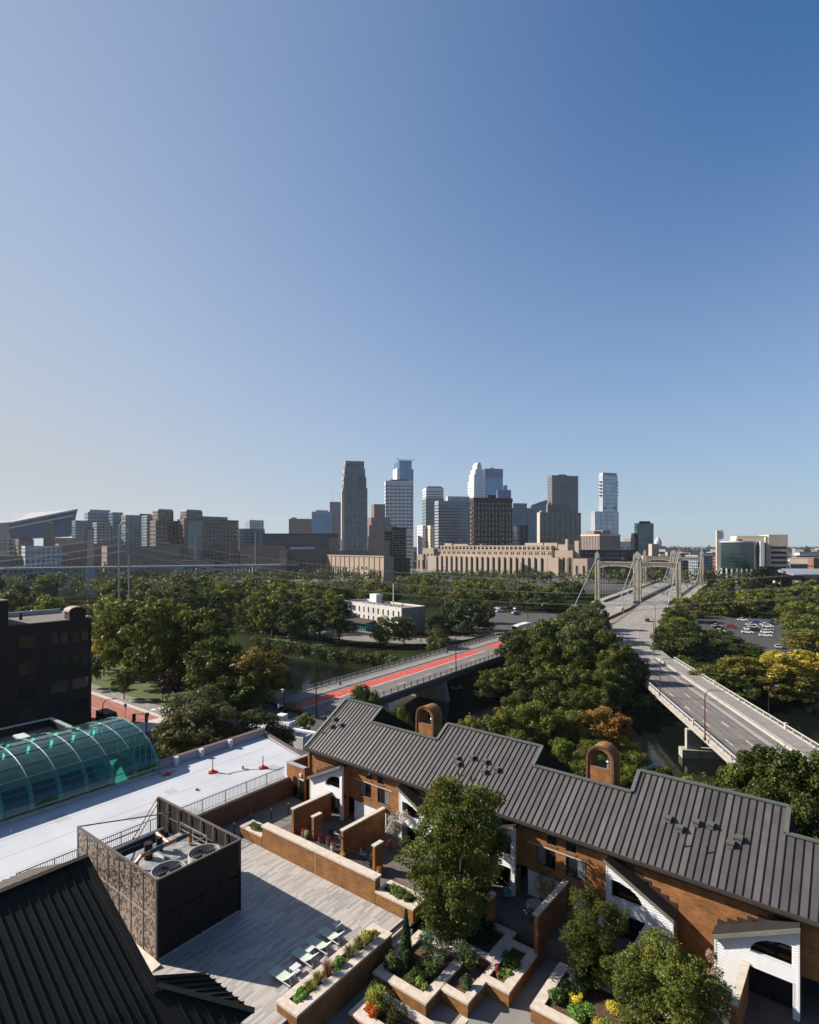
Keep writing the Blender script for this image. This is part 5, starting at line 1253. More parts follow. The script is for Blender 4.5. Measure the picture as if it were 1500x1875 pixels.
def scatter(poly, n, z, hr, wr, kind, label, group, seed, cols=None, gap=.62, name='leafy_tree', yfar=None):
    r = random.Random(seed); xs_ = [p[0] for p in poly]; ys_ = [p[1] for p in poly]; k = 0; tries = 0; y0_, y1_ = min(ys_), max(ys_)
    while k < n and tries < n*60:
        tries += 1; x, y = r.uniform(min(xs_), max(xs_)), r.uniform(min(ys_), max(ys_)); w = r.uniform(*wr)
        if not inside((x, y), poly) or not free(x, y, w): continue
        if any((x-a)**2+(y-b)**2 < ((w+c)*.5*gap)**2 for a, b, c in TREES): continue
        kd = kind if not yfar or y < yfar else 'far'
        u_ = 750+x/y*F
        if abs(u_-750) > 830: continue
        if 88 < u_ < 190 and y > 190: continue
        if 1285 < u_ < 1460 and y < 235 and label.startswith('right'): continue
        c = r.choice(cols) if cols else None
        c = c or r.choice(GREENS); dd = 'front' if y < y0_+(y1_-y0_)*.33 else ('middle' if y < y0_+(y1_-y0_)*.66 else 'back')
        tree(x, y, z, r.uniform(*hr), w, kd, c, '%s tree, %s of the %s, %s' % (shade(c), dd, label, where(x, y)), group, name=name); k += 1
G_ = GREENS
# --- individual trees that can be pointed at
tree(3.2, 39.2, -1.3, 11.1, 7.9, 'hero', (.070,.086,.018), 'big leafy tree in the planter in front of the middle townhouses', var=1)
tree(11.2, 34.4, -.7, 5.6, 4.0, 'hero', (.054,.066,.015), 'small dark green tree in the wide planter at the lower right', var=2)
tree(13.4, 29.0, -1.2, 6.6, 5.9, 'hero', (.088,.108,.022), 'bushy light green tree at the bottom right edge before the last white wing', var=3)
tree(-30.5, 80.5, SZ, 13.0, 13.0, 'near', (.062,.068,.026), 'broad dark tree between the glass vault and the plaza umbrellas', var=0)
tree(-22.5, 83.5, SZ, 9.5, 9.0, 'near', (.050,.062,.024), 'lower bushy tree right of the broad tree by the white roof', var=4)
tree(-37.0, 73.5, SZ, 8.5, 8.0, 'near', (.062,.072,.026), 'dark bushy tree just behind the end of the glass vault', var=2)
tree(-7.8, 96.5, RZ-4, 15.0, 8.4, 'near', (.075,.088,.032), 'rounded olive tree covering the near end of the red lane bridge', var=1)
tree(-3.5, 88.0, SZ-2, 10.0, 5.5, 'near', (.062,.082,.030), 'small tree peeking over the leftmost roof ridge', var=3)
def ptree(u, Y, vt, wpx, zb, kind, c, lab, **k): x = (u-750)/F*Y; return tree(x, Y, zb, zat(vt, Y)-zb, wpx/F*Y*1.08, kind, c, lab, **k)
for a_ in ((738,88,1288,42,SZ-3.5,(.10,.13,.022),'light green shrubby tree just left of the first arched chimney'),(860,86,1304,58,SZ-3.5,(.135,.135,.022),'yellow green tree above the second roof ridge'),(925,88,1288,92,SZ-3.8,(.085,.092,.016),'leafy olive green tree behind the middle roof ridge, left of the others'),(985,92,1278,110,SZ-3.8,(.070,.088,.016),'tall green tree standing behind the middle of the long roof'),(1045,93,1295,95,SZ-3.8,(.080,.084,.016),'green tree behind the long roof left of the orange tree'),(1108,98,1290,92,SZ-4,OR,'rust orange tree on the river bank left of the right bridge'),(1140,96,1343,58,SZ-4,(.20,.16,.028),'yellow leaved tree on the bank below the orange tree'),(1082,84,1350,80,SZ-3.8,(.060,.074,.015),'green tree right of the middle ridge in front of the orange tree'),(1030,80,1346,60,SZ-3.5,(.095,.125,.02),'bright green tree tip left of the second arched chimney'),(955,80,1335,85,SZ-3.5,(.062,.078,.015),'dark green tree directly above the middle roof ridge'),(1165,76,1372,85,SZ-3.5,(.072,.092,.016),'green tree directly right of the second arched chimney'),(1215,74,1402,70,SZ-3.5,(.055,.070,.014),'low green tree over the river right of the second chimney'),(1262,72,1416,52,SZ-3.5,(.21,.19,.03),'small yellow tree above the fifth roof ridge'),(1070,76,1385,70,SZ-3.5,(.058,.072,.014),'tree tip right behind the low roof between the ridges')):
    ptree(*a_[:5], 'near', *a_[5:])
for a_ in ((1425,58,1355,175,SZ-2,(.046,.062,.014),'large dark green tree covering the foot of the right bridge'),(1345,60,1388,110,SZ-2,(.054,.072,.015),'dark green tree between the bridge pier and the large tree'),(1495,57,1368,150,SZ-2,(.042,.058,.013),'large dark green tree cut by the right edge above the roof'),(1400,52,1420,150,SZ-2,(.044,.060,.013),'dense tree directly above the last high roof ridge'),(1475,50,1440,130,SZ-2,(.040,.054,.012),'dark tree at the right edge close to the roof'),(1310,60,1425,75,SZ-2,(.050,.068,.014),'small dark tree right above the fifth ridge')):
    ptree(*a_[:5], 'near', *a_[5:])
tree(-61.5, 121.5, SZ, 6.8, 4.6, 'small', (.075,.095,.028), 'young street tree standing alone on the lawn'); tree(-74, 131, SZ, 7.5, 5.2, 'small', (.055,.075,.024), 'young tree on the lawn beside the dark brick building')
tree(-50.5, 118.5, SZ, 7.5, 4.5, 'small', (.035,.022,.020), 'small dark red leaved tree beside the traffic signal')
tree(-80, 150, SZ, 21, 12, 'mid', (.135,.150,.034), 'tall tree with pale yellow green clusters right of the dark brick building', var=2)
tree(-77.5, 143, SZ, 14.5, 5.5, 'mid', YE, 'pale yellow branch clump at the edge of the tall tree', var=0)
for a_ in ((1425,150,1188,88,(.27,.23,.035),'large yellow tree at the right edge beyond the bridge sidewalk'),(1470,152,1186,88,(.27,.23,.032),'second yellow tree cut by the right edge'),(1350,152,1196,84,(.125,.115,.02),'olive tree between the right bridge and the yellow tree'),(1300,148,1215,72,(.075,.090,.016),'green tree beside the bridge sidewalk left of the olive tree'),(1390,149,1215,84,(.098,.098,.018),'lower olive tree in front of the yellow tree'),(1445,146,1228,84,(.085,.082,.016),'dark olive tree in front of the yellow trees'),(1243,186,1141,95,(.048,.064,.014),'broad dark tree right beside the start of the right bridge'),(1315,196,1152,80,(.044,.058,.013),'dark spreading tree left of the parking lot'),(1365,185,1178,75,(.046,.062,.014),'dark tree at the front edge of the parking lot'),(1480,205,1122,80,(.085,.105,.02),'light green tree right of the parking lot'),(1462,238,1098,62,(.090,.105,.02),'round light green tree behind the parking lot'),(1490,185,1150,90,(.10,.10,.02),'yellowish green tree at the right edge beside the lot'),(1512,150,1190,88,(.31,.26,.035),'third yellow tree, cut off by the right edge'),(1340,145,1240,70,(.062,.078,.015),'dark green tree over the water left of the thin pole'),(1490,143,1255,90,(.050,.064,.014),'dark tree on the shore at the right edge below the yellow trees')):
    ptree(a_[0], a_[1], a_[2], a_[3], GZ if a_[1] > 154 else -13.8, 'mid', a_[4], a_[5])
tree(240, 380, GZ, 24, 27, 'mid', (.014,.018,.010), 'very dark round tree in front of the green glass building', var=3)
tree(-25.5, 204, GZ, 18.5, 9, 'tall', G_[0], 'tall leaning tree with a pale trunk before the white building', var=1)
tree(-33.5, 209, GZ, 17, 9.5, 'tall', (.060,.080,.026), 'tall tree with spiky top left of the white building', var=3)
tree(-45, 214, GZ, 16, 10, 'tall', (.055,.078,.022), 'tall park tree on the lawn at the water', var=0)
tree(-54, 222, GZ, 18, 11, 'tall', G_[2], 'second tall park tree on the lawn at the water', var=2)
tree(-8.5, 202, GZ, 11.5, 9.5, 'mid', (.075,.098,.028), 'rounded tree in front of the white building', var=2)
tree(-2.0, 206, GZ, 11, 9.5, 'mid', (.075,.085,.028), 'olive tree at the right front corner of the white building', var=1)
tree(10, 214, GZ, 11, 10, 'mid', (.034,.048,.018), 'dark tree shading the right side of the white building', var=4)
tree(9.5, 188, GZ, 9, 8.5, 'mid', (.070,.088,.026), 'light green tree just behind the red lane bridge railing', var=0)
tree(25, 224, GZ, 16, 16, 'mid', (.036,.050,.018), 'large dark tree above the far end of the red lane bridge', var=3)
tree(17, 232, GZ, 14, 13, 'mid', (.032,.046,.018), 'dark tree right of the white building', var=2)
tree(36, 263, GZ, 11, 9, 'mid', (.120,.115,.03), 'yellowish round tree by the parked cars', var=1)
# --- near bank trees in front of the channel, left of the red lane bridge
for i, (u, vb, vt, wpx, c, lab) in enumerate(((398,1285,1160,110,(.050,.068,.014),'broad dark tree at the lawn corner behind the blue banner'),(405,1285,1195,120,(.105,.098,.018),'olive tinted tree at the lawn edge, left of the channel'),(470,1290,1180,110,(.125,.105,.020),'brownish olive tree standing at the water left of the red lane bridge'),(440,1300,1225,110,(.040,.056,.012),'dark tree below the brownish olive tree by the water'),(395,1312,1250,120,(.042,.060,.013),'dark tree above the broad tree by the plaza'),(500,1268,1205,70,(.045,.058,.014),'dark tree at the channel edge, farthest right of its group'),(300,1258,1090,140,(.090,.108,.018),'tall lit green tree behind the lawn, left of the brown tinged one'),(375,1262,1105,130,(.080,.098,.016),'tall light green tree over the left woods with brown tinged leaves'),(245,1240,1085,130,(.072,.092,.016),'tall green tree left of the lawn centre'))):
    p = P(u, vb, SZ); tree(p.x, p.y, SZ-.5, zat(vt, p.y)-SZ+.5, wpx/F*p.y, 'mid', c, lab)
for i, (x, y, h, w, c, lab) in enumerate(((31,158,12,9,(.050,.066,.014),'dark tree touching the right hand railing of the red lane bridge'),(37,152.5,11.5,9,(.070,.084,.016),'green tree at the front left of the island tip clump'),(44,148,12,9.5,(.058,.076,.014),'front tree of the island tip clump above the second roof step'),(51,142,11,9,(.064,.080,.015),'front tree of the island tip clump left of the orange tree'),(54.5,141,12,8.5,(.046,.060,.013),'dark front tree of the island tip clump beside the right bridge'),(47,160,14,10,(.080,.092,.018),'lit rounded tree in the middle of the island tip clump'),(54,155,14,9,(.062,.078,.015),'tall tree of the island tip clump nearest the right bridge railing'))):
    tree(x, y, GZ-1.5, h+1.5, w, 'mid', c, lab)
# --- woods
LMK = [(-200,100,'below the stadium'),(100,205,'below the square chimney'),(205,260,'around the pylon'),(260,340,'below the left brick twin'),(340,440,'below the right brick twin'),(440,520,'below the thin chimney'),(520,615,'below the long dark block'),(615,680,'below the residential tower'),(680,780,'below the annex stack'),(780,860,'below the post office'),(860,940,'below the brown balcony tower'),(940,1070,'below the pilaster block'),(1070,1150,'left of bridge towers'),(1150,1240,'between the bridge towers'),(1240,1310,'right of bridge towers'),(1310,1355,'below the clock tower'),(1355,1410,'below the green glass'),(1410,1460,'below the bank corner'),(1460,1900,'at the right edge')]
def where(x, y):
    u = 750+x/y*F
    return next(t for a, b, t in LMK if a <= u < b)
def shade(c):
    r, g, b = c
    if r > g*1.02: return 'yellowish olive'
    return 'dark green' if g < .062 else ('mid green' if g < .082 else 'light green')
for i, (u, Y, vt, w, c) in enumerate(((905,149,1222,62,(.050,.068,.014)),(945,146,1212,70,(.066,.086,.016)),(988,143,1222,72,(.058,.078,.015)),(1030,140,1215,70,(.074,.092,.017)),(1070,137,1225,70,(.052,.070,.014)),(1108,136,1218,66,(.062,.082,.016)),(1135,137,1232,46,(.048,.066,.014)),(1000,128,1262,60,(.046,.062,.013)),(1050,127,1262,60,(.056,.074,.015)),(950,131,1262,58,(.052,.068,.014)),(1092,129,1258,52,(.060,.078,.015)))):
    ptree(u, Y, vt, w, -14.5, 'mid', c, '%s tree leaning over the shore below the island tip clump, %s' % (shade(c), ('leftmost','second from left','third from left','fourth from left','fifth from left','sixth from left','beside the bridge')[i] if i < 7 else ('lower middle','lower right of middle','lower left','lower right')[i-7]))
# --- woods (scattered)
scatter([(-330,330),(-200,262),(-150,228),(-95,190),(-58,156),(-40,133),(-47,128),(-62,137),(-90,163),(-120,185),(-200,225),(-330,300)], 18, SZ-1, (14,20), (11,14), 'mid', 'belt behind the lawn', 'trees on the near bank behind the lawn', 21, cols=G_+[OL,(.13,.12,.03),(.09,.10,.03)], gap=.55)
scatter([(-330,335),(-230,350),(-120,272),(-62,226),(-38,207),(-34,240),(-38,345),(-200,365),(-330,365)], 66, GZ, (12,19), (11,15), 'mid', 'left island woods', 'trees in the island woods, left part', 22, cols=G_+[G_[2],(.10,.105,.03)], gap=.56, yfar=290)
scatter([(-40,262),(-34,240),(10,262),(34,262),(100,330),(112,345),(60,432),(-40,425)], 26, GZ, (11,16), (11,15), 'far', 'woods behind white building', 'trees on the island behind the white building', 23, cols=G_, gap=.55)
scatter([(36,152),(52,133),(62,134),(64,160),(64,176),(70,198),(84,238),(72,236),(56,214),(46,196),(38,180),(30,165)], 22, GZ, (12.5,15.5), (8,11.5), 'mid', 'island tip clump', 'trees on the island tip between the bridges', 24, cols=[(.066,.084,.026),(.056,.078,.024),(.075,.090,.028),(.050,.070,.022)], gap=.5)
scatter([(84,146),(93,152),(120,166),(190,200),(300,245),(400,330),(400,500),(240,440),(180,400),(165,330),(140,290),(104,235),(90,200),(82,165)], 62, GZ, (7.5,11.5), (10,14), 'mid', 'right island woods', 'trees in the island woods, right part', 25, cols=G_+[(.09,.10,.03),(.10,.10,.03)], gap=.58, yfar=270)
scatter([(150,290),(205,262),(330,300),(420,420),(300,440),(210,400),(165,335)], 34, GZ, (9,12.5), (10,14), 'far', 'woods behind the lot', 'trees behind the parking lot', 26, cols=G_+[(.12,.13,.02)], gap=.5)
scatter([(20,300),(92,322),(108,352),(150,430),(10,430)], 14, GZ, (9,13), (10,13), 'far', 'woods left of suspension bridge', 'trees left of the suspension bridge', 27, cols=G_, gap=.5)
# west bank and far woods read as one mass
def mass(name, pts, n, size, R, seed, lab, color, z=GZ, H=7):
    r = random.Random(seed); lob = []
    for (x0, y0), (x1, y1) in zip(pts[:-1], pts[1:]):
        k = int(math.hypot(x1-x0, y1-y0)/(R*.8))+1
        for i in range(k):
            f = (i+r.random()*.6)/k
            for q in range(3): lob.append((x0+(x1-x0)*f+r.uniform(-R, R), y0+(y1-y0)*f+r.uniform(-R, R)*.8, z+H*r.uniform(.25, .9), R*r.uniform(.4, .85)))
    me = leaf_mesh(name, lob, n, size, seed); link(name, me, kind='stuff', label=lab, cat='trees', color=color)
mass('far_woodland', [(-420,572),(-250,568),(-100,570),(60,574),(150,545)], 16000, 1.7, 6, 41, 'tree belt along the far river bank under the downtown buildings', (.055,.070,.022), H=10)
mass('far_woodland', [(170,552),(260,520),(430,495),(620,470)], 14000, 1.9, 8, 42, 'tree belt on the far bank right of the suspension bridge', (.06,.072,.022), H=11)
mass('island_woodland', [(-330,385),(-200,388),(-90,385),(20,400),(90,410)], 16000, 1.15, 7, 48, 'tree belt along the far side of the island in front of the river', (.060,.078,.015), H=15)
mass('island_woodland', [(-200,360),(-60,352),(20,345),(70,365)], 9000, 1.1, 6, 49, 'second tree belt on the island below the post office', (.070,.086,.016), H=12)
mass('bank_shrubs', [(-60,219),(-34,201),(-17,190),(-3,180),(13,166),(30,150)], 9000, .6, 2.2, 43, 'shrubs and vines hanging over the island shore left of the bridge clump', (.050,.066,.020), z=GZ-3.2, H=3.6)
mass('bank_shrubs', [(33,148),(50,134),(62,134),(78,141),(94,151),(120,165)], 9000, .6, 2.2, 44, 'shrubs on the island shore below the right bridge', (.048,.066,.02), z=GZ-3.2, H=3.6)
mass('bank_shrubs', [(-58,157),(-40,137),(-31,121),(-14,106),(0,99),(20,90),(46,80),(64,72)], 12000, .5, 2.4, 45, 'shrubs along the near river bank below the townhouses', (.055,.070,.02), z=SZ-5.5, H=5)
def groundcover(poly, n, size, z, h, color, seed, lab):
    r = np.random.RandomState(seed); xs_ = [p[0] for p in poly]; ys_ = [p[1] for p in poly]; pts = []
    while len(pts) < n:
        x, y = r.uniform(min(xs_), max(xs_)), r.uniform(min(ys_), max(ys_))
        if inside((x, y), poly) and all(min(seg_d((x, y), a, b) for a, b in zip(pl[:-1], pl[1:])) > hw-1 for pl, hw in CLEAR) and not any(inside((x, y), q) for q in NOGO[1:2]): pts.append((x, y, z+h*.2*r.rand(), r.uniform(1.0, 2.6)))
    link('undergrowth', leaf_mesh('undergrowth', pts, n*34, size, seed, squash=h/3.), kind='stuff', label=lab, cat='undergrowth', color=color)
groundcover([(-200,300),(-150,228),(-95,190),(-58,158),(-40,136),(-48,128),(-80,150),(-120,185),(-200,225)], 330, .6, SZ, 2.4, (.040,.052,.012), 61, 'undergrowth between the trees behind the lawn')
groundcover([(-230,350),(-120,272),(-62,226),(-36,206),(-10,262),(-40,340),(-200,380)], 420, .9, GZ, 2.6, (.040,.052,.012), 62, 'undergrowth on the left part of the island')
groundcover([(36,152),(52,134),(62,133),(64,160),(66,190),(84,236),(72,234),(46,196),(30,165)], 220, .6, GZ, 3, (.040,.054,.012), 63, 'undergrowth on the island tip between the bridges')
groundcover([(82,146),(93,152),(120,166),(190,200),(240,260),(150,300),(104,235),(90,200),(82,165)], 380, .8, GZ, 2.2, (.042,.054,.012), 64, 'undergrowth right of the right bridge')
groundcover([(-30,118),(-12,103),(0,97),(20,89),(45,79),(62,70),(60,56),(30,62),(0,78),(-16,96)], 300, .45, SZ-3.5, 3, (.042,.056,.013), 65, 'undergrowth on the near bank below the townhouses')
# riprap
r_ = random.Random(3); rock = []
for q in range(4):
    b = MB(); n_ = 5; prof = [(math.cos(i*2*math.pi/n_)*r_.uniform(.7,1.1), math.sin(i*2*math.pi/n_)*r_.uniform(.7,1.1)) for i in range(n_)]
    b.prism(prof, 0, lambda x, y: .8+.3*x); rock.append(b.mesh('stone', ROCK))
rp = thing('riprap_bank', 'line of pale riprap stones along the island shore left of the bridge pier', 'rocks', (50,134,WZ))
for (a, b_, n_) in (((47,135.5),(62.5,130.5),46), ((-31,201),(-14,189.5),40), ((10,163.5),(19,160.5),22), ((18,159),(24,153),10)):
    for i in range(n_):
        f = r_.random(); x, y = a[0]+(b_[0]-a[0])*f+r_.uniform(-.9,.9), a[1]+(b_[1]-a[1])*f+r_.uniform(-.9,.9)
        s = r_.uniform(.35,.9); link('stone', r_.choice(rock), rp, (x-50, y-134, r_.uniform(-.3,.5)), r_.random()*6, scale=(s,s*.8,s*.7))

# --- planters' plants
def plant(name, lab, cat, lobes, n, size, color, loc, fr=FD, seed=1, elong=1., jit=.8, group=None, stems=True):
    me = leaf_mesh('leaves', lobes, n, size, seed, elong=elong, jit=jit)
    t = thing(name, lab, cat, fr.w(*loc), fr.a, group); link('leaves', me, t, color=color)
    if stems:
        b = MB(); r = random.Random(seed)
        for k in range(5): l = lobes[k % len(lobes)]; b.tube([(l[0]*.3,l[1]*.3,-.05),(l[0]*.9,l[1]*.9,l[2])], [.02,.008], 4)
        b.obj('stems', BARK, t)
    return t
def lobs(seed, w, d, h, n=9, r0=.22): r = random.Random(seed); return [(r.uniform(-w,w), r.uniform(-d,d), r.uniform(.15,1)*h, r0*r.uniform(.6,1.3)) for _ in range(n)]
plant('columnar_evergreen', 'narrow columnar evergreen in the large U shaped planter', 'evergreen', [(0,0,.25+.22*i, .42*(1-.058*i)) for i in range(15)], 9000, .10, (.030,.048,.018), (-22.0,28.6,-.65), seed=51)
plant('columnar_evergreen', 'short dark evergreen in the front corner of the large U shaped planter', 'evergreen', [(0,0,.2+.18*i, .36*(1-.09*i)) for i in range(7)], 3500, .10, (.030,.050,.018), (-21.4,27.9,-.65), seed=52)
for i, (x, y, w, h, c, lab) in enumerate(((-22.2,27.5,.4,.8,(.10,.12,.035),'olive shrub at the front left corner of the U shaped planter'),(-20.6,27.7,.5,.5,(.07,.09,.025),'low green shrubs along the inner front wall of the U shaped planter'),(-19.9,27.5,.3,.3,(.20,.24,.05),'yellow green tuft in the near corner of the U shaped planter'),(-20.8,29.8,.8,1.1,(.09,.14,.08),'blue green leafy shrub under the big tree'),(-20.2,28.6,.5,.6,(.05,.07,.022),'dark low shrub on the right side of the U shaped planter'),
    (-21.2,24.7,.55,.8,(.23,.24,.045),'yellow green shrub in the front flower planter'),(-20.1,24.6,.6,.7,(.07,.065,.025),'brownish green shrub filling the near end of the front flower planter'),(-21.5,25.1,.35,.7,(.045,.07,.025),'dark green shrub at the left end of the front flower planter'),(-21.0,24.1,.3,.4,(.40,.10,.02),'orange flowers at the front of the flower planter'),
    (-17.7,29.0,.2,.7,(.07,.10,.035),'feathery green shrub in the narrow planter'),(-18.9,30.9,.5,.7,(.06,.085,.03),'green shrub between the U shaped planter and the zigzag wall'),(-18.6,31.2,.25,.5,(.35,.37,.35),'silvery grey shrub beside the zigzag wall'),
    (-16.5,32.4,.4,.5,(.05,.075,.022),'dark green plants in the L shaped planter'),(-16.4,31.3,.25,.35,(.20,.26,.05),'yellow green tuft at the front of the L shaped planter'),(-16.8,31.2,.15,.4,(.25,.06,.06),'small dark red plant at the front of the L shaped planter'),
    (-19.2,33.6,.7,.6,(.035,.05,.018),'dark plants in the shaded planter behind the zigzag wall'),
    (-13.0,31.4,.3,.6,(.11,.16,.05),'pale green leafy shrub in the left corner of the lower right planter'),(-12.6,32.4,.4,.55,(.09,.13,.04),'bushy green plant at the left side of the lower right planter'),(-12.2,32.0,.3,.35,(.60,.50,.06),'yellow flowers in the lower right planter near the small tree'),(-12.6,33.2,.4,.3,(.5,.5,.48),'white flowers behind the yellow flowers in the lower right planter'),(-11.5,31.0,.42,.5,(.10,.19,.035),'round bright green shrub in the lower right planter'),(-10.4,31.0,.35,.3,(.42,.35,.05),'yellow flowers at the front of the lower right planter'),(-9.7,30.9,.4,.45,(.14,.17,.05),'light green plants beside the front yellow flowers'),(-10.2,32.8,.3,.35,(.42,.36,.07),'yellow green flowers behind the small tree trunk'),
    (-41.2,31.8,.8,.18,(.08,.11,.025),'ivy filling the low planter at the far end'),(-25.4,31.9,.6,.35,(.10,.14,.035),'green plants in the low planter at the near end of the garden wall'),(-24.5,31.8,.4,.35,(.08,.11,.03),'green tuft at the corner of the low planter by the steps'))):
    fl = 'flower' in lab; me = plant('flower_clump' if fl else 'shrub', lab, 'flowers' if fl else 'shrub', lobs(60+i, w*1.05, w*.8 if abs(y-31.8) > .2 else .3, h*1.15, 14, min(.30, w*.65)), 2600, .095 if not fl else .07, c, (x, y, -.62 if not (y > 31 and x < -23) else .78), seed=60+i)
# long grass planter by the loungers
for i, (y, w, h, c, el, lab) in enumerate(((27.7,.5,.75,(.30,.27,.05),1.,'yellow green bush at the far end of the grass planter'),(26.6,.5,.8,(.13,.14,.035),3.,'large ornamental grass clump next to the yellow bush'),(25.7,.45,.7,(.12,.12,.04),3.,'ornamental grass arching toward the loungers'),(24.6,.35,.45,(.15,.26,.05),1.,'bright green plant in the middle of the grass planter'),(23.8,.4,.9,(.20,.12,.065),3.,'reddish brown grass in the middle of the grass planter'),(23.0,.35,.7,(.17,.15,.05),3.,'tan grass clump beside the near lounger'),(22.4,.35,.5,(.16,.16,.04),3.,'golden green grass tuft near the planter end'),(21.6,.4,.35,(.14,.26,.045),1.,'bright green leafy plants at the near end of the grass planter'))):
    if el > 2:   # blades fanning out from the crown
        t = thing('ornamental_grass', lab, 'grass plant', FD.w(-24.18, y, .42), FD.a); b = MB(); r = random.Random(90+i)
        for k in range(420):
            a, ln, ou = r.random()*6.28, h*r.uniform(.6, 1.2), w*r.uniform(.3, 1.25); d = Vector((math.cos(a), math.sin(a), 0)); n_ = Vector((-d.y, d.x, 0))*.008; s0 = d*r.uniform(0,.15)
            p1, p2 = s0+d*ou*.35+Vector((0,0,ln*.7)), s0+d*ou+Vector((0,0,ln*.85)); b.poly([s0-n_, s0+n_, p1+n_, p1-n_]); b.poly([p1-n_, p1+n_, p2])
        me = b.mesh('blades', LEAF); at = me.attributes.new('var','FLOAT','FACE'); at.data.foreach_set('value', [r.random() for _ in me.polygons]); link('blades', me, t, color=c)
    else: plant('shrub', lab, 'shrub', lobs(90+i, w*.7, w, h, 8, .2), 1300, .11, c, (-24.18, y, .42), seed=90+i)
for pt_, fc in POTS:
    me = leaf_mesh('flowers', [(0,0,.6,.2),(.12,.05,.55,.13),(-.1,.08,.58,.14),(.02,-.12,.52,.14)], 420, .07, 5); link('flowers', me, pt_, color=fc)
# flowering tree branch seen against the second wing
plant('flowering_shrub', 'pinkish white flowering shrub in front of the second white wing', 'shrub', lobs(77, .6, .6, 2.2, 16, .3), 2600, .11, (.34,.31,.26), (-31.3,36.6,1.2), fr=FH, seed=77)
plant('flowering_shrub', 'climbing shrub with pale leaves on the lower siding under the middle windows', 'shrub', lobs(78, .5, .3, 1.9, 16, .28), 2200, .12, (.30,.27,.16), (-18.2,37.8,0), fr=FH, seed=78)
plant('shrub', 'pale pinkish leaved shrub left of the last white wing', 'shrub', lobs(79, .5, .5, 2.6, 16, .26), 2200, .10, (.22,.16,.12), (-6.9,35.8,-.2), fr=FH, seed=79)
# ================================================================== CITY
def cmat(n, c, **k): return mat(n, c, k.pop('rough', .75), var=k.pop('var', .08), scale=k.pop('scale', .03), **k)
C_TAN = cmat('tan limestone', (.39,.315,.245)); C_TAN2 = cmat('tan brick facing', (.36,.275,.205)); C_BROWN = cmat('dark brown concrete', (.060,.036,.028)); C_GREY = cmat('grey precast', (.24,.24,.25))
C_LGREY = cmat('light grey precast', (.46,.46,.48)); C_WHITE = cmat('white precast', (.70,.70,.72)); C_PINK = cmat('pink granite', (.30,.20,.18)); C_DK = cmat('near black cladding', (.014,.014,.016)); C_RED = cmat('red brick facing', (.22,.10,.075))
C_STEEL = cmat('blue grey mullions', (.16,.22,.28)); C_BRN2 = cmat('brown brick facing', (.175,.130,.108)); C_MILL = cmat('old mill stone', (.24,.19,.155)); C_BEIGE = cmat('beige stone panels', (.60,.51,.40)); C_DRED = cmat('deep red panels', (.20,.03,.03))
G_BLUE = glass_mat('sky blue curtain glass', (.07,.17,.31), .12, .35, .12, 14); G_DBLUE = glass_mat('deep blue curtain glass', (.025,.065,.12), .08, .2, .3, 9); G_TEAL = glass_mat('teal curtain glass', (.03,.075,.09), .08, .2, .35, 8)
G_DARK = glass_mat('dark tower glass', (.018,.022,.028), .08, 0, .5, 5); G_GREY = glass_mat('grey tower glass', (.09,.10,.115), .10, .2, .3, 6); G_GREEN = glass_mat('dark green curtain glass', (.016,.045,.036), .07, 0, .25, 10); G_SILV = glass_mat('silver tower glass', (.36,.40,.45), .2, .3, .12, 10)
R_FLAT = cmat('flat tower roof', (.20,.19,.18))
def facade(parent, x0, y0, x1, y1, z0, z1, wall, glass, fh=4., bw=4., sp=.42, pr=.3, proud=.35, name='facade', hor=True, ver=True, top=1.2):
    """glass body wrapped by real spandrel bands and piers"""
    MB().box(x0+proud, y0+proud, z0, x1-proud, y1-proud, z1-.05).obj('glass_body', glass, parent)
    g = MB(); nf = max(1, round((z1-z0)/fh)); f = (z1-z0)/nf
    if hor:
        for k in range(nf+1):
            za = z0+k*f-f*sp*.5; zb = za+f*sp
            if k == nf: zb = z1+.2; za = z1-f*sp*top
            if k == 0: za = z0
            e = .02
            g.box(x0+e, y0+e, za, x1-e, y0+proud+.1, zb).box(x0+e, y1-proud-.1, za, x1-e, y1-e, zb).box(x0+e, y0+proud+.1, za, x0+proud+.1, y1-proud-.1, zb).box(x1-proud-.1, y0+proud+.1, za, x1-e, y1-proud-.1, zb)
    if ver:
        for (a0, a1, fixed, ax) in ((x0, x1, y0, 0), (x0, x1, y1, 0), (y0, y1, x0, 1), (y0, y1, x1, 1)):
            nb = max(1, round((a1-a0)/bw)); b = (a1-a0)/nb; s = 1 if fixed in (y0, x0) and ((ax == 0 and fixed == y0) or (ax == 1 and fixed == x0)) else -1
            for k in range(nb+1):
                c = a0+k*b; w = b*pr*.5; lo, hi = max(a0, c-w), min(a1, c+w)
                if ax == 0: g.box(lo, fixed-s*.03, z0, hi, fixed+s*(proud+.12), z1+.1)
                else: g.box(fixed-s*.03, lo, z0, fixed+s*(proud+.12), hi, z1+.1)
    o = g.obj(name, wall, parent); o['kind'] = 'stuff'
    MB().box(x0+.5, y0+.5, z1-.3, x1-.5, y1-.5, z1+.12).obj('roof', R_FLAT, parent)
PHI = math.radians(28)
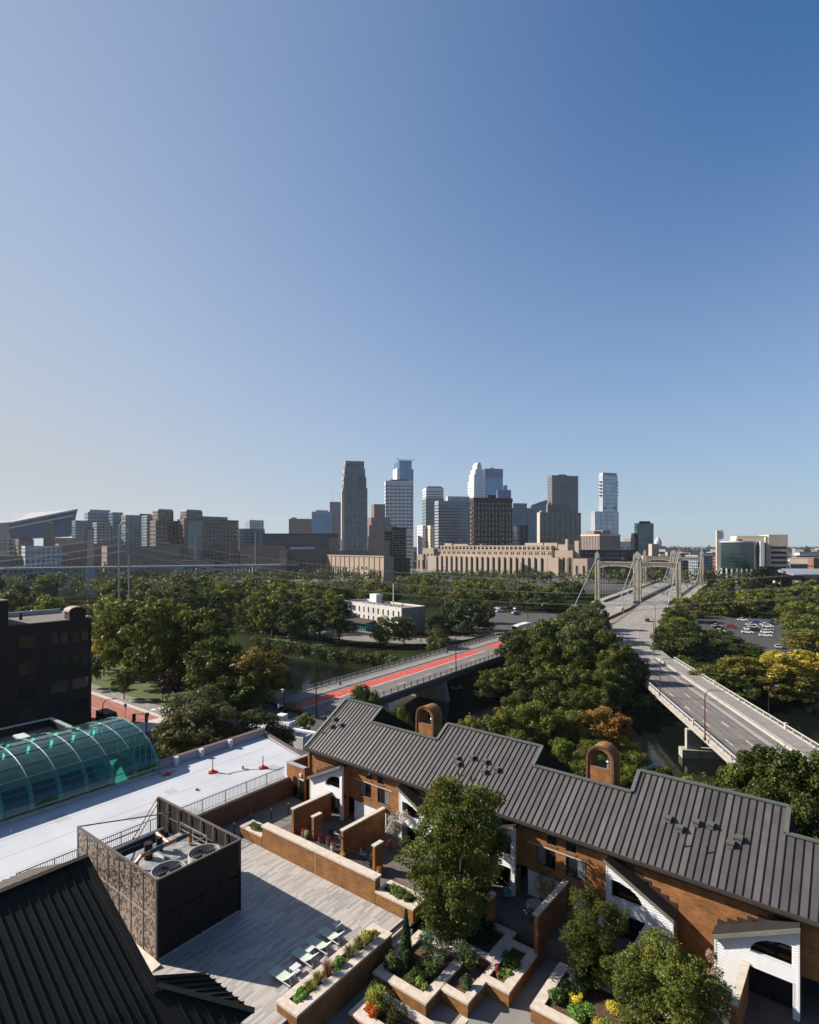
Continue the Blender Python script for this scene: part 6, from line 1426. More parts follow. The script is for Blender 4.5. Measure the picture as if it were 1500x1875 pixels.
def bld(name, lab, uL, uM, uR, vT, Y, phi=PHI, depth=None, side='L', zb=GZ, cat='building', group=None):
    """places a rectangular building whose near vertical corner stands at column uM, distance Y; returns root, width, depth, height"""
    X = (uM-750)/F*Y; z1 = zat(vT, Y)
    if side == 'L':
        k = (uR-750)/F; w = (k*Y-X)/(math.cos(phi)-k*math.sin(phi)); kl = (uL-750)/F; den = math.sin(phi)+kl*math.cos(phi)
        d = depth or ((X-kl*Y)/den if den > .02 and uL < uM else w*.7)
        return thing(name, lab, cat, (X, Y, zb), phi, group), w, d, z1-zb
    k = (uL-750)/F; w = (X-k*Y)/(math.cos(phi)-k*math.sin(phi)) ; kr = (uR-750)/F; den = -math.sin(phi)-0*0
    den = kr*math.cos(phi)+math.sin(phi)
    d = depth or ((X-kr*Y)/den if abs(den) > .02 else w*.7)
    d = abs(d) if d else w*.7
    t = thing(name, lab, cat, (X-w*math.cos(phi), Y-w*math.sin(phi), zb), phi, group); return t, w, d, z1-zb
def simple(name, lab, uL, uM, uR, vT, Y, wall, glass, fh=4., bw=4., sp=.4, pr=.3, phi=PHI, depth=None, cap=None, **k):
    if uR < 500: phi = .74; depth = min(depth or 20, 22)
    t, w, d, h = bld(name, lab, uL, uM, uR, vT, Y, phi, depth)
    d = min(d, 70)
    facade(t, 0, 0, w, d, 0, h, wall, glass, fh, bw, sp, pr, **k)
    if cap: MB().box(w*cap[0], d*.2, h, w*cap[1], d*.8, h+cap[2]).obj('penthouse', cap[3] if len(cap) > 3 else wall, t)
    return t, w, d, h
# ---------- downtown core
# residential tower with setbacks
t, w, d, h = bld('residential_tower', 'tallest slender tan and glass residential tower with stepped crown and two spires', 622, 628, 673, 950, 700, math.radians(12), depth=30)
zs_ = [0, zat(893,700)-GZ, zat(872,700)-GZ, zat(857,700)-GZ, zat(843,700)-GZ]
for i in range(4):
    a = i*1.15; facade(t, a, a, w-a*1.1, d-a, zs_[i], zs_[i+1], cmat('warm grey tower stone', (.34,.32,.31)), G_DARK if i == 0 else G_TEAL, 7.6, 6.2, .34, .42)
for k in (.27, .73): MB().box(w*k-1.5, -1.0, 0, w*k+1.5, 1.5, zs_[2]).obj('glass_bay', G_TEAL, t)
MB().box(-1.5, -.5, 0, 1.8, 6, zs_[1]-4).obj('stone_shaft', cmat('sunlit cream stone', (.62,.52,.40)), t)  # lit left edge, its sunlight put into the cream colour
for x in (4.2, w-5): MB().tube([(x,3,zs_[4]),(x,3,zs_[4]+7)], [.25,.08], 6).obj('spire', METALG, t)
facade(t, -5, -4, w+3, d+5, 0, zat(1008,700)-GZ, C_MILL, G_DARK, 4.5, 5, .5, .3, name='podium')
# post office annex, lit long low block
AN = Vector((.83, -.56)).normalized()
def lit_block(lab, u0, u1, vt, vb, Y0, Y1, name='building', z1=None):
    A = Vector(((u0-750)/F*Y0, Y0)); B = Vector(((u1-750)/F*Y1, Y1)); L = (B-A).length; ang = math.atan2((B-A).y, (B-A).x)
    t = thing(name, lab, 'building', (A.x, A.y, GZ), ang); return t, L, (z1 if z1 else zat(vt, Y0))-GZ
t, L, H = lit_block('long low tan post office annex with narrow window slots and a tall stack', 598, 704, 1017, 1045, 640, 560)
MB().box(0, .6, 0, L, 12, H).obj('wall', C_TAN2, t); MB().box(1, 1, H, L-1, 11, H+.1).obj('roof', R_FLAT, t)
wm = MB().box(-.9,0,0,.9,.5,9.5).mesh('window', G_DARK); ws = MB().box(-.8,0,0,.8,.5,2.4).mesh('window', G_DARK)
for k in (.05,.09,.13,.17,.215,.26,.31,.36): link('window', wm, t, (L*k, .15, 4))
for k in (.50,.57,.64,.71): link('window', ws, t, (L*k, .15, 12.5))
for k in (.79,.93): link('window', wm, t, (L*k, .15, 2))
for k in range(12): MB().box(L*k/12-.25, 0, 0, L*k/12+.25, .65, H).obj('pilaster', C_TAN, t)
MB().box(0,-.1,H-.2,L,.8,H+.8).obj('cornice', C_TAN, t)
c = thing('smokestack', 'square tan smokestack rising from the low annex', 'chimney', ((708-750)/F*555, 555, GZ)); MB().extr([(-3,-3,0),(3,-3,0),(2.2,-2.4,zat(991,555)-GZ),(-2.2,-2.4,zat(991,555)-GZ)], (0,5,0)).obj('shaft', C_TAN2, c); MB().box(-2.5,-2.6,zat(993,555)-GZ,2.5,2.8,zat(991,555)-GZ+.4).obj('cap', C_TAN, c)
# main post office
t, L, H = lit_block('very long tan art deco post office with a row of tall pier bays', 783, 1006, 1022, 1056, 800, 655)
hb = 22.5
MB().box(0, 2.2, 0, L, 60, hb).obj('wall', C_TAN2, t); MB().box(0, 0, 0, 13, 3, hb).obj('end_block', C_TAN, t); MB().box(L-3, 0, 0, L+12, 3, hb).obj('end_block', C_TAN, t)
MB().box(13, 2.0, 1, L-3, 2.19, hb-2).obj('bay_glass', G_DARK, t)
pm_ = MB().box(-2.3, -.2, 0, 2.3, 2.3, hb).mesh('pier', C_TAN); n = 21
for k in range(n): link('pier', pm_, t, (15+(L-20)*k/(n-1), 0, 0))
MB().box(3, 9, hb, L-2, 52, hb+8).obj('upper_storey', C_TAN2, t)
wq = MB().box(-.8,0,0,.8,.3,3.2).mesh('window', G_DARK); wq2 = wq
for k in range(n): 
    for dx in (-1.5, 1.5): link('window', wq, t, (15+(L-20)*k/(n-1)+dx, 8.85, hb+3))
MB().box(8, 18, hb+8, L-8, 50, hb+14).obj('attic', C_TAN2, t); MB().box(9, 17.8, hb+9.5, L-9, 18.1, hb+12).obj('clerestory', G_DARK, t)
for k in range(28): MB().box(10+(L-20)*k/27-1, 17.5, hb+8, 10+(L-20)*k/27+1, 18.1, hb+13.5).obj('pilaster', C_TAN, t)
MB().box(2.8, 8.6, hb+7.6, L-1.8, 9.3, hb+8.5).obj('cornice', C_TAN, t); MB().box(7.5,17.4,hb+13.6,L-7.5,18.3,hb+14.4).obj('cornice', C_TAN, t)
for a, b, z in ((-26,0,24),(-14,8,33),(L+5,L+28,31),(L+20,L+46,22)):
    g = MB().box(a, 4, 0, b, 50, z).obj('end_pavilion', C_TAN2, t)
    for k in range(3): MB().box(a+(b-a)*(k+.5)/3-1.1, 3.6, 3, a+(b-a)*(k+.5)/3+1.1, 3.95, z-8).obj('window', G_DARK, t)
for a, b, z in ((12,26,40),(30,56,39),(70,80,39),(150,176,40),(178,196,40),(L-2,L+12,38),(L+16,L+19,44),(L+28,L+33,42)):
    if a < L+35: MB().box(a, 22 if z < 41 else 8, hb, b, 34 if z < 41 else 12, z).obj('roof_block', C_TAN, t)
# tower blocks, left to right ----------------------------------------------------------
simple('office_block', 'pale grey block with blue windows far left of the tall residential tower', 455, 457, 483, 952, 1150, C_LGREY, G_DBLUE, 5, 5, .4, .4, phi=.1)
simple('office_block', 'pinkish block with small windows left of the blue glass block', 528, 529, 570, 950, 1050, C_PINK, G_GREY, 5, 5, .5, .5, phi=.1, cap=(.1,.3,3))
simple('office_block', 'blue glass block framed in white left of the residential tower', 570, 571, 607, 937, 950, cmat('pale blue grey frame', (.40,.45,.50)), G_BLUE, 34, 34, .12, .16, phi=.1, cap=(.2,.8,3))
t, w, d, h = simple('office_tower', 'plain grey slab tower with a thin mast behind the blue glass block', 603, 604, 640, 919, 1150, C_GREY, G_GREY, 6, 5, .6, .6, phi=.1); MB().tube([(w*.15,8,h),(w*.15,8,h+26)], [.4,.12], 5).obj('mast', METALG, t)
# stepped brown art deco tower
t, w, d, h = bld('office_tower', 'stepped reddish brown art deco tower right of the residential tower', 673, 676, 727, 962, 950, math.radians(15), depth=45)
facade(t, 0, 0, w, d, 0, h, C_PINK, G_DARK, 200, 4, .01, .62, hor=False)
facade(t, w*.10, 6, w*.78, d-6, h, zat(947,950)-GZ, C_PINK, G_DARK, 200, 4, .01, .62, hor=False); facade(t, w*.22, 10, w*.62, d-10, zat(947,950)-GZ, zat(922,950)-GZ, C_PINK, G_DARK, 200, 4, .01, .62, hor=False)
# blue glass tower with crown + white grid tower
t, w, d, h = simple('office_tower', 'tall blue glass tower with a flared metal crown', 722, 731, 754, 843, 1420, C_STEEL, G_BLUE, 12, 12, .06, .08, phi=math.radians(14))
MB().box(-6, -3, 0, 2, d*.8, zat(857,1420)-GZ).obj('white_fin_wall', C_WHITE, t); MB().box(w-2, 2, 0, w+5, d, zat(858,1420)-GZ).obj('side_slab', G_DBLUE, t)
for a, b in (((0,0,h+.5),(-8,-4,h+6)),((w,0,h+.5),(w+7,-4,h+5)),((-1,0,h+2),(w+1,0,h+2))): MB().bar(a, b, 1.6, 1.2).obj('crown_arm', METALG, t)
simple('office_tower', 'white grid tower with rows of dark strip windows', 704, 706, 757, 880, 1080, C_WHITE, G_DARK, 6.6, 7.6, .5, .2, phi=math.radians(6), cap=(.2,.82,3.2,C_DK))
simple('office_block', 'white low block at the foot of the white grid tower', 735, 737, 757, 973, 900, C_LGREY, G_DARK, 6, 9, .55, .1, phi=.1)
simple('apartment_block', 'black slab block behind the annex stack', 716, 717, 744, 966, 740, C_DK, G_DARK, 3.4, 4, .5, .4, phi=.08, depth=20)
simple('apartment_block', 'narrow black block left of the black slab', 703, 704, 717, 973, 735, C_DK, G_DARK, 3.4, 4, .5, .4, phi=.08, depth=20)
simple('office_block', 'low black podium between the annex and the post office', 706, 707, 751, 1022, 700, C_DK, G_DARK, 5, 6, .4, .3, phi=.05, depth=20)
# round topped glass tower
t, w, d, h = bld('office_tower', 'glass tower with curved banded top left of the grey slab', 778, 780, 813, 893, 1180, math.radians(10), depth=38)
facade(t, 0, 0, w, d, 0, zat(912,1180)-GZ, cmat('grey green bands', (.20,.24,.25)), G_TEAL, 7, 40, .35, .05)
facade(t, .5, .5, w-.5, d-.5, zat(912,1180)-GZ, h, C_WHITE, G_TEAL, 5.2, 40, .6, .05)
MB().extr([(2,2,h),(w-2,2,h),(w-5,2,h+3.5),(5,2,h+3.5)], (0,d-4,0)).obj('curved_cap', G_TEAL, t)
simple('office_block', 'dark sided white block in front of the curved topped tower', 769, 774, 780, 962, 900, C_WHITE, G_DARK, 5, 3, .3, .6, phi=math.radians(20), depth=25)
simple('office_block', 'cream stepped block left of the grey banded slab', 786, 788, 801, 962, 880, C_BEIGE, G_DARK, 5, 4, .6, .6, phi=math.radians(10), depth=25)
t, w, d, h = simple('office_tower', 'wide grey banded slab tower with a bright sunlit left edge', 796, 803, 863, 917, 860, cmat('grey metal bands', (.33,.34,.36)), G_DBLUE, 4.6, 3.4, .48, .16, phi=math.radians(16))
MB().box(w*.32, 6, h, w, d*.7, h+8).obj('mechanical_floor', C_LGREY, t)
# stepped stone and blue towers
t, w, d, h = bld('office_tower', 'slender stepped stone tower with a lit left side and peaked top', 864, 868, 889, 880, 1360, math.radians(20), depth=34)
for x0, x1, v0, v1 in ((0,1,880,880),(.06,.96,880,868),(.18,.9,868,859),(.34,.76,859,850),(.42,.68,850,846)):
    if v0 != v1: facade(t, w*x0, 2+x0*8, w*x1, d-2-x0*8, zat(v0,1360)-GZ, zat(v1,1360)-GZ, C_WHITE, G_SILV, 7, 4, .3, .45)
    else: facade(t, 0, 0, w, d, 0, h, C_WHITE, G_SILV, 7, 4, .3, .45)
t, w, d, h = simple('office_tower', 'broad blue glass tower with a dark top band and mast', 886, 888, 921, 873, 1480, C_STEEL, G_BLUE, 60, 40, .03, .03, phi=math.radians(8))
MB().box(-.3, -.3, h, w+.3, d+.3, zat(858,1480)-GZ).obj('dark_crown', G_DBLUE, t); MB().box(w*.35, 8, zat(858,1480)-GZ, w*.6, 18, zat(856,1480)-GZ).obj('penthouse', C_DK, t)
MB().tube([(w*.5,14,zat(857,1480)-GZ),(w*.5,14,zat(842,1480)-GZ)], [.8,.2], 5).obj('mast', METALG, t)
t, w, d, h = simple('office_tower', 'small turquoise glass tower with stepped shoulders', 909, 911, 936, 897, 1250, C_STEEL, G_BLUE, 12, 6, .08, .1, phi=math.radians(10)); MB().box(w*.45, 4, h, w*.75, d-6, zat(888,1250)-GZ).obj('shoulder', G_BLUE, t)
# brown balcony tower
t, w, d, h = bld('apartment_tower', 'dark brown apartment tower studded with balconies', 861, 868, 938, 916, 760, math.radians(14))
d = min(d, 32); facade(t, 0, 0, w, d, 0, h, C_BROWN, G_DARK, 7.2, 5.0, .3, .5)
MB().box(-.6, -.6, h-1, w+.6, d+.6, zat(911,760)-GZ).obj('crown', C_BROWN, t); MB().box(w*.4, 6, h, w*.62, d-6, zat(905,760)-GZ).obj('penthouse', C_BROWN, t)
bal = MB().box(-1.9,-1.7,0,1.9,0,.25).box(-1.9,-1.7,.25,1.9,-1.62,1.2).mesh('balcony', cmat('brown balcony', (.30,.24,.21))); sidebal = MB().box(-1.8,-2.2,0,0,2.2,1.2).mesh('balcony', cmat('tan sunlit balcony', (.40,.32,.27)))  # side balconies have the sunlight put into a lighter tan
nf = int((h-4)/6.0)
for k in range(nf):
    for x in (.1, .3, .7, .9): link('balcony', bal, t, (w*x, 0, 3+k*6.0))
    link('balcony', sidebal, t, (-.02, d*.5, 3+k*6.0)); link('balcony', sidebal, t, (w+1.78, 3, 3+k*6.0))
# blue glass pair and grey block
simple('office_tower', 'dark blue glass tower right of the brown balcony tower', 934, 936, 985, 930, 930, C_STEEL, G_DBLUE, 4.2, 9, .2, .08, phi=math.radians(14), cap=(.1,.6,8,G_DARK))
simple('office_block', 'low navy glass block in front of the dark blue tower', 944, 946, 967, 962, 840, C_DK, G_DBLUE, 12, 5, .1, .1, phi=.1, depth=24)
t, w, d, h = simple('office_block', 'glass block with a slanted roof behind the grey pilaster block', 970, 973, 1003, 925, 1100, C_STEEL, G_GREY, 5, 9, .3, .1, phi=.15)
MB().extr([(0,2,h),(w,2,h),(w,2,h+11),(w*.6,2,h+7)], (0,d-4,0)).obj('slanted_roof', C_STEEL, t)
t, w, d, h = simple('office_tower', 'grey brown pilaster block with dark window columns', 984, 989, 1064, 938, 790, cmat('taupe precast', (.20,.175,.165)), G_DARK, 4.2, 7.8, .12, .42, phi=math.radians(14))
MB().box(-.4,-.1,0,.8,d,h).obj('sunlit_end_wall', cmat('sunlit tint end wall', (.50,.42,.34)), t); MB().box(w*.2, 6, h, w*.75, d-6, zat(923,790)-GZ).obj('penthouse', cmat('taupe precast', (.20,.17,.16)), t)  # left end has its sunlight put into a lighter wall colour
for x in (.06, .5): MB().tube([(w*x,5,h),(w*x,5,h+1.5),(w*x,5,h+2.6)], [1.6,1.5,.4], 10).obj('satellite_dome', C_WHITE, t)
t, w, d, h = simple('office_tower', 'tall plain taupe tower with a warm sunlit left side', 1003, 1011, 1059, 870, 1100, cmat('mauve grey precast', (.20,.17,.18)), G_DBLUE, 5.2, 3.6, .42, .45, phi=math.radians(16)); MB().box(w*.3, 5, h, w*.6, d-5, h+3).obj('penthouse', C_GREY, t)
# silver tower with notches
t, w, d, h = bld('residential_tower', 'silver glass tower with small projecting balconies and a notched base', 1096, 1104, 1131, 870, 1000, math.radians(18))
d = min(d, 30); facade(t, 0, 0, w, d, zat(937,1000)-GZ, h, C_LGREY, G_SILV, 7.5, 30, .12, .04); MB().box(1, 1, h, w-1, d-1, zat(865,1000)-GZ).obj('crown', C_LGREY, t)
facade(t, -w*.55, -1, w*1.05, d, 0, zat(937,1000)-GZ, C_LGREY, G_SILV, 7.5, 14, .12, .05, name='base_block')
for k in range(5):
    MB().box(w, 1, h-12-k*6, w+3, 6, h-10.5-k*6).obj('balcony', C_DK, t); MB().box(-2.5, 3, h-12-k*6, 0, 8, h-10.5-k*6).obj('balcony', C_DK, t)
for x in (.05, .72): MB().box(w*x, -.4, zat(932,1000)-GZ, w*x+6, .3, zat(928,1000)-GZ).obj('dark_opening', G_DARK, t)
# striped low block + dark block behind suspension bridge
t, w, d, h = bld('office_block', 'low block with a sunlit cream ribbed left side in front of the silver tower', 1064, 1098, 1136, 979, 700, math.radians(30))
d = min(d, 60); facade(t, 0, 0, w, d, 0, h, cmat('ribbed mauve stone', (.36,.28,.25)), G_DARK, 200, 2.6, .05, .55, hor=False); MB().box(-.4, -.4, h-1.5, w+.4, d+.4, h+.5).obj('cornice', C_BEIGE, t)
for a, b, zz_ in ((.1,.45,5),(.5,.9,6)): MB().box(w*a, 12, h, w*b, 26, h+zz_).obj('penthouse', C_PINK, t)
simple('parking_structure', 'long dark parking structure behind the left side of the suspension bridge', 1046, 1048, 1165, 1007, 640, cmat('charcoal brown precast', (.045,.042,.038)), G_DARK, 6, 20, .5, .1, phi=.04, depth=30)
t, w, d, h = simple('office_tower', 'small dark glass tower beyond the suspension bridge', 1162, 1168, 1197, 958, 900, C_DK, G_TEAL, 5, 30, .16, .05, phi=math.radians(12)); MB().box(w*.2, 4, h, w*.9, d-4, h+3.5).obj('penthouse', C_DK, t)
MB().box(-6, 2, 0, -.2, d, h*.78).obj('dark_wing', C_DK, t)
simple('apartment_block', 'tan ribbed block directly left of the small dark glass tower', 1153, 1155, 1163, 984, 850, C_TAN2, G_DARK, 4, 3, .3, .5, phi=.1, depth=20)
simple('warehouse', 'white roofed low building behind the suspension bridge', 1133, 1134, 1155, 992, 800, C_WHITE, G_DARK, 6, 8, .7, .5, phi=.1, depth=30)
# basilica like dome
c = thing('domed_church', 'tiny pale church dome on the horizon right of the small dark glass tower', 'church', ((1205-750)/F*1900, 1900, GZ))
MB().box(-22,-10,0,22,20,36).obj('nave', C_MILL, c); MB().tube([(0,0,36),(0,0,46),(0,0,54),(0,0,62),(0,0,66),(0,0,76)], [12,12,10.5,6,2,.3], 12).obj('dome', C_LGREY, c)
# church-like mill and blocks under the beams
t, w, d, h = simple('warehouse', 'tan building with a big arched entrance seen under the bridge cross beams', 1180, 1181, 1230, 1018, 660, C_TAN, G_DARK, 5, 6, .5, .5, phi=.02, depth=30); MB().box(w*.25,-1,h,w*.5,8,h+14).obj('square_tower', C_TAN, t)
a = MB(); a.extr([(w*.5,-.6,0)]+[(w*.65+7*math.cos(math.pi*k/10)*-1,-.6,10+7*math.sin(math.pi*k/10)) for k in range(11)]+[(w*.8,-.6,0)], (0,.5,0)); a.obj('arched_entrance', G_DARK, t)
simple('apartment_block', 'grey blue apartment block behind the right bridge tower', 1277, 1278, 1312, 1017, 600, C_GREY, G_DBLUE, 3.4, 4, .35, .35, phi=.05, depth=25)
simple('apartment_block', 'dark red brick block beside the stone clock tower', 1306, 1312, 1325, 1020, 560, C_RED, G_DARK, 3.6, 4, .35, .35, phi=.05, depth=6)
simple('apartment_block', 'dark low block between the two right bridge towers', 1247, 1248, 1280, 1022, 620, C_DK, G_GREY, 3.6, 4, .3, .3, phi=.05, depth=25)
# ---------- reserve bank at the right
Yb = 520
t, w, d, h = bld('bank_building', 'beige stone bank with a curved dark green glass front and a slim clock tower', 1357, 1408, 1443, 979, Yb, math.radians(-19), depth=62, zb=GZ)
# near face right part with strip openings
MB().box(0, 0, 0, w, 34, h).obj('stone_block', C_BEIGE, t)
for k in range(5): MB().box(w*.10, -.25, h-13-k*4.6, w*.92, -.02, h-10.8-k*4.6).obj('strip_window', cmat('dark maroon glass', (.05,.02,.02)), t)
MB().box(w*.35, -.25, 3, w*.85, -.02, 14).obj('lobby_window', G_DARK, t)
MB().box(w*.05,-.6,h-36,w*.95,-.03,h-35).obj('stone_band', C_TAN2, t)
MB().box(-25, 4, 0, -.1, 34, h-1).obj('stone_block', C_BEIGE, t); MB().box(-24, 3.8, h-9, -21, 4, h-4).obj('red_notch', C_DRED, t)
n = 20; x_a, x_b = -40, -7.6
arc = [(x_a+(x_b-x_a)*k/n, 6-9*math.sin(math.pi*(.12+.70*k/n))) for k in range(n+1)]
ht = zat(993, Yb)-GZ; hb = zat(1042, Yb)-GZ
for i, (z0, z1, m_) in enumerate([(hb+j*(ht-hb)/7+.55, hb+(j+1)*(ht-hb)/7-.05, G_GREEN) for j in range(7)]+[(hb+j*(ht-hb)/7, hb+j*(ht-hb)/7+.5, G_TEAL) for j in range(7)]):
    g = MB()
    for k in range(n): a, b = arc[k], arc[k+1]; q = .0 if m_ is G_GREEN else .4; g.extr([(a[0],a[1]-q,z0),(b[0],b[1]-q,z0),(b[0],b[1]-q,z1),(a[0],a[1]-q,z1)], (0,3,0))
    g.obj('glass_band' if m_ is G_GREEN else 'sun_shade', m_, t)
g = MB()
for k in range(n): a, b = arc[k], arc[k+1]; g.extr([(a[0],a[1]-.8,ht),(b[0],b[1]-.8,ht),(b[0],b[1]-.8,ht+1.2),(a[0],a[1]-.8,ht+1.2)], (0,9,0))
g.obj('white_cornice', C_WHITE, t)
MB().box(-7.6, -3.5, 3, -4.2, 9, ht+.9).obj('white_fin', C_WHITE, t); MB().box(-4.2, -1.5, 3, -2.6, 9, ht-.5).obj('red_fin', C_DRED, t); MB().box(-2.6, .5, 0, -.1, 9, h-2).obj('stone_block', C_BEIGE, t)
for k in range(8): MB().box(-39+k*4, 1-3*math.sin(k*.4)-2, 0, -38+k*4, 4-3*math.sin(k*.4), hb).obj('column', C_WHITE, t)
MB().box(-40, 6, 0, -5, 14, ht-.5).obj('core', C_DK, t)
ck = zat(970, Yb)-GZ; MB().box(-42.5, 2, 0, -38.5, 6, zat(988,Yb)-GZ).box(-42.5, 2, zat(988,Yb)-GZ, -41.2, 6, ck).obj('clock_tower', C_BEIGE, t)
MB().box(-41.1, 3, zat(987,Yb)-GZ, -36.4, 6, ck).obj('clock_housing', C_WHITE, t)
MB().tube([(-38.3,2.95,(zat(978,Yb)-GZ)),(-38.3,2.7,(zat(978,Yb)-GZ))], 2.0, 20).obj('clock_face', C_WHITE, t)
MB().box(-38.4,2.6,zat(978,Yb)-GZ,-38.2,2.69,zat(978,Yb)-GZ+1.6).obj('clock_hand', C_DK, t); MB().box(-38.3,2.6,zat(978,Yb)-GZ-.1,-37.3,2.69,zat(978,Yb)-GZ+.1).obj('clock_hand', C_DK, t)
# low civic building at the right edge
t = thing('civic_building', 'low stone building with a pale sloped metal roof at the right edge', 'building', (290, 425, GZ), -.1)
MB().box(0, 0, 0, 70, 30, 9).obj('stone_wall', C_BEIGE, t); MB().box(8, 2, 9, 70, 28, 14).obj('glass_storey', G_DARK, t)
MB().extr([(-2,-3,14),(70,-3,14),(70,34,17),(-2,34,17)], (0,0,.8)).obj('metal_roof', cmat('pale blue metal roof', (.24,.26,.29), rough=.6), t)
for k in range(9): MB().box(5+k*7, -.2, 2, 8.5+k*7, -.02, 6.5).obj('window', G_DARK, t)
simple('warehouse', 'red brick warehouse at the right edge behind the bank', 1488, 1490, 1512, 1022, 600, C_RED, G_DARK, 6, 5, .6, .5, phi=.05, depth=8)
# ---------- stadium
t = thing('stadium', 'huge dark glass wedge shaped stadium with a pale translucent roof at the far left', 'stadium', (-640, 1000, GZ))
def W(u, v, Y): return Vector(((u-750)/F*Y+640, Y-1000, zat(v, Y)-GZ))
tip, lb_, bl, br = W(142,933,1000), W(16,957,1040), W(24,983,1040), W(131,980,1010)
g = MB(); g.extr([tuple(tip), tuple(lb_), tuple(bl), tuple(W(40,985,1035)), tuple(br)], (-98, 160, 0)); g.obj('glass_wall', glass_mat('dark stadium glass', (.018,.060,.13), .5, .0, .15, 60, .2), t)
g = MB(); g.extr([tuple(W(131,980,1008)), tuple(W(139,944,1006)), tuple(W(136,978,1012))], (-74, 120, 0)); g.obj('prow', G_GREY, t)
g = MB(); a, b = W(141.5,933.5,998), W(20,957.5,1037); g.bar(a, b, 3, 2.6); g.obj('roof_edge', cmat('zinc edge', (.30,.32,.34)), t)
g = MB(); a, b = W(17,967,1036), W(134,944,1000); g.bar(a, b, 1, 2.0); g.obj('light_band', cmat('silver band', (.5,.54,.6)), t)
g = MB(); g.extr([tuple(W(142,932.5,1010)), tuple(W(16,956.5,1050)), tuple(W(-60,960,1070)), tuple(W(-60,940,1150)), tuple(W(60,938.5,1120))], (-37, 60, 1)); g.obj('translucent_roof', cmat('pale translucent roof', (.30,.31,.33)), t)
g = MB(); g.extr([tuple(W(16,958,1045)), tuple(W(-60,960,1060)), tuple(W(-60,1000,1060)), tuple(W(22,1000,1045))], (0, 60, 0)); g.obj('side_wall', C_GREY, t)
# ---------- left bank group
simple('apartment_block', 'large stone and glass block right of the stadium', 160, 161, 208, 937, 900, cmat('pale bluish stone', (.34,.36,.38)), G_DBLUE, 6, 4, .3, .35, phi=-.08, depth=40, cap=(.1,.9,4))
simple('apartment_block', 'blue glass side of the large block right of the stadium', 205, 206, 225, 938, 890, C_STEEL, G_TEAL, 5, 6, .25, .15, phi=-.08, depth=40)
simple('apartment_block', 'teal glass block directly right of the stadium tip', 137, 138, 178, 953, 820, C_STEEL, G_TEAL, 4, 7, .25, .12, phi=-.08, depth=30)
simple('apartment_block', 'teal glass block with a pale slanted top', 176, 177, 202, 957, 800, C_LGREY, G_TEAL, 4, 6, .2, .12, phi=-.08, depth=30)
simple('apartment_block', 'wide blue grey glass block left of the brick twins', 229, 230, 285, 943, 820, C_GREY, G_DBLUE, 4, 5, .3, .3, phi=-.1, depth=36, cap=(.5,.9,3))
simple('apartment_block', 'white framed glass slab beside the left brick twin', 268, 269, 303, 944, 760, C_LGREY, G_TEAL, 4, 5, .12, .2, phi=-.1, depth=26)
def twin(lab, u0, u1, vt, c0, c1, vc, Y, gl):
    t, w, d, h = simple('apartment_tower', lab, u0, u0+1, u1, vt, Y, C_BRN2, G_DARK, 5.4, 5.0, .42, .42, phi=-.1, depth=30)
    x0, x1 = w*(c0-u0)/(u1-u0), w*(c1-u0)/(u1-u0); zc = zat(vc, Y)-GZ
    facade(t, x0, 4, x1, 24, h, zc-2, C_MILL, G_DARK, 4, 4, .3, .4, name='crown_storeys'); MB().box(x0+1, 5, zc-2, x1-1, 23, zc).obj('crown_cap', C_LGREY, t)
    if gl: MB().box(w*gl[0], -.8, 0, w*gl[1], .5, h-2).obj('glass_bay', G_TEAL, t); MB().box(w*(gl[0]+gl[1])/2-1.2, -1.2, 0, w*(gl[0]+gl[1])/2+1.2, -.81, h*.7).obj('white_fin', C_LGREY, t)
twin('left brick twin apartment tower with a pale crown', 284, 336, 953, 290, 319, 931, 720, None)
twin('right brick twin apartment tower with a glass bay and pale crown', 336, 437, 950, 342, 371, 932, 715, (.06,.32))
simple('apartment_block', 'grey blue upper block between the brick twins', 356, 357, 417, 945, 800, C_GREY, G_DBLUE, 4, 5, .3, .3, phi=-.1, depth=24)
simple('office_block', 'low blue glass block behind the long dark brick block', 437, 438, 485, 968, 900, C_STEEL, G_DBLUE, 5, 9, .3, .1, phi=.05, depth=40)
simple('apartment_block', 'long dark brick block left of the residential tower', 480, 481, 618, 977, 780, cmat('very dark brick', (.07,.055,.05)), G_DBLUE, 4, 4.5, .45, .4, phi=.08, depth=26)
simple('warehouse', 'red brick mill building below the long dark block', 512, 513, 597, 1006, 640, C_BRN2, G_DARK, 5, 5, .6, .6, phi=.03, depth=26, cap=(.2,.7,2.5,C_LGREY))
simple('warehouse', 'pinkish end wall of the red brick mill', 511, 512, 524, 1008, 630, cmat('salmon brick', (.42,.24,.19)), G_DARK, 8, 8, .8, .8, phi=.03, depth=20)
simple('apartment_block', 'narrow reddish block beside the foot of the residential tower', 602, 603, 619, 985, 700, C_PINK, G_DARK, 5, 4, .6, .6, phi=.05, depth=16)
simple('warehouse', 'grey ribbed long building with a thin chimney', 438, 439, 515, 1000, 690, C_MILL, G_DARK, 5, 5, .5, .6, phi=.03, depth=24)
c = thing('chimney_stack', 'thin brick chimney left of centre above the far bridge', 'chimney', ((469-750)/F*680, 680, GZ)); MB().tube([(0,0,0),(0,0,zat(974,680)-GZ)], [1.8,1.1], 10).obj('shaft', C_BRN2, c); MB().tube([(0,0,zat(976,680)-GZ),(0,0,zat(974,680)-GZ+.3)], 1.5, 10).obj('rim', C_MILL, c)
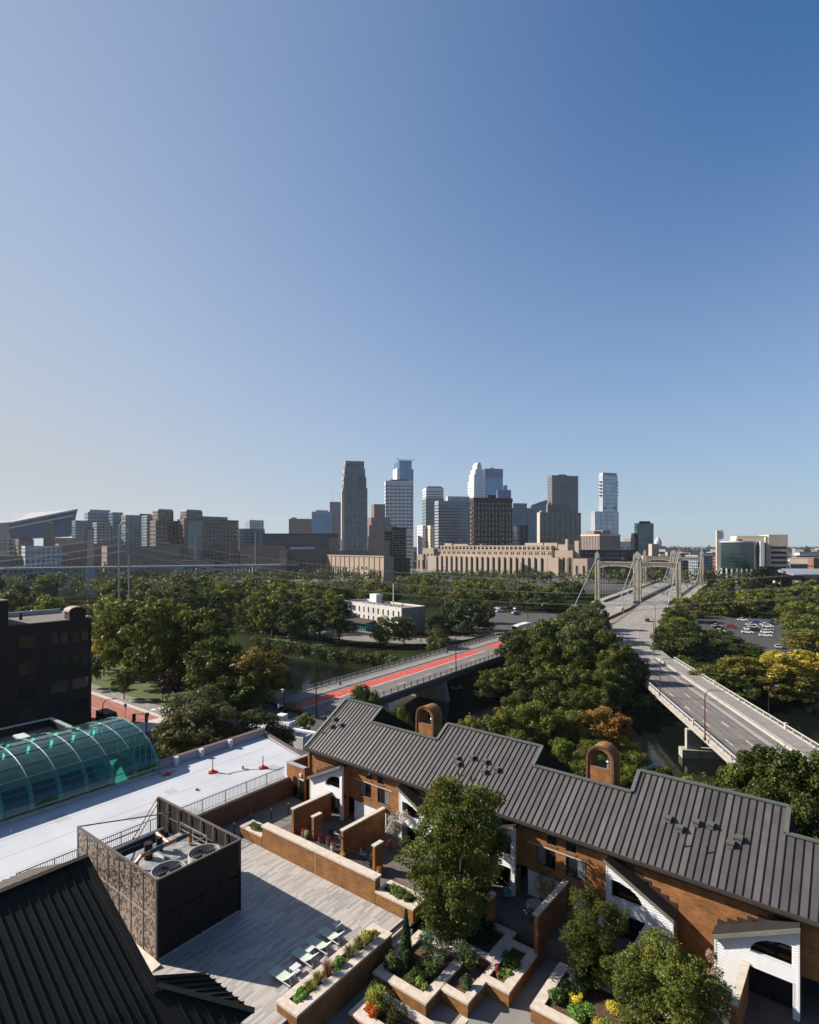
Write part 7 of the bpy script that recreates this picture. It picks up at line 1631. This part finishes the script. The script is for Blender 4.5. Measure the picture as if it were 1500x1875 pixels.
c = thing('chimney_stack', 'tall pale square chimney rising among the riverside mills', 'chimney', ((166-750)/F*600, 600, GZ)); MB().extr([(-2.6,-2.6,0),(2.6,-2.6,0),(2.0,-2.2,zat(968,600)-GZ),(-2.0,-2.2,zat(968,600)-GZ)], (0,4.6,0)).obj('shaft', cmat('pale pink chimney brick', (.46,.36,.31)), c); MB().box(-2.3,-2.5,zat(970,600)-GZ,2.3,2.7,zat(968,600)-GZ+.4).obj('rim', C_MILL, c)
c = thing('clock_tower', 'slim stone tower in front of the dark stadium', 'tower', ((90-750)/F*640, 640, GZ)); MB().box(-4,-4,0,4,4,zat(970,640)-GZ).obj('shaft', C_MILL, c)
a = MB(); a.extr([(-4,-4,0),(4,-4,0)]+[(4*math.cos(math.pi*k/8),-4,5+3.4*math.sin(math.pi*k/8)) for k in range(9)], (0,8,0)); q = a.obj('belfry', C_MILL, c); q.location.z = zat(970,640)-GZ
simple('mill_building', 'long stone mill with many small windows on the far left bank', 195, 196, 330, 1000, 620, C_MILL, G_DARK, 5, 4.2, .55, .6, phi=-.02, depth=26)
simple('mill_building', 'stone mill behind the pale square chimney', 108, 109, 196, 996, 640, C_MILL, G_DARK, 5, 4.2, .55, .6, phi=-.03, depth=26)
simple('apartment_block', 'white and brown loft block at the left edge', -20, -19, 36, 985, 610, cmat('warm white loft wall', (.46,.42,.39)), G_DARK, 4.5, 5, .4, .4, phi=-.05, depth=24)
simple('apartment_block', 'reddish loft block second from the left edge', 33, 34, 62, 988, 600, C_BRN2, G_GREY, 4.5, 5, .4, .4, phi=-.05, depth=24)
simple('apartment_block', 'pale loft block with blue windows left of the mills', 45, 46, 112, 1000, 570, C_LGREY, G_DBLUE, 4.5, 4.5, .4, .4, phi=-.05, depth=24)
simple('mill_building', 'long tan mill roofline in front of the stadium', 95, 96, 150, 985, 700, C_TAN2, G_DARK, 5, 5, .6, .6, phi=-.05, depth=24)
simple('warehouse', 'low tan riverside mill at the left', -30, -29, 130, 1018, 560, C_MILL, G_DARK, 4.5, 4.2, .5, .55, phi=-.02, depth=20)
# ---------- far low city right and behind
rr = random.Random(17)
walls = [C_GREY, C_LGREY, C_MILL, C_RED, C_TAN2, C_WHITE, C_BRN2, C_DK, cmat('dull grey wall', (.14,.135,.13))]
lowmesh = []
for i, wl in enumerate(walls):
    b = MB().box(-.5,-.5,0,.5,.5,1.0,0)
    for k in range(5): b.box(-.45+k*.19,-.506,.25,-.33+k*.19,-.501,.75,1)
    b.box(-.52,-.52,1.0,.52,.52,1.05,2); lowmesh.append(b.mesh('low_building', [wl, G_DARK, walls[(i+5) % 9] if i % 2 else R_FLAT]))
def lows(n, u0, u1, y0, y1, hr, lab, grp, seed):
    rr = random.Random(seed)
    for k in range(n):
        Y = y0*(y1/y0)**rr.random(); u = rr.uniform(u0, u1); X = (u-750)/F*Y
        mi = rr.randrange(9); link('low_building', lowmesh[mi], None, (X, Y, GZ), rr.uniform(-.25,.25), '%s %s, %s, %s' % (('grey','pale grey','stone','red brick','tan','white','brown','black','dull grey')[mi], lab, 'nearer' if Y < (y0*y1)**.5 else 'farther', where(X, Y)), 'building', grp, scale=(rr.uniform(18,60), rr.uniform(15,40), rr.uniform(*hr)*(1+.25*(Y > 1200))))
lows(80, 1190, 1530, 650, 2300, (8,24), 'low flat roofed building', 'distant low buildings at the right', 1)
lows(34, 440, 620, 800, 1800, (8,30), 'low block in the distance', 'distant low buildings left of the towers', 2)
lows(38, 620, 1190, 800, 1900, (8,32), 'low building at the feet of the towers', 'distant low buildings among the towers', 3)
lows(30, -40, 440, 700, 1500, (8,28), 'low building behind the riverside mills', 'distant low buildings at the left', 4)
mass('horizon_woodland', [(500,2600),(1100,2500),(2000,2300)], 9000, 9, 26, 46, 'dark tree line on the horizon behind the bank', (.03,.04,.02), H=18)
mass('city_trees', [(330,640),(430,900),(520,700),(640,1000),(430,1300),(900,1500)], 9000, 3.2, 10, 47, 'scattered street trees among the distant low buildings at the right', (.035,.046,.018), H=10)
# ---------- white building on the island
A, B = Vector((-30.2,261)), Vector((-3.3,229)); L = (B-A).length; ang = math.atan2((B-A).y, (B-A).x)
t = thing('white_building', 'white painted three storey brick building with a flat brown roof on the island', 'building', (A.x, A.y, GZ), ang)
Hh_ = 10.9; WB = mat('white painted brick', (.58,.55,.52), .85, var=.1, scale=.4, bump=.3, bscale=6)
def wh(x0, x1, z0, z1, y, holes, m):
    xs_ = sorted({x0,x1,*[h[0] for h in holes],*[h[1] for h in holes]}); zs = sorted({z0,z1,*[h[2] for h in holes],*[h[3] for h in holes]}); b = MB()
    for i in range(len(xs_)-1):
        for j in range(len(zs)-1):
            cx, cz = (xs_[i]+xs_[i+1])/2, (zs[j]+zs[j+1])/2
            if not any(h[0]<cx<h[1] and h[2]<cz<h[3] for h in holes): b.box(xs_[i], y, zs[j], xs_[i+1], y+.5, zs[j+1])
    b.obj('front_wall', m, t)
hs_ = []
for k in range(12):
    x = L*(k+.5)/12
    for z in (7.0, 3.4): hs_.append((x-.55, x+.55, z, z+2.3))
wh(0, L, 0, Hh_, 0, hs_, WB)
for h_ in hs_:
    w_ = MB().box(h_[0], .3, h_[2], h_[1], .36, h_[3]).obj('window', WINDK, t); MB().box(h_[0], .2, (h_[2]+h_[3])/2-.04, h_[1], .29, (h_[2]+h_[3])/2+.04).obj('sash_bar', WB, w_)
    MB().box(h_[0]-.1, -.12, h_[2]-.16, h_[1]+.1, -.003, h_[2]-.01).obj('sill', WB, t)
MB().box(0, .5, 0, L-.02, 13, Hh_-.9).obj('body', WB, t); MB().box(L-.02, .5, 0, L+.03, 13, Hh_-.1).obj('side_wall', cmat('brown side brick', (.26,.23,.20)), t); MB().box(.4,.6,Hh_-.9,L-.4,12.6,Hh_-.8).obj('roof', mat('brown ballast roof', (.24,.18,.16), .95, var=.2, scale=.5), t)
MB().box(L-.35,.5,Hh_-.05,L,13,Hh_).box(0,.5,Hh_-.9,.35,13,Hh_).box(.35,12.6,Hh_-.9,L-.35,13,Hh_).obj('parapet', WB, t)
MB().box(L-.01, 4, 0, L+.02, 6, 3).obj('side_door', WINDK, t)
MB().box(9, 8, Hh_-.8, 14, 11, Hh_+3.2).obj('penthouse', TRIMW, t); MB().tube([(24,10,Hh_-.8),(24,10,Hh_+8.5)], .22, 8).obj('flue', TRIMW, t)
for x, y in ((8,4),(11,6),(13,3),(15,5),(17,7),(20,4),(18,10),(22,6),(27,5),(31,8),(34,4)): MB().box(x,y,Hh_-.8,x+.9,y+.9,Hh_-.1).obj('roof_vent', METALG, t)
MB().box(12,7,Hh_-.8,20,7.6,Hh_-.4).obj('duct', METALG, t)
MB().box(6,-5,0,24,-.01,2.9).obj('storefront', mat('teal painted storefront', (.03,.17,.19), .5), t); MB().extr([(5.5,-6,2.9),(24.5,-6,2.9),(24.5,-.02,4.0),(5.5,-.02,4.0)], (0,0,.12)).obj('lean_to_roof', mat('dark brown shingle', (.06,.045,.04), .9), t)
for k in range(9): MB().box(7+k*1.9,-5.08,.6,8.2+k*1.9,-5.005,2.4).obj('shop_window', WINDK, t)
# teal roofs / paths on the island
g = MB(); g.poly([(-52,236,GZ+.02),(-20,214,GZ+.02),(4,206,GZ+.02),(18,214,GZ+.02),(40,236,GZ+.02),(6,220,GZ+.02),(-4,224,GZ+.02),(-34,254,GZ+.02)]); struct('island_street', g, mat('dusty island street', (.20,.175,.155), .95, var=.2, scale=.2))
g = MB(); g.poly([(-62,222,GZ+.03),(-38,207,GZ+.03),(-26,204,GZ+.03),(-34,214,GZ+.03)]); struct('park_lawn', g, GRASS)
g = MB(); g.poly([(20,250,GZ+.03),(60,236,GZ+.03),(80,300,GZ+.03),(20,310,GZ+.03)]); struct('parking_area', g, ASPH)
g = MB(); g.poly([(108,200,GZ+.03),(112,235,GZ+.03),(150,292,GZ+.03),(205,262,GZ+.03),(160,200,GZ+.03),(120,172,GZ+.03)]); struct('parking_lot', g, mat('lot asphalt', (.06,.056,.056), .9, var=.15, scale=.3))
g = MB(); g.poly([(-40,255,GZ+.04),(-120,330,GZ+.04),(-110,345,GZ+.04),(-30,275,GZ+.04)]); struct('park_lawn', g, GRASS)
# ---------- arch bridge at the left
Aa, Bb = Vector(((-40-750)/F*520, 520)), Vector(((545-750)/F*640, 640)); L = (Bb-Aa).length; ang = math.atan2((Bb-Aa).y, (Bb-Aa).x); zd = 5.6
t = thing('arch_bridge', 'long pale concrete arch bridge with railing crossing the river at the left', 'bridge', (Aa.x, Aa.y, 0), ang)
BCON = mat('blue grey bridge concrete', (.30,.35,.38), .85, var=.12, scale=.1)
MB().box(0, -7, zd-1.6, L, 7, zd).obj('deck', BCON, t); MB().box(0,-6.6,zd,L,6.6,zd+.05).obj('roadway', ROADC, t)
MB().box(0,-7,zd+1.0,L,-6.8,zd+1.25).obj('top_rail', C_LGREY, t)
pp = MB().box(-.25,-7.05,zd,.25,-6.75,zd+1.4).mesh('rail_post', C_LGREY); k = 0
while k*3.2 < L: link('rail_post', pp, t, (k*3.2,0,0)); k += 1
for c0, half in ((52, 36), (132, 36), (212, 36)):
    n = 18; a = MB(); z_s = WZ+1
    top = lambda x: z_s+(zd-3.0-z_s)*(1-((x-c0)/half)**2)
    for k in range(n):
        x0, x1 = c0-half+2*half*k/n, c0-half+2*half*(k+1)/n; a.extr([(x0,-6,top(x0)-1.6),(x1,-6,top(x1)-1.6),(x1,-6,top(x1)),(x0,-6,top(x0))], (0,12,0))
    a.obj('arch', BCON, t); sp = MB()
    for k in range(1, n): x = c0-half+2*half*k/n; sp.box(x-.4,-5.8,top(x)-.1,x+.4,5.8,zd-1.6)
    sp.obj('spandrel_columns', BCON, t)['kind'] = 'stuff'
    MB().box(c0+half-1,-7.5,WZ-1,c0+half+7,7.5,zd-1.6).obj('pier', BCON, t)
# ================================================================== CARS, LAMPS, PYLON, SMALL THINGS
def make_car():
    t = thing('parked_car', 'x', 'car'); L, Wd = 4.5, 1.8
    lo = [(-L/2,.35),(-L/2,.75),(-L/2+.25,.92),(-1.2,.98),(1.15,.95),(1.9,.82),(L/2-.05,.68),(L/2,.35)]
    MB().extr([(x,-Wd/2,z) for x, z in lo], (0,Wd,0)).obj('body', CARP, t)
    g = MB(); b = [(-1.75,.95),(-1.25,1.42),(.25,1.45),(1.05,.95)]; g.extr([(x,-Wd/2+.12,z) for x, z in b], (0,Wd-.24,0)); g.obj('windows', WINDK, t)
    MB().extr([(-1.2,-Wd/2+.16,1.425),(.22,-Wd/2+.16,1.455),(.22,-Wd/2+.16,1.49),(-1.2,-Wd/2+.16,1.46)], (0,Wd-.32,0)).obj('roof', CARP, t)
    wm_ = MB().tube([(0,-.1,0),(0,.1,0)], .33, 14).mesh('wheel', METALD)
    for x in (-1.4, 1.4):
        for y in (-Wd/2+.08, Wd/2-.08): link('wheel', wm_, t, (x, y, .33))
    for y in (-.62,.62): MB().box(L/2-.08,y-.18,.58,L/2+.01,y+.18,.7).obj('headlight', TRIMW, t); MB().box(-L/2-.01,y-.18,.66,-L/2+.06,y+.18,.78).obj('tail_light', REDP, t)
    return t
CAR = make_car()
WH, SV, BK, BL, RD_ = (.75,.76,.77), (.35,.36,.37), (.02,.02,.022), (.03,.08,.22), (.35,.03,.03)
first = True
def car(x, y, z, rz, col, lab, group=None):
    global first
    if first:
        o = CAR; first = False; o.location = (x,y,z); o.rotation_euler = (0,0,rz); o['label'] = lab
        if group: o['group'] = group
        for ch in o.children: ch.color = (*col,1)
        return o
    o = dup(CAR, (x,y,z), rz, lab, group, col); 
    if not group and 'group' in o: del o['group']
    return o
BPY_FIRST_PENDING = True
cz = GZ+.04
bpy.context.view_layer.update()
car(*(P(1186,1138,RZ)[:2]), RZ+.04, math.radians(62), BK, 'dark car driving alone toward the suspension bridge')
lot = [(1322,1151,BK,'black'),(1326,1145,SV,'grey'),(1318,1157,WH,'white'),(1312,1147,BK,'black'),(1360,1136,WH,'white'),(1368,1140,SV,'silver')]
rows = [((1378,1146),(1372,1158),3,WH), ((1404,1147),(1400,1166),4,WH)]
k = 0
spec = [(1309,1143,BK,'dark car in the left row of the parking lot, farthest up'),(1313,1148,SV,'silver car in the left row of the parking lot, second'),(1317,1152,BK,'black car in the left row of the parking lot'),(1319,1158,WH,'white car at the near end of the left row of the parking lot'),(1360,1137,WH,'white car parked alone at the back of the lot'),
        (1376,1146,WH,'white car at the far end of the middle row of the parking lot'),(1380,1150,SV,'silver car in the middle row of the lot behind a white car'),(1373,1154,WH,'white car in the middle row of the lot'),(1369,1160,WH,'white van like car at the near end of the middle row'),(1384,1156,BK,'black car in the middle row of the lot'),
        (1406,1149,WH,'white car at the far end of the right row of the lot'),(1402,1146,WH,'white car behind the far end of the right row'),(1406,1155,SV,'silver car in the right row of the lot'),(1404,1160,WH,'white car in the right row of the lot'),(1402,1166,WH,'white car at the near end of the right row'),
        (1415,1203,WH,'white car parked behind the yellow tree, left one'),(1432,1204,WH,'white car parked behind the yellow tree, right one'),(1290,1163,WH,'white car half hidden at the tree left of the lot'),(1340,1150,RD_,'dark red car parked near the middle of the lot'),(1388,1143,BL,'blue car at the top of the middle row'),(1412,1143,BK,'black car at the top of the right row'),(1425,1187,SV,'silver car in the lot aisle near the yellow tree'),(1467,1160,BK,'dark car in front of the wall at the right of the lot')]
for u, v, c, lab in spec:
    p = P(u, v, GZ); car(p.x, p.y, cz, math.radians(-30) if u < 1410 else math.radians(65), c, lab)
for i, (u, v, c) in enumerate(((1440,1140,BK),(1448,1140,BK),(1432,1139,SV),(1424,1138,BK),(1416,1137,BK))):
    p = P(u, v, GZ); car(p.x, p.y, cz, math.radians(60), c, 'car in the shaded back row of the parking lot', 'cars in the shaded back row of the parking lot')
rr = random.Random(8)
for i in range(22):
    u, v = rr.uniform(855, 950), rr.uniform(1112, 1136); p = P(u, v, GZ)
    if seg_d((p.x,p.y), (43,234), (90,290)) < 14: continue
    c = rr.choice([WH, WH, SV, BK, BL]); car(p.x, p.y, cz, math.radians(rr.choice((30,32,-60))), c, {WH:'white',SV:'silver',BK:'black',BL:'blue'}[c]+' car parked in the tree shaded lot beyond the red lane bridge', 'cars in the lot beyond the red lane bridge')
for i, (u, v) in enumerate(((1205,1062),(1212,1058),(1220,1060),(1196,1056),(1203,1054),(1256,1058),(1262,1062),(1250,1055))):
    Y = 34*F/(v-1000); car((u-750)/F*Y, Y, RZ+.02, ang_ if False else math.atan2(TD.y, TD.x), rr.choice([WH,BK,SV]), 'car in traffic at the far end of the suspension bridge', 'cars in traffic at the far end of the suspension bridge')
for i, (u, v, c, lab) in enumerate(((635,1141,WH,'white car parked by the white building storefront'),(655,1148,SV,'silver car in front of the teal storefront'),(700,1158,BK,'dark car in the shade right of the storefront'),(785,1163,BL,'blue car in the shade right of the white building'))):
    p = P(u, v, GZ); car(p.x, p.y, cz, math.radians(-50), c, lab)
# bus
p = P(961, 1160, RZ); t = thing('city_bus', 'white city bus with a black windscreen at the far end of the red lane bridge', 'bus', (44.5, 224, RZ+.04), math.atan2(LD.y, LD.x))
MB().extr([(-6,-1.3,.35),(6,-1.3,.35),(6,-1.3,3.0),(5.8,-1.3,3.15),(-5.8,-1.3,3.15),(-6.05,-1.3,2.9)], (0,2.6,0)).obj('body', TRIMW, t)
MB().box(-6.12,-1.15,1.2,-6.06,1.15,2.7).obj('windscreen', WINDK, t); MB().box(-5.6,-1.33,1.5,5.6,-1.305,2.5).obj('side_windows', WINDK, t)
for x in (-4,3.6):
    for y in (-1.15,1.15): MB().tube([(x,y-.15,.5),(x,y+.15,.5)], .5, 12).obj('wheel', METALD, t)
# ---- street lamps
LAMPC = 0
def lamp(u, vb, vt, z, lab, side=-1, m=METALR, arm=2.4, ang=None, grp='curved street lamps', name='street_lamp', xy=None):
    p = P(u, vb, z) if xy is None else Vector((*xy, z)); h = zat(vt, p.y)-z
    t = thing(name, lab, 'street lamp', p, math.atan2(p.y, p.x)-math.pi/2 if ang is None else ang, grp)
    MB().tube([(0,0,0),(0,0,.6)], .22, 8).obj('base', m, t)
    pts = [(0,0,.5),(0,0,h-1.3)]+[(side*arm*.55*(1-math.cos(a)), 0, h-1.3+1.3*math.sin(a)) for a in (.4,.8,1.2,1.57)]+[(side*arm,0,h-.05)]
    MB().tube(pts, [.12,.09,.08,.07,.06,.055,.05], 8).obj('pole', m, t)
    MB().extr([(side*arm,-.15,h-.1),(side*(arm+.7),-.12,h-.08),(side*(arm+.7),-.08,h+.03),(side*arm,-.1,h+.06)], (0,.3,0)).obj('lamp_head', METALG, t)
lamp(579,1325,1203,RZ,'dark curved street lamp in front of the near end of the red lane bridge', -1, METALD)
lamp(623,1255,1196,RZ,'thin dark lamp post on the sidewalk side of the red lane bridge', -1, METALD, 1.2, name='lamp_post')
lamp(835,1233,1143,RZ,'dark lamp post on the near edge of the red lane bridge', -1, METALD)
lamp(819,1197,1136,RZ,'dark lamp post on the sidewalk of the red lane bridge beside the trees', 1, METALD)
lamp(967,1180,1122,RZ,'brown lamp post where the red lane bridge meets the tree clump', -1, METALR, 1.5)
lamp(1156,1226,1168,RZ,'curved lamp at the left edge of the right bridge, farthest one', 1)
lamp(1209,1276,1205,RZ,'curved lamp at the left edge of the right bridge, middle one', 1)
lamp(1291,1356,1262,RZ,'curved lamp with a small crossbar nearest the bottom of the right bridge', 1)
lamp(1197,1193,1129,RZ,'curved lamp where the bridge road meets the island road', -1)
lamp(1200,1157,1106,RZ,'curved lamp right of the lone dark car', -1)
lamp(1142,1124,1090,RZ,'small curved lamp on the median before the bridge tower', -1, METALG, 1.5)
lamp(1106,1134,1110,RZ,'short lamp beside the left roadway', -1, METALG, 1.5); lamp(1095,1122,1100,RZ,'slender lamp on the left roadway edge', -1, METALG, 1.5)
lamp(1420,1102,1042,GZ,'tall dark curved lamp silhouetted beside the bank', -1, METALD, 5.0)
lamp(1311,1259,1204,GZ,'thin dark pole among the trees right of the right bridge', 1, METALD, 1.0, name='lamp_post'); lamp(1408,1330,1254,GZ,'thin dark pole rising before the yellow tree', 1, METALD, 1.0, name='lamp_post')
lamp(188,1327,1282,SZ,'black curved lamp on the brick street', 1, METALD, 1.6)
lamp(771,1175,1122,GZ,'slender lamp on the island street right of the white building', -1, METALD, 1.5)
# ---- traffic signals and signs
def signal(x, y, z, h, lab, rz=0, arms=0):
    t = thing('traffic_signal', lab, 'traffic signal', (x,y,z), rz); MB().tube([(0,0,0),(0,0,h)], .09, 8).obj('pole', METALD, t)
    MB().box(-.22,-.2,h-1.6,.22,.2,h-.3).obj('signal_head', METALD, t)
    for k, c in enumerate(((.4,.02,.02),(.4,.25,.02),(.02,.25,.08))): MB().tube([(0,-.205,h-.55-k*.4),(0,-.23,h-.55-k*.4)], .12, 10).obj('lens', TINT, t).color = (*c,1)
    if arms: MB().bar((0,0,h-.2),(arms,0,h-.1),.1).obj('mast_arm', METALD, t); MB().box(arms-.25,-.2,h-1.3,arms+.25,.2,h-.1).obj('signal_head', METALD, t)
p = P(298,1286,SZ); signal(p.x,p.y,SZ,3.6,'black traffic signal beside the blue banner on the lawn corner', .3)
p = P(268,1345,SZ); signal(p.x,p.y,SZ,3.8,'black traffic signal at the crossing left of the broad dark tree', .2, -2.0)
p = P(520,1346,SZ); t = thing('signal_pole', 'tall dark pole with lamps and signal heads by the plaza', 'traffic signal', (p.x,p.y,SZ), .2)
h = zat(1262,p.y)-SZ; MB().tube([(0,0,0),(0,0,h)], [.16,.09], 8).obj('pole', METALD, t); MB().bar((-1.0,0,h-2.9),(.1,0,h-2.9),.08).obj('arm', METALG, t); MB().box(-.5,-.2,h-.5,.0,.2,h).obj('lamp_head', TRIMW, t)
for z in (h-4.6, h-6.2): MB().box(.1,-.2,z,.5,.2,z+1.2).obj('signal_head', METALD, t)
MB().box(-1.1,-.05,h-3.2,-.8,.05,h-2.6).obj('sign_plate', TRIMW, t)
for u, v, lab in ((230,1315,'thin sign post standing on the brick street corner'),(271,1333,'slim sign post on the pale crossing'),(230,1268,'small sign post at the edge of the lawn')):
    p = P(u,v,SZ); t = thing('sign_post', lab, 'sign', (p.x,p.y,SZ)); MB().tube([(0,0,0),(0,0,2.8)], .05, 6).obj('post', METALG, t); MB().box(-.25,-.03,2.1,.25,-.055,2.8).obj('sign_plate', METALG, t)
p = P(322,1272,SZ); t = thing('banner', 'blue banner strip tied up on the lawn behind the traffic signal', 'banner', (p.x,p.y,SZ), .35)
BLU = mat('blue vinyl', (.03,.12,.34), .6, var=.2); MB().extr([(-2.6,0,.3),(2.2,0,.5),(2.9,0,1.6),(1.2,0,1.5),(-.8,0,1.2),(-2.6,0,1.4)], (0,.25,0)).obj('fabric', BLU, t)
for x in (-2.6,2.4): MB().tube([(x,.1,0),(x,.1,1.5)], .05, 6).obj('stake', METALG, t)
# brick street cast iron fence / parked van shadow etc
p = P(217,1318,SZ); t = thing('parked_van', 'dark van parked behind the glass vault by the brick street', 'van', (p.x-1,p.y-2,SZ), AD)
MB().extr([(-2.6,-1,.4),(2.6,-1,.4),(2.6,-1,1.1),(1.9,-1,1.3),(1.3,-1,2.1),(-2.5,-1,2.15)], (0,2,0)).obj('body', METALD, t); MB().box(-2.0,-1.03,1.35,1.2,-1.005,1.9).obj('side_windows', WINDK, t)
for x in (-1.7,1.7):
    for y in (-.9,.9): MB().tube([(x,y-.1,.36),(x,y+.1,.36)], .36, 12).obj('wheel', METALD, t)
# plaza umbrellas, people-less tables, white steps
for u, v, h, r, lab in ((487,1343,3.0,2.3,'white square market umbrella nearer the bridge on the plaza'),(474,1352,2.6,2.4,'white square market umbrella nearer the white roof on the plaza')):
    p = P(u,v,SZ); t = thing('market_umbrella', lab, 'umbrella', (p.x,p.y,SZ), .5); MB().tube([(0,0,0),(0,0,h)], .05, 8).obj('pole', METALG, t)
    c = MB(); q = r*.75; cs = [(-q,-q),(q,-q),(q,q),(-q,q)]
    for i in range(4): a, b = cs[i], cs[(i+1)%4]; c.poly([(a[0],a[1],h-.6),(b[0],b[1],h-.6),(0,0,h+.15)]); c.poly([(a[0],a[1],h-.85),(b[0],b[1],h-.85),(b[0],b[1],h-.6),(a[0],a[1],h-.6)])
    c.obj('canopy', mat('white canvas', (.80,.80,.80), .8, var=.03), t); MB().tube([(0,0,0),(0,0,.1)], .4, 10).obj('base', METALD, t)
rr = random.Random(4); tm_ = [MB().tube([(0,0,.7),(0,0,.75)], .5, 12).mesh('table_top', TRIMW), MB().tube([(0,0,0),(0,0,.7)], .05, 6).mesh('pedestal', METALD)]
for i in range(7):
    p = P(440+i*9+rr.random()*4, 1340+rr.random()*12, SZ); t = thing('cafe_table', 'small pale cafe table on the plaza around the white umbrellas', 'table', (p.x,p.y,SZ), 0, 'cafe tables on the plaza')
    for m_ in tm_: link(m_.name.split('.')[0], m_, t)
p = P(535,1362,SZ); t = thing('retaining_steps', 'white stepped wall blocks beside the corner of the white roof', 'wall', (p.x,p.y,SZ), AD+.2)
for k in range(4): MB().box(-3+k*1.6,-.6-k*.3,0,-1.5+k*1.6,.8,4.6-k*.9).obj('block', TRIMW, t)
MB().box(-3,-1.6,2.8,6,-.9,3.1).obj('ledge', TRIMW, t)
for i,(u,v,hh,ww,lab) in enumerate(((548,1352,3.5,3.2,'bright green shrub beside the white steps'),(560,1345,4.0,3.0,'green shrub at the left end of the townhouse roof'))):
    p = P(u,v,SZ); tree(p.x,p.y,SZ,hh,ww,'small',(.12,.16,.04),lab,name='shrub')['category'] = 'shrub'
# ---- transmission pylon and wires
PX, PY_ = -126.5, 250.; hp = zat(957,PY_)-GZ
t = thing('transmission_pylon', 'slender twin tube transmission pylon with rounded top and three V arms', 'pylon', (PX,PY_,GZ), 0)
pts = [(-2.3,0,0),(-2.0,0,hp-2.2)]+[(-2.0*math.cos(a),0,hp-2.2+2.2*math.sin(a)) for a in [math.pi*k/10 for k in range(1,10)]]+[(2.0,0,hp-2.2),(2.3,0,0)]
MB().tube(pts, .40, 8).obj('frame', POLEG, t)
for v in (977, 992, 1005):
    z = zat(v,PY_)-GZ
    for s in (-1,1): MB().bar((0,0,z-1.2),(s*1.7,0,z+1.0),.3).obj('v_arm', C_LGREY, t)
WIRE = mat('aluminium wire', (.30,.30,.27), .6, .1)
def wire(A, B, sag, lab, r=.055):
    pts = [tuple(Vector(A).lerp(Vector(B), k/40)-Vector((0,0,sag*4*(k/40)*(1-k/40)))) for k in range(41)]
    MB().tube(pts, r, 4).obj('power_line', WIRE, label=lab, cat='power line', group='power lines from the pylon')
LV = ('top','middle','lowest')
for i, (v, drop) in enumerate(((977,21.0),(992,22.8),(1005,24.6))):
    z = zat(v,PY_)
    for j, dy in enumerate((-1.6, 1.6)):
        wire((PX,PY_+dy,z-1), (PX+445,PY_+dy-4,z-1+2), drop, '%s level power line running right from the pylon, %s one of the pair' % (LV[i], ('nearer','farther')[j]))
        wire((PX,PY_+dy,z-1), (PX-190,PY_+dy-40,z-14), 5.5, '%s level power line running left from the pylon, %s one of the pair' % (LV[i], ('nearer','farther')[j]))
# tail of an overhead sign near the bank
t = thing('utility_pole', 'wooden utility pole with a crossarm among the trees left of the bank', 'pole', P(1325,1112,GZ)); MB().tube([(0,0,0),(0,0,9)], .15, 6).obj('pole', BARK, t); MB().bar((-1,0,8.4),(1,0,8.4),.15).obj('crossarm', BARK, t)
t = thing('utility_pole', 'utility pole with a wide flat top right of the parking lot', 'pole', P(1463,1118,GZ)); MB().tube([(0,0,0),(0,0,8)], .15, 6).obj('pole', BARK, t); MB().bar((-1.8,0,7.8),(1.8,0,7.8),.3).obj('lamp_bar', METALG, t)

# ================================================================== HAZE
hb_ = MB().box(-4200, -60, WZ-1.0-1.5, 4200, 4200, 235.0)
hm = bpy.data.materials.new('haze air'); hm.use_nodes = True; n = hm.node_tree.nodes; n.remove(n['Principled BSDF'])
pv = n.new('ShaderNodeVolumePrincipled'); pv.inputs['Color'].default_value = (.80,.88,1,1); pv.inputs['Density'].default_value = HAZE_DENSITY; pv.inputs['Anisotropy'].default_value = .2
hm.node_tree.links.new(pv.outputs[0], n['Material Output'].inputs['Volume'])
if HAZE_DENSITY > 0: hb_.obj('haze', hm, kind='stuff', label='pale blue air haze over the river and city')
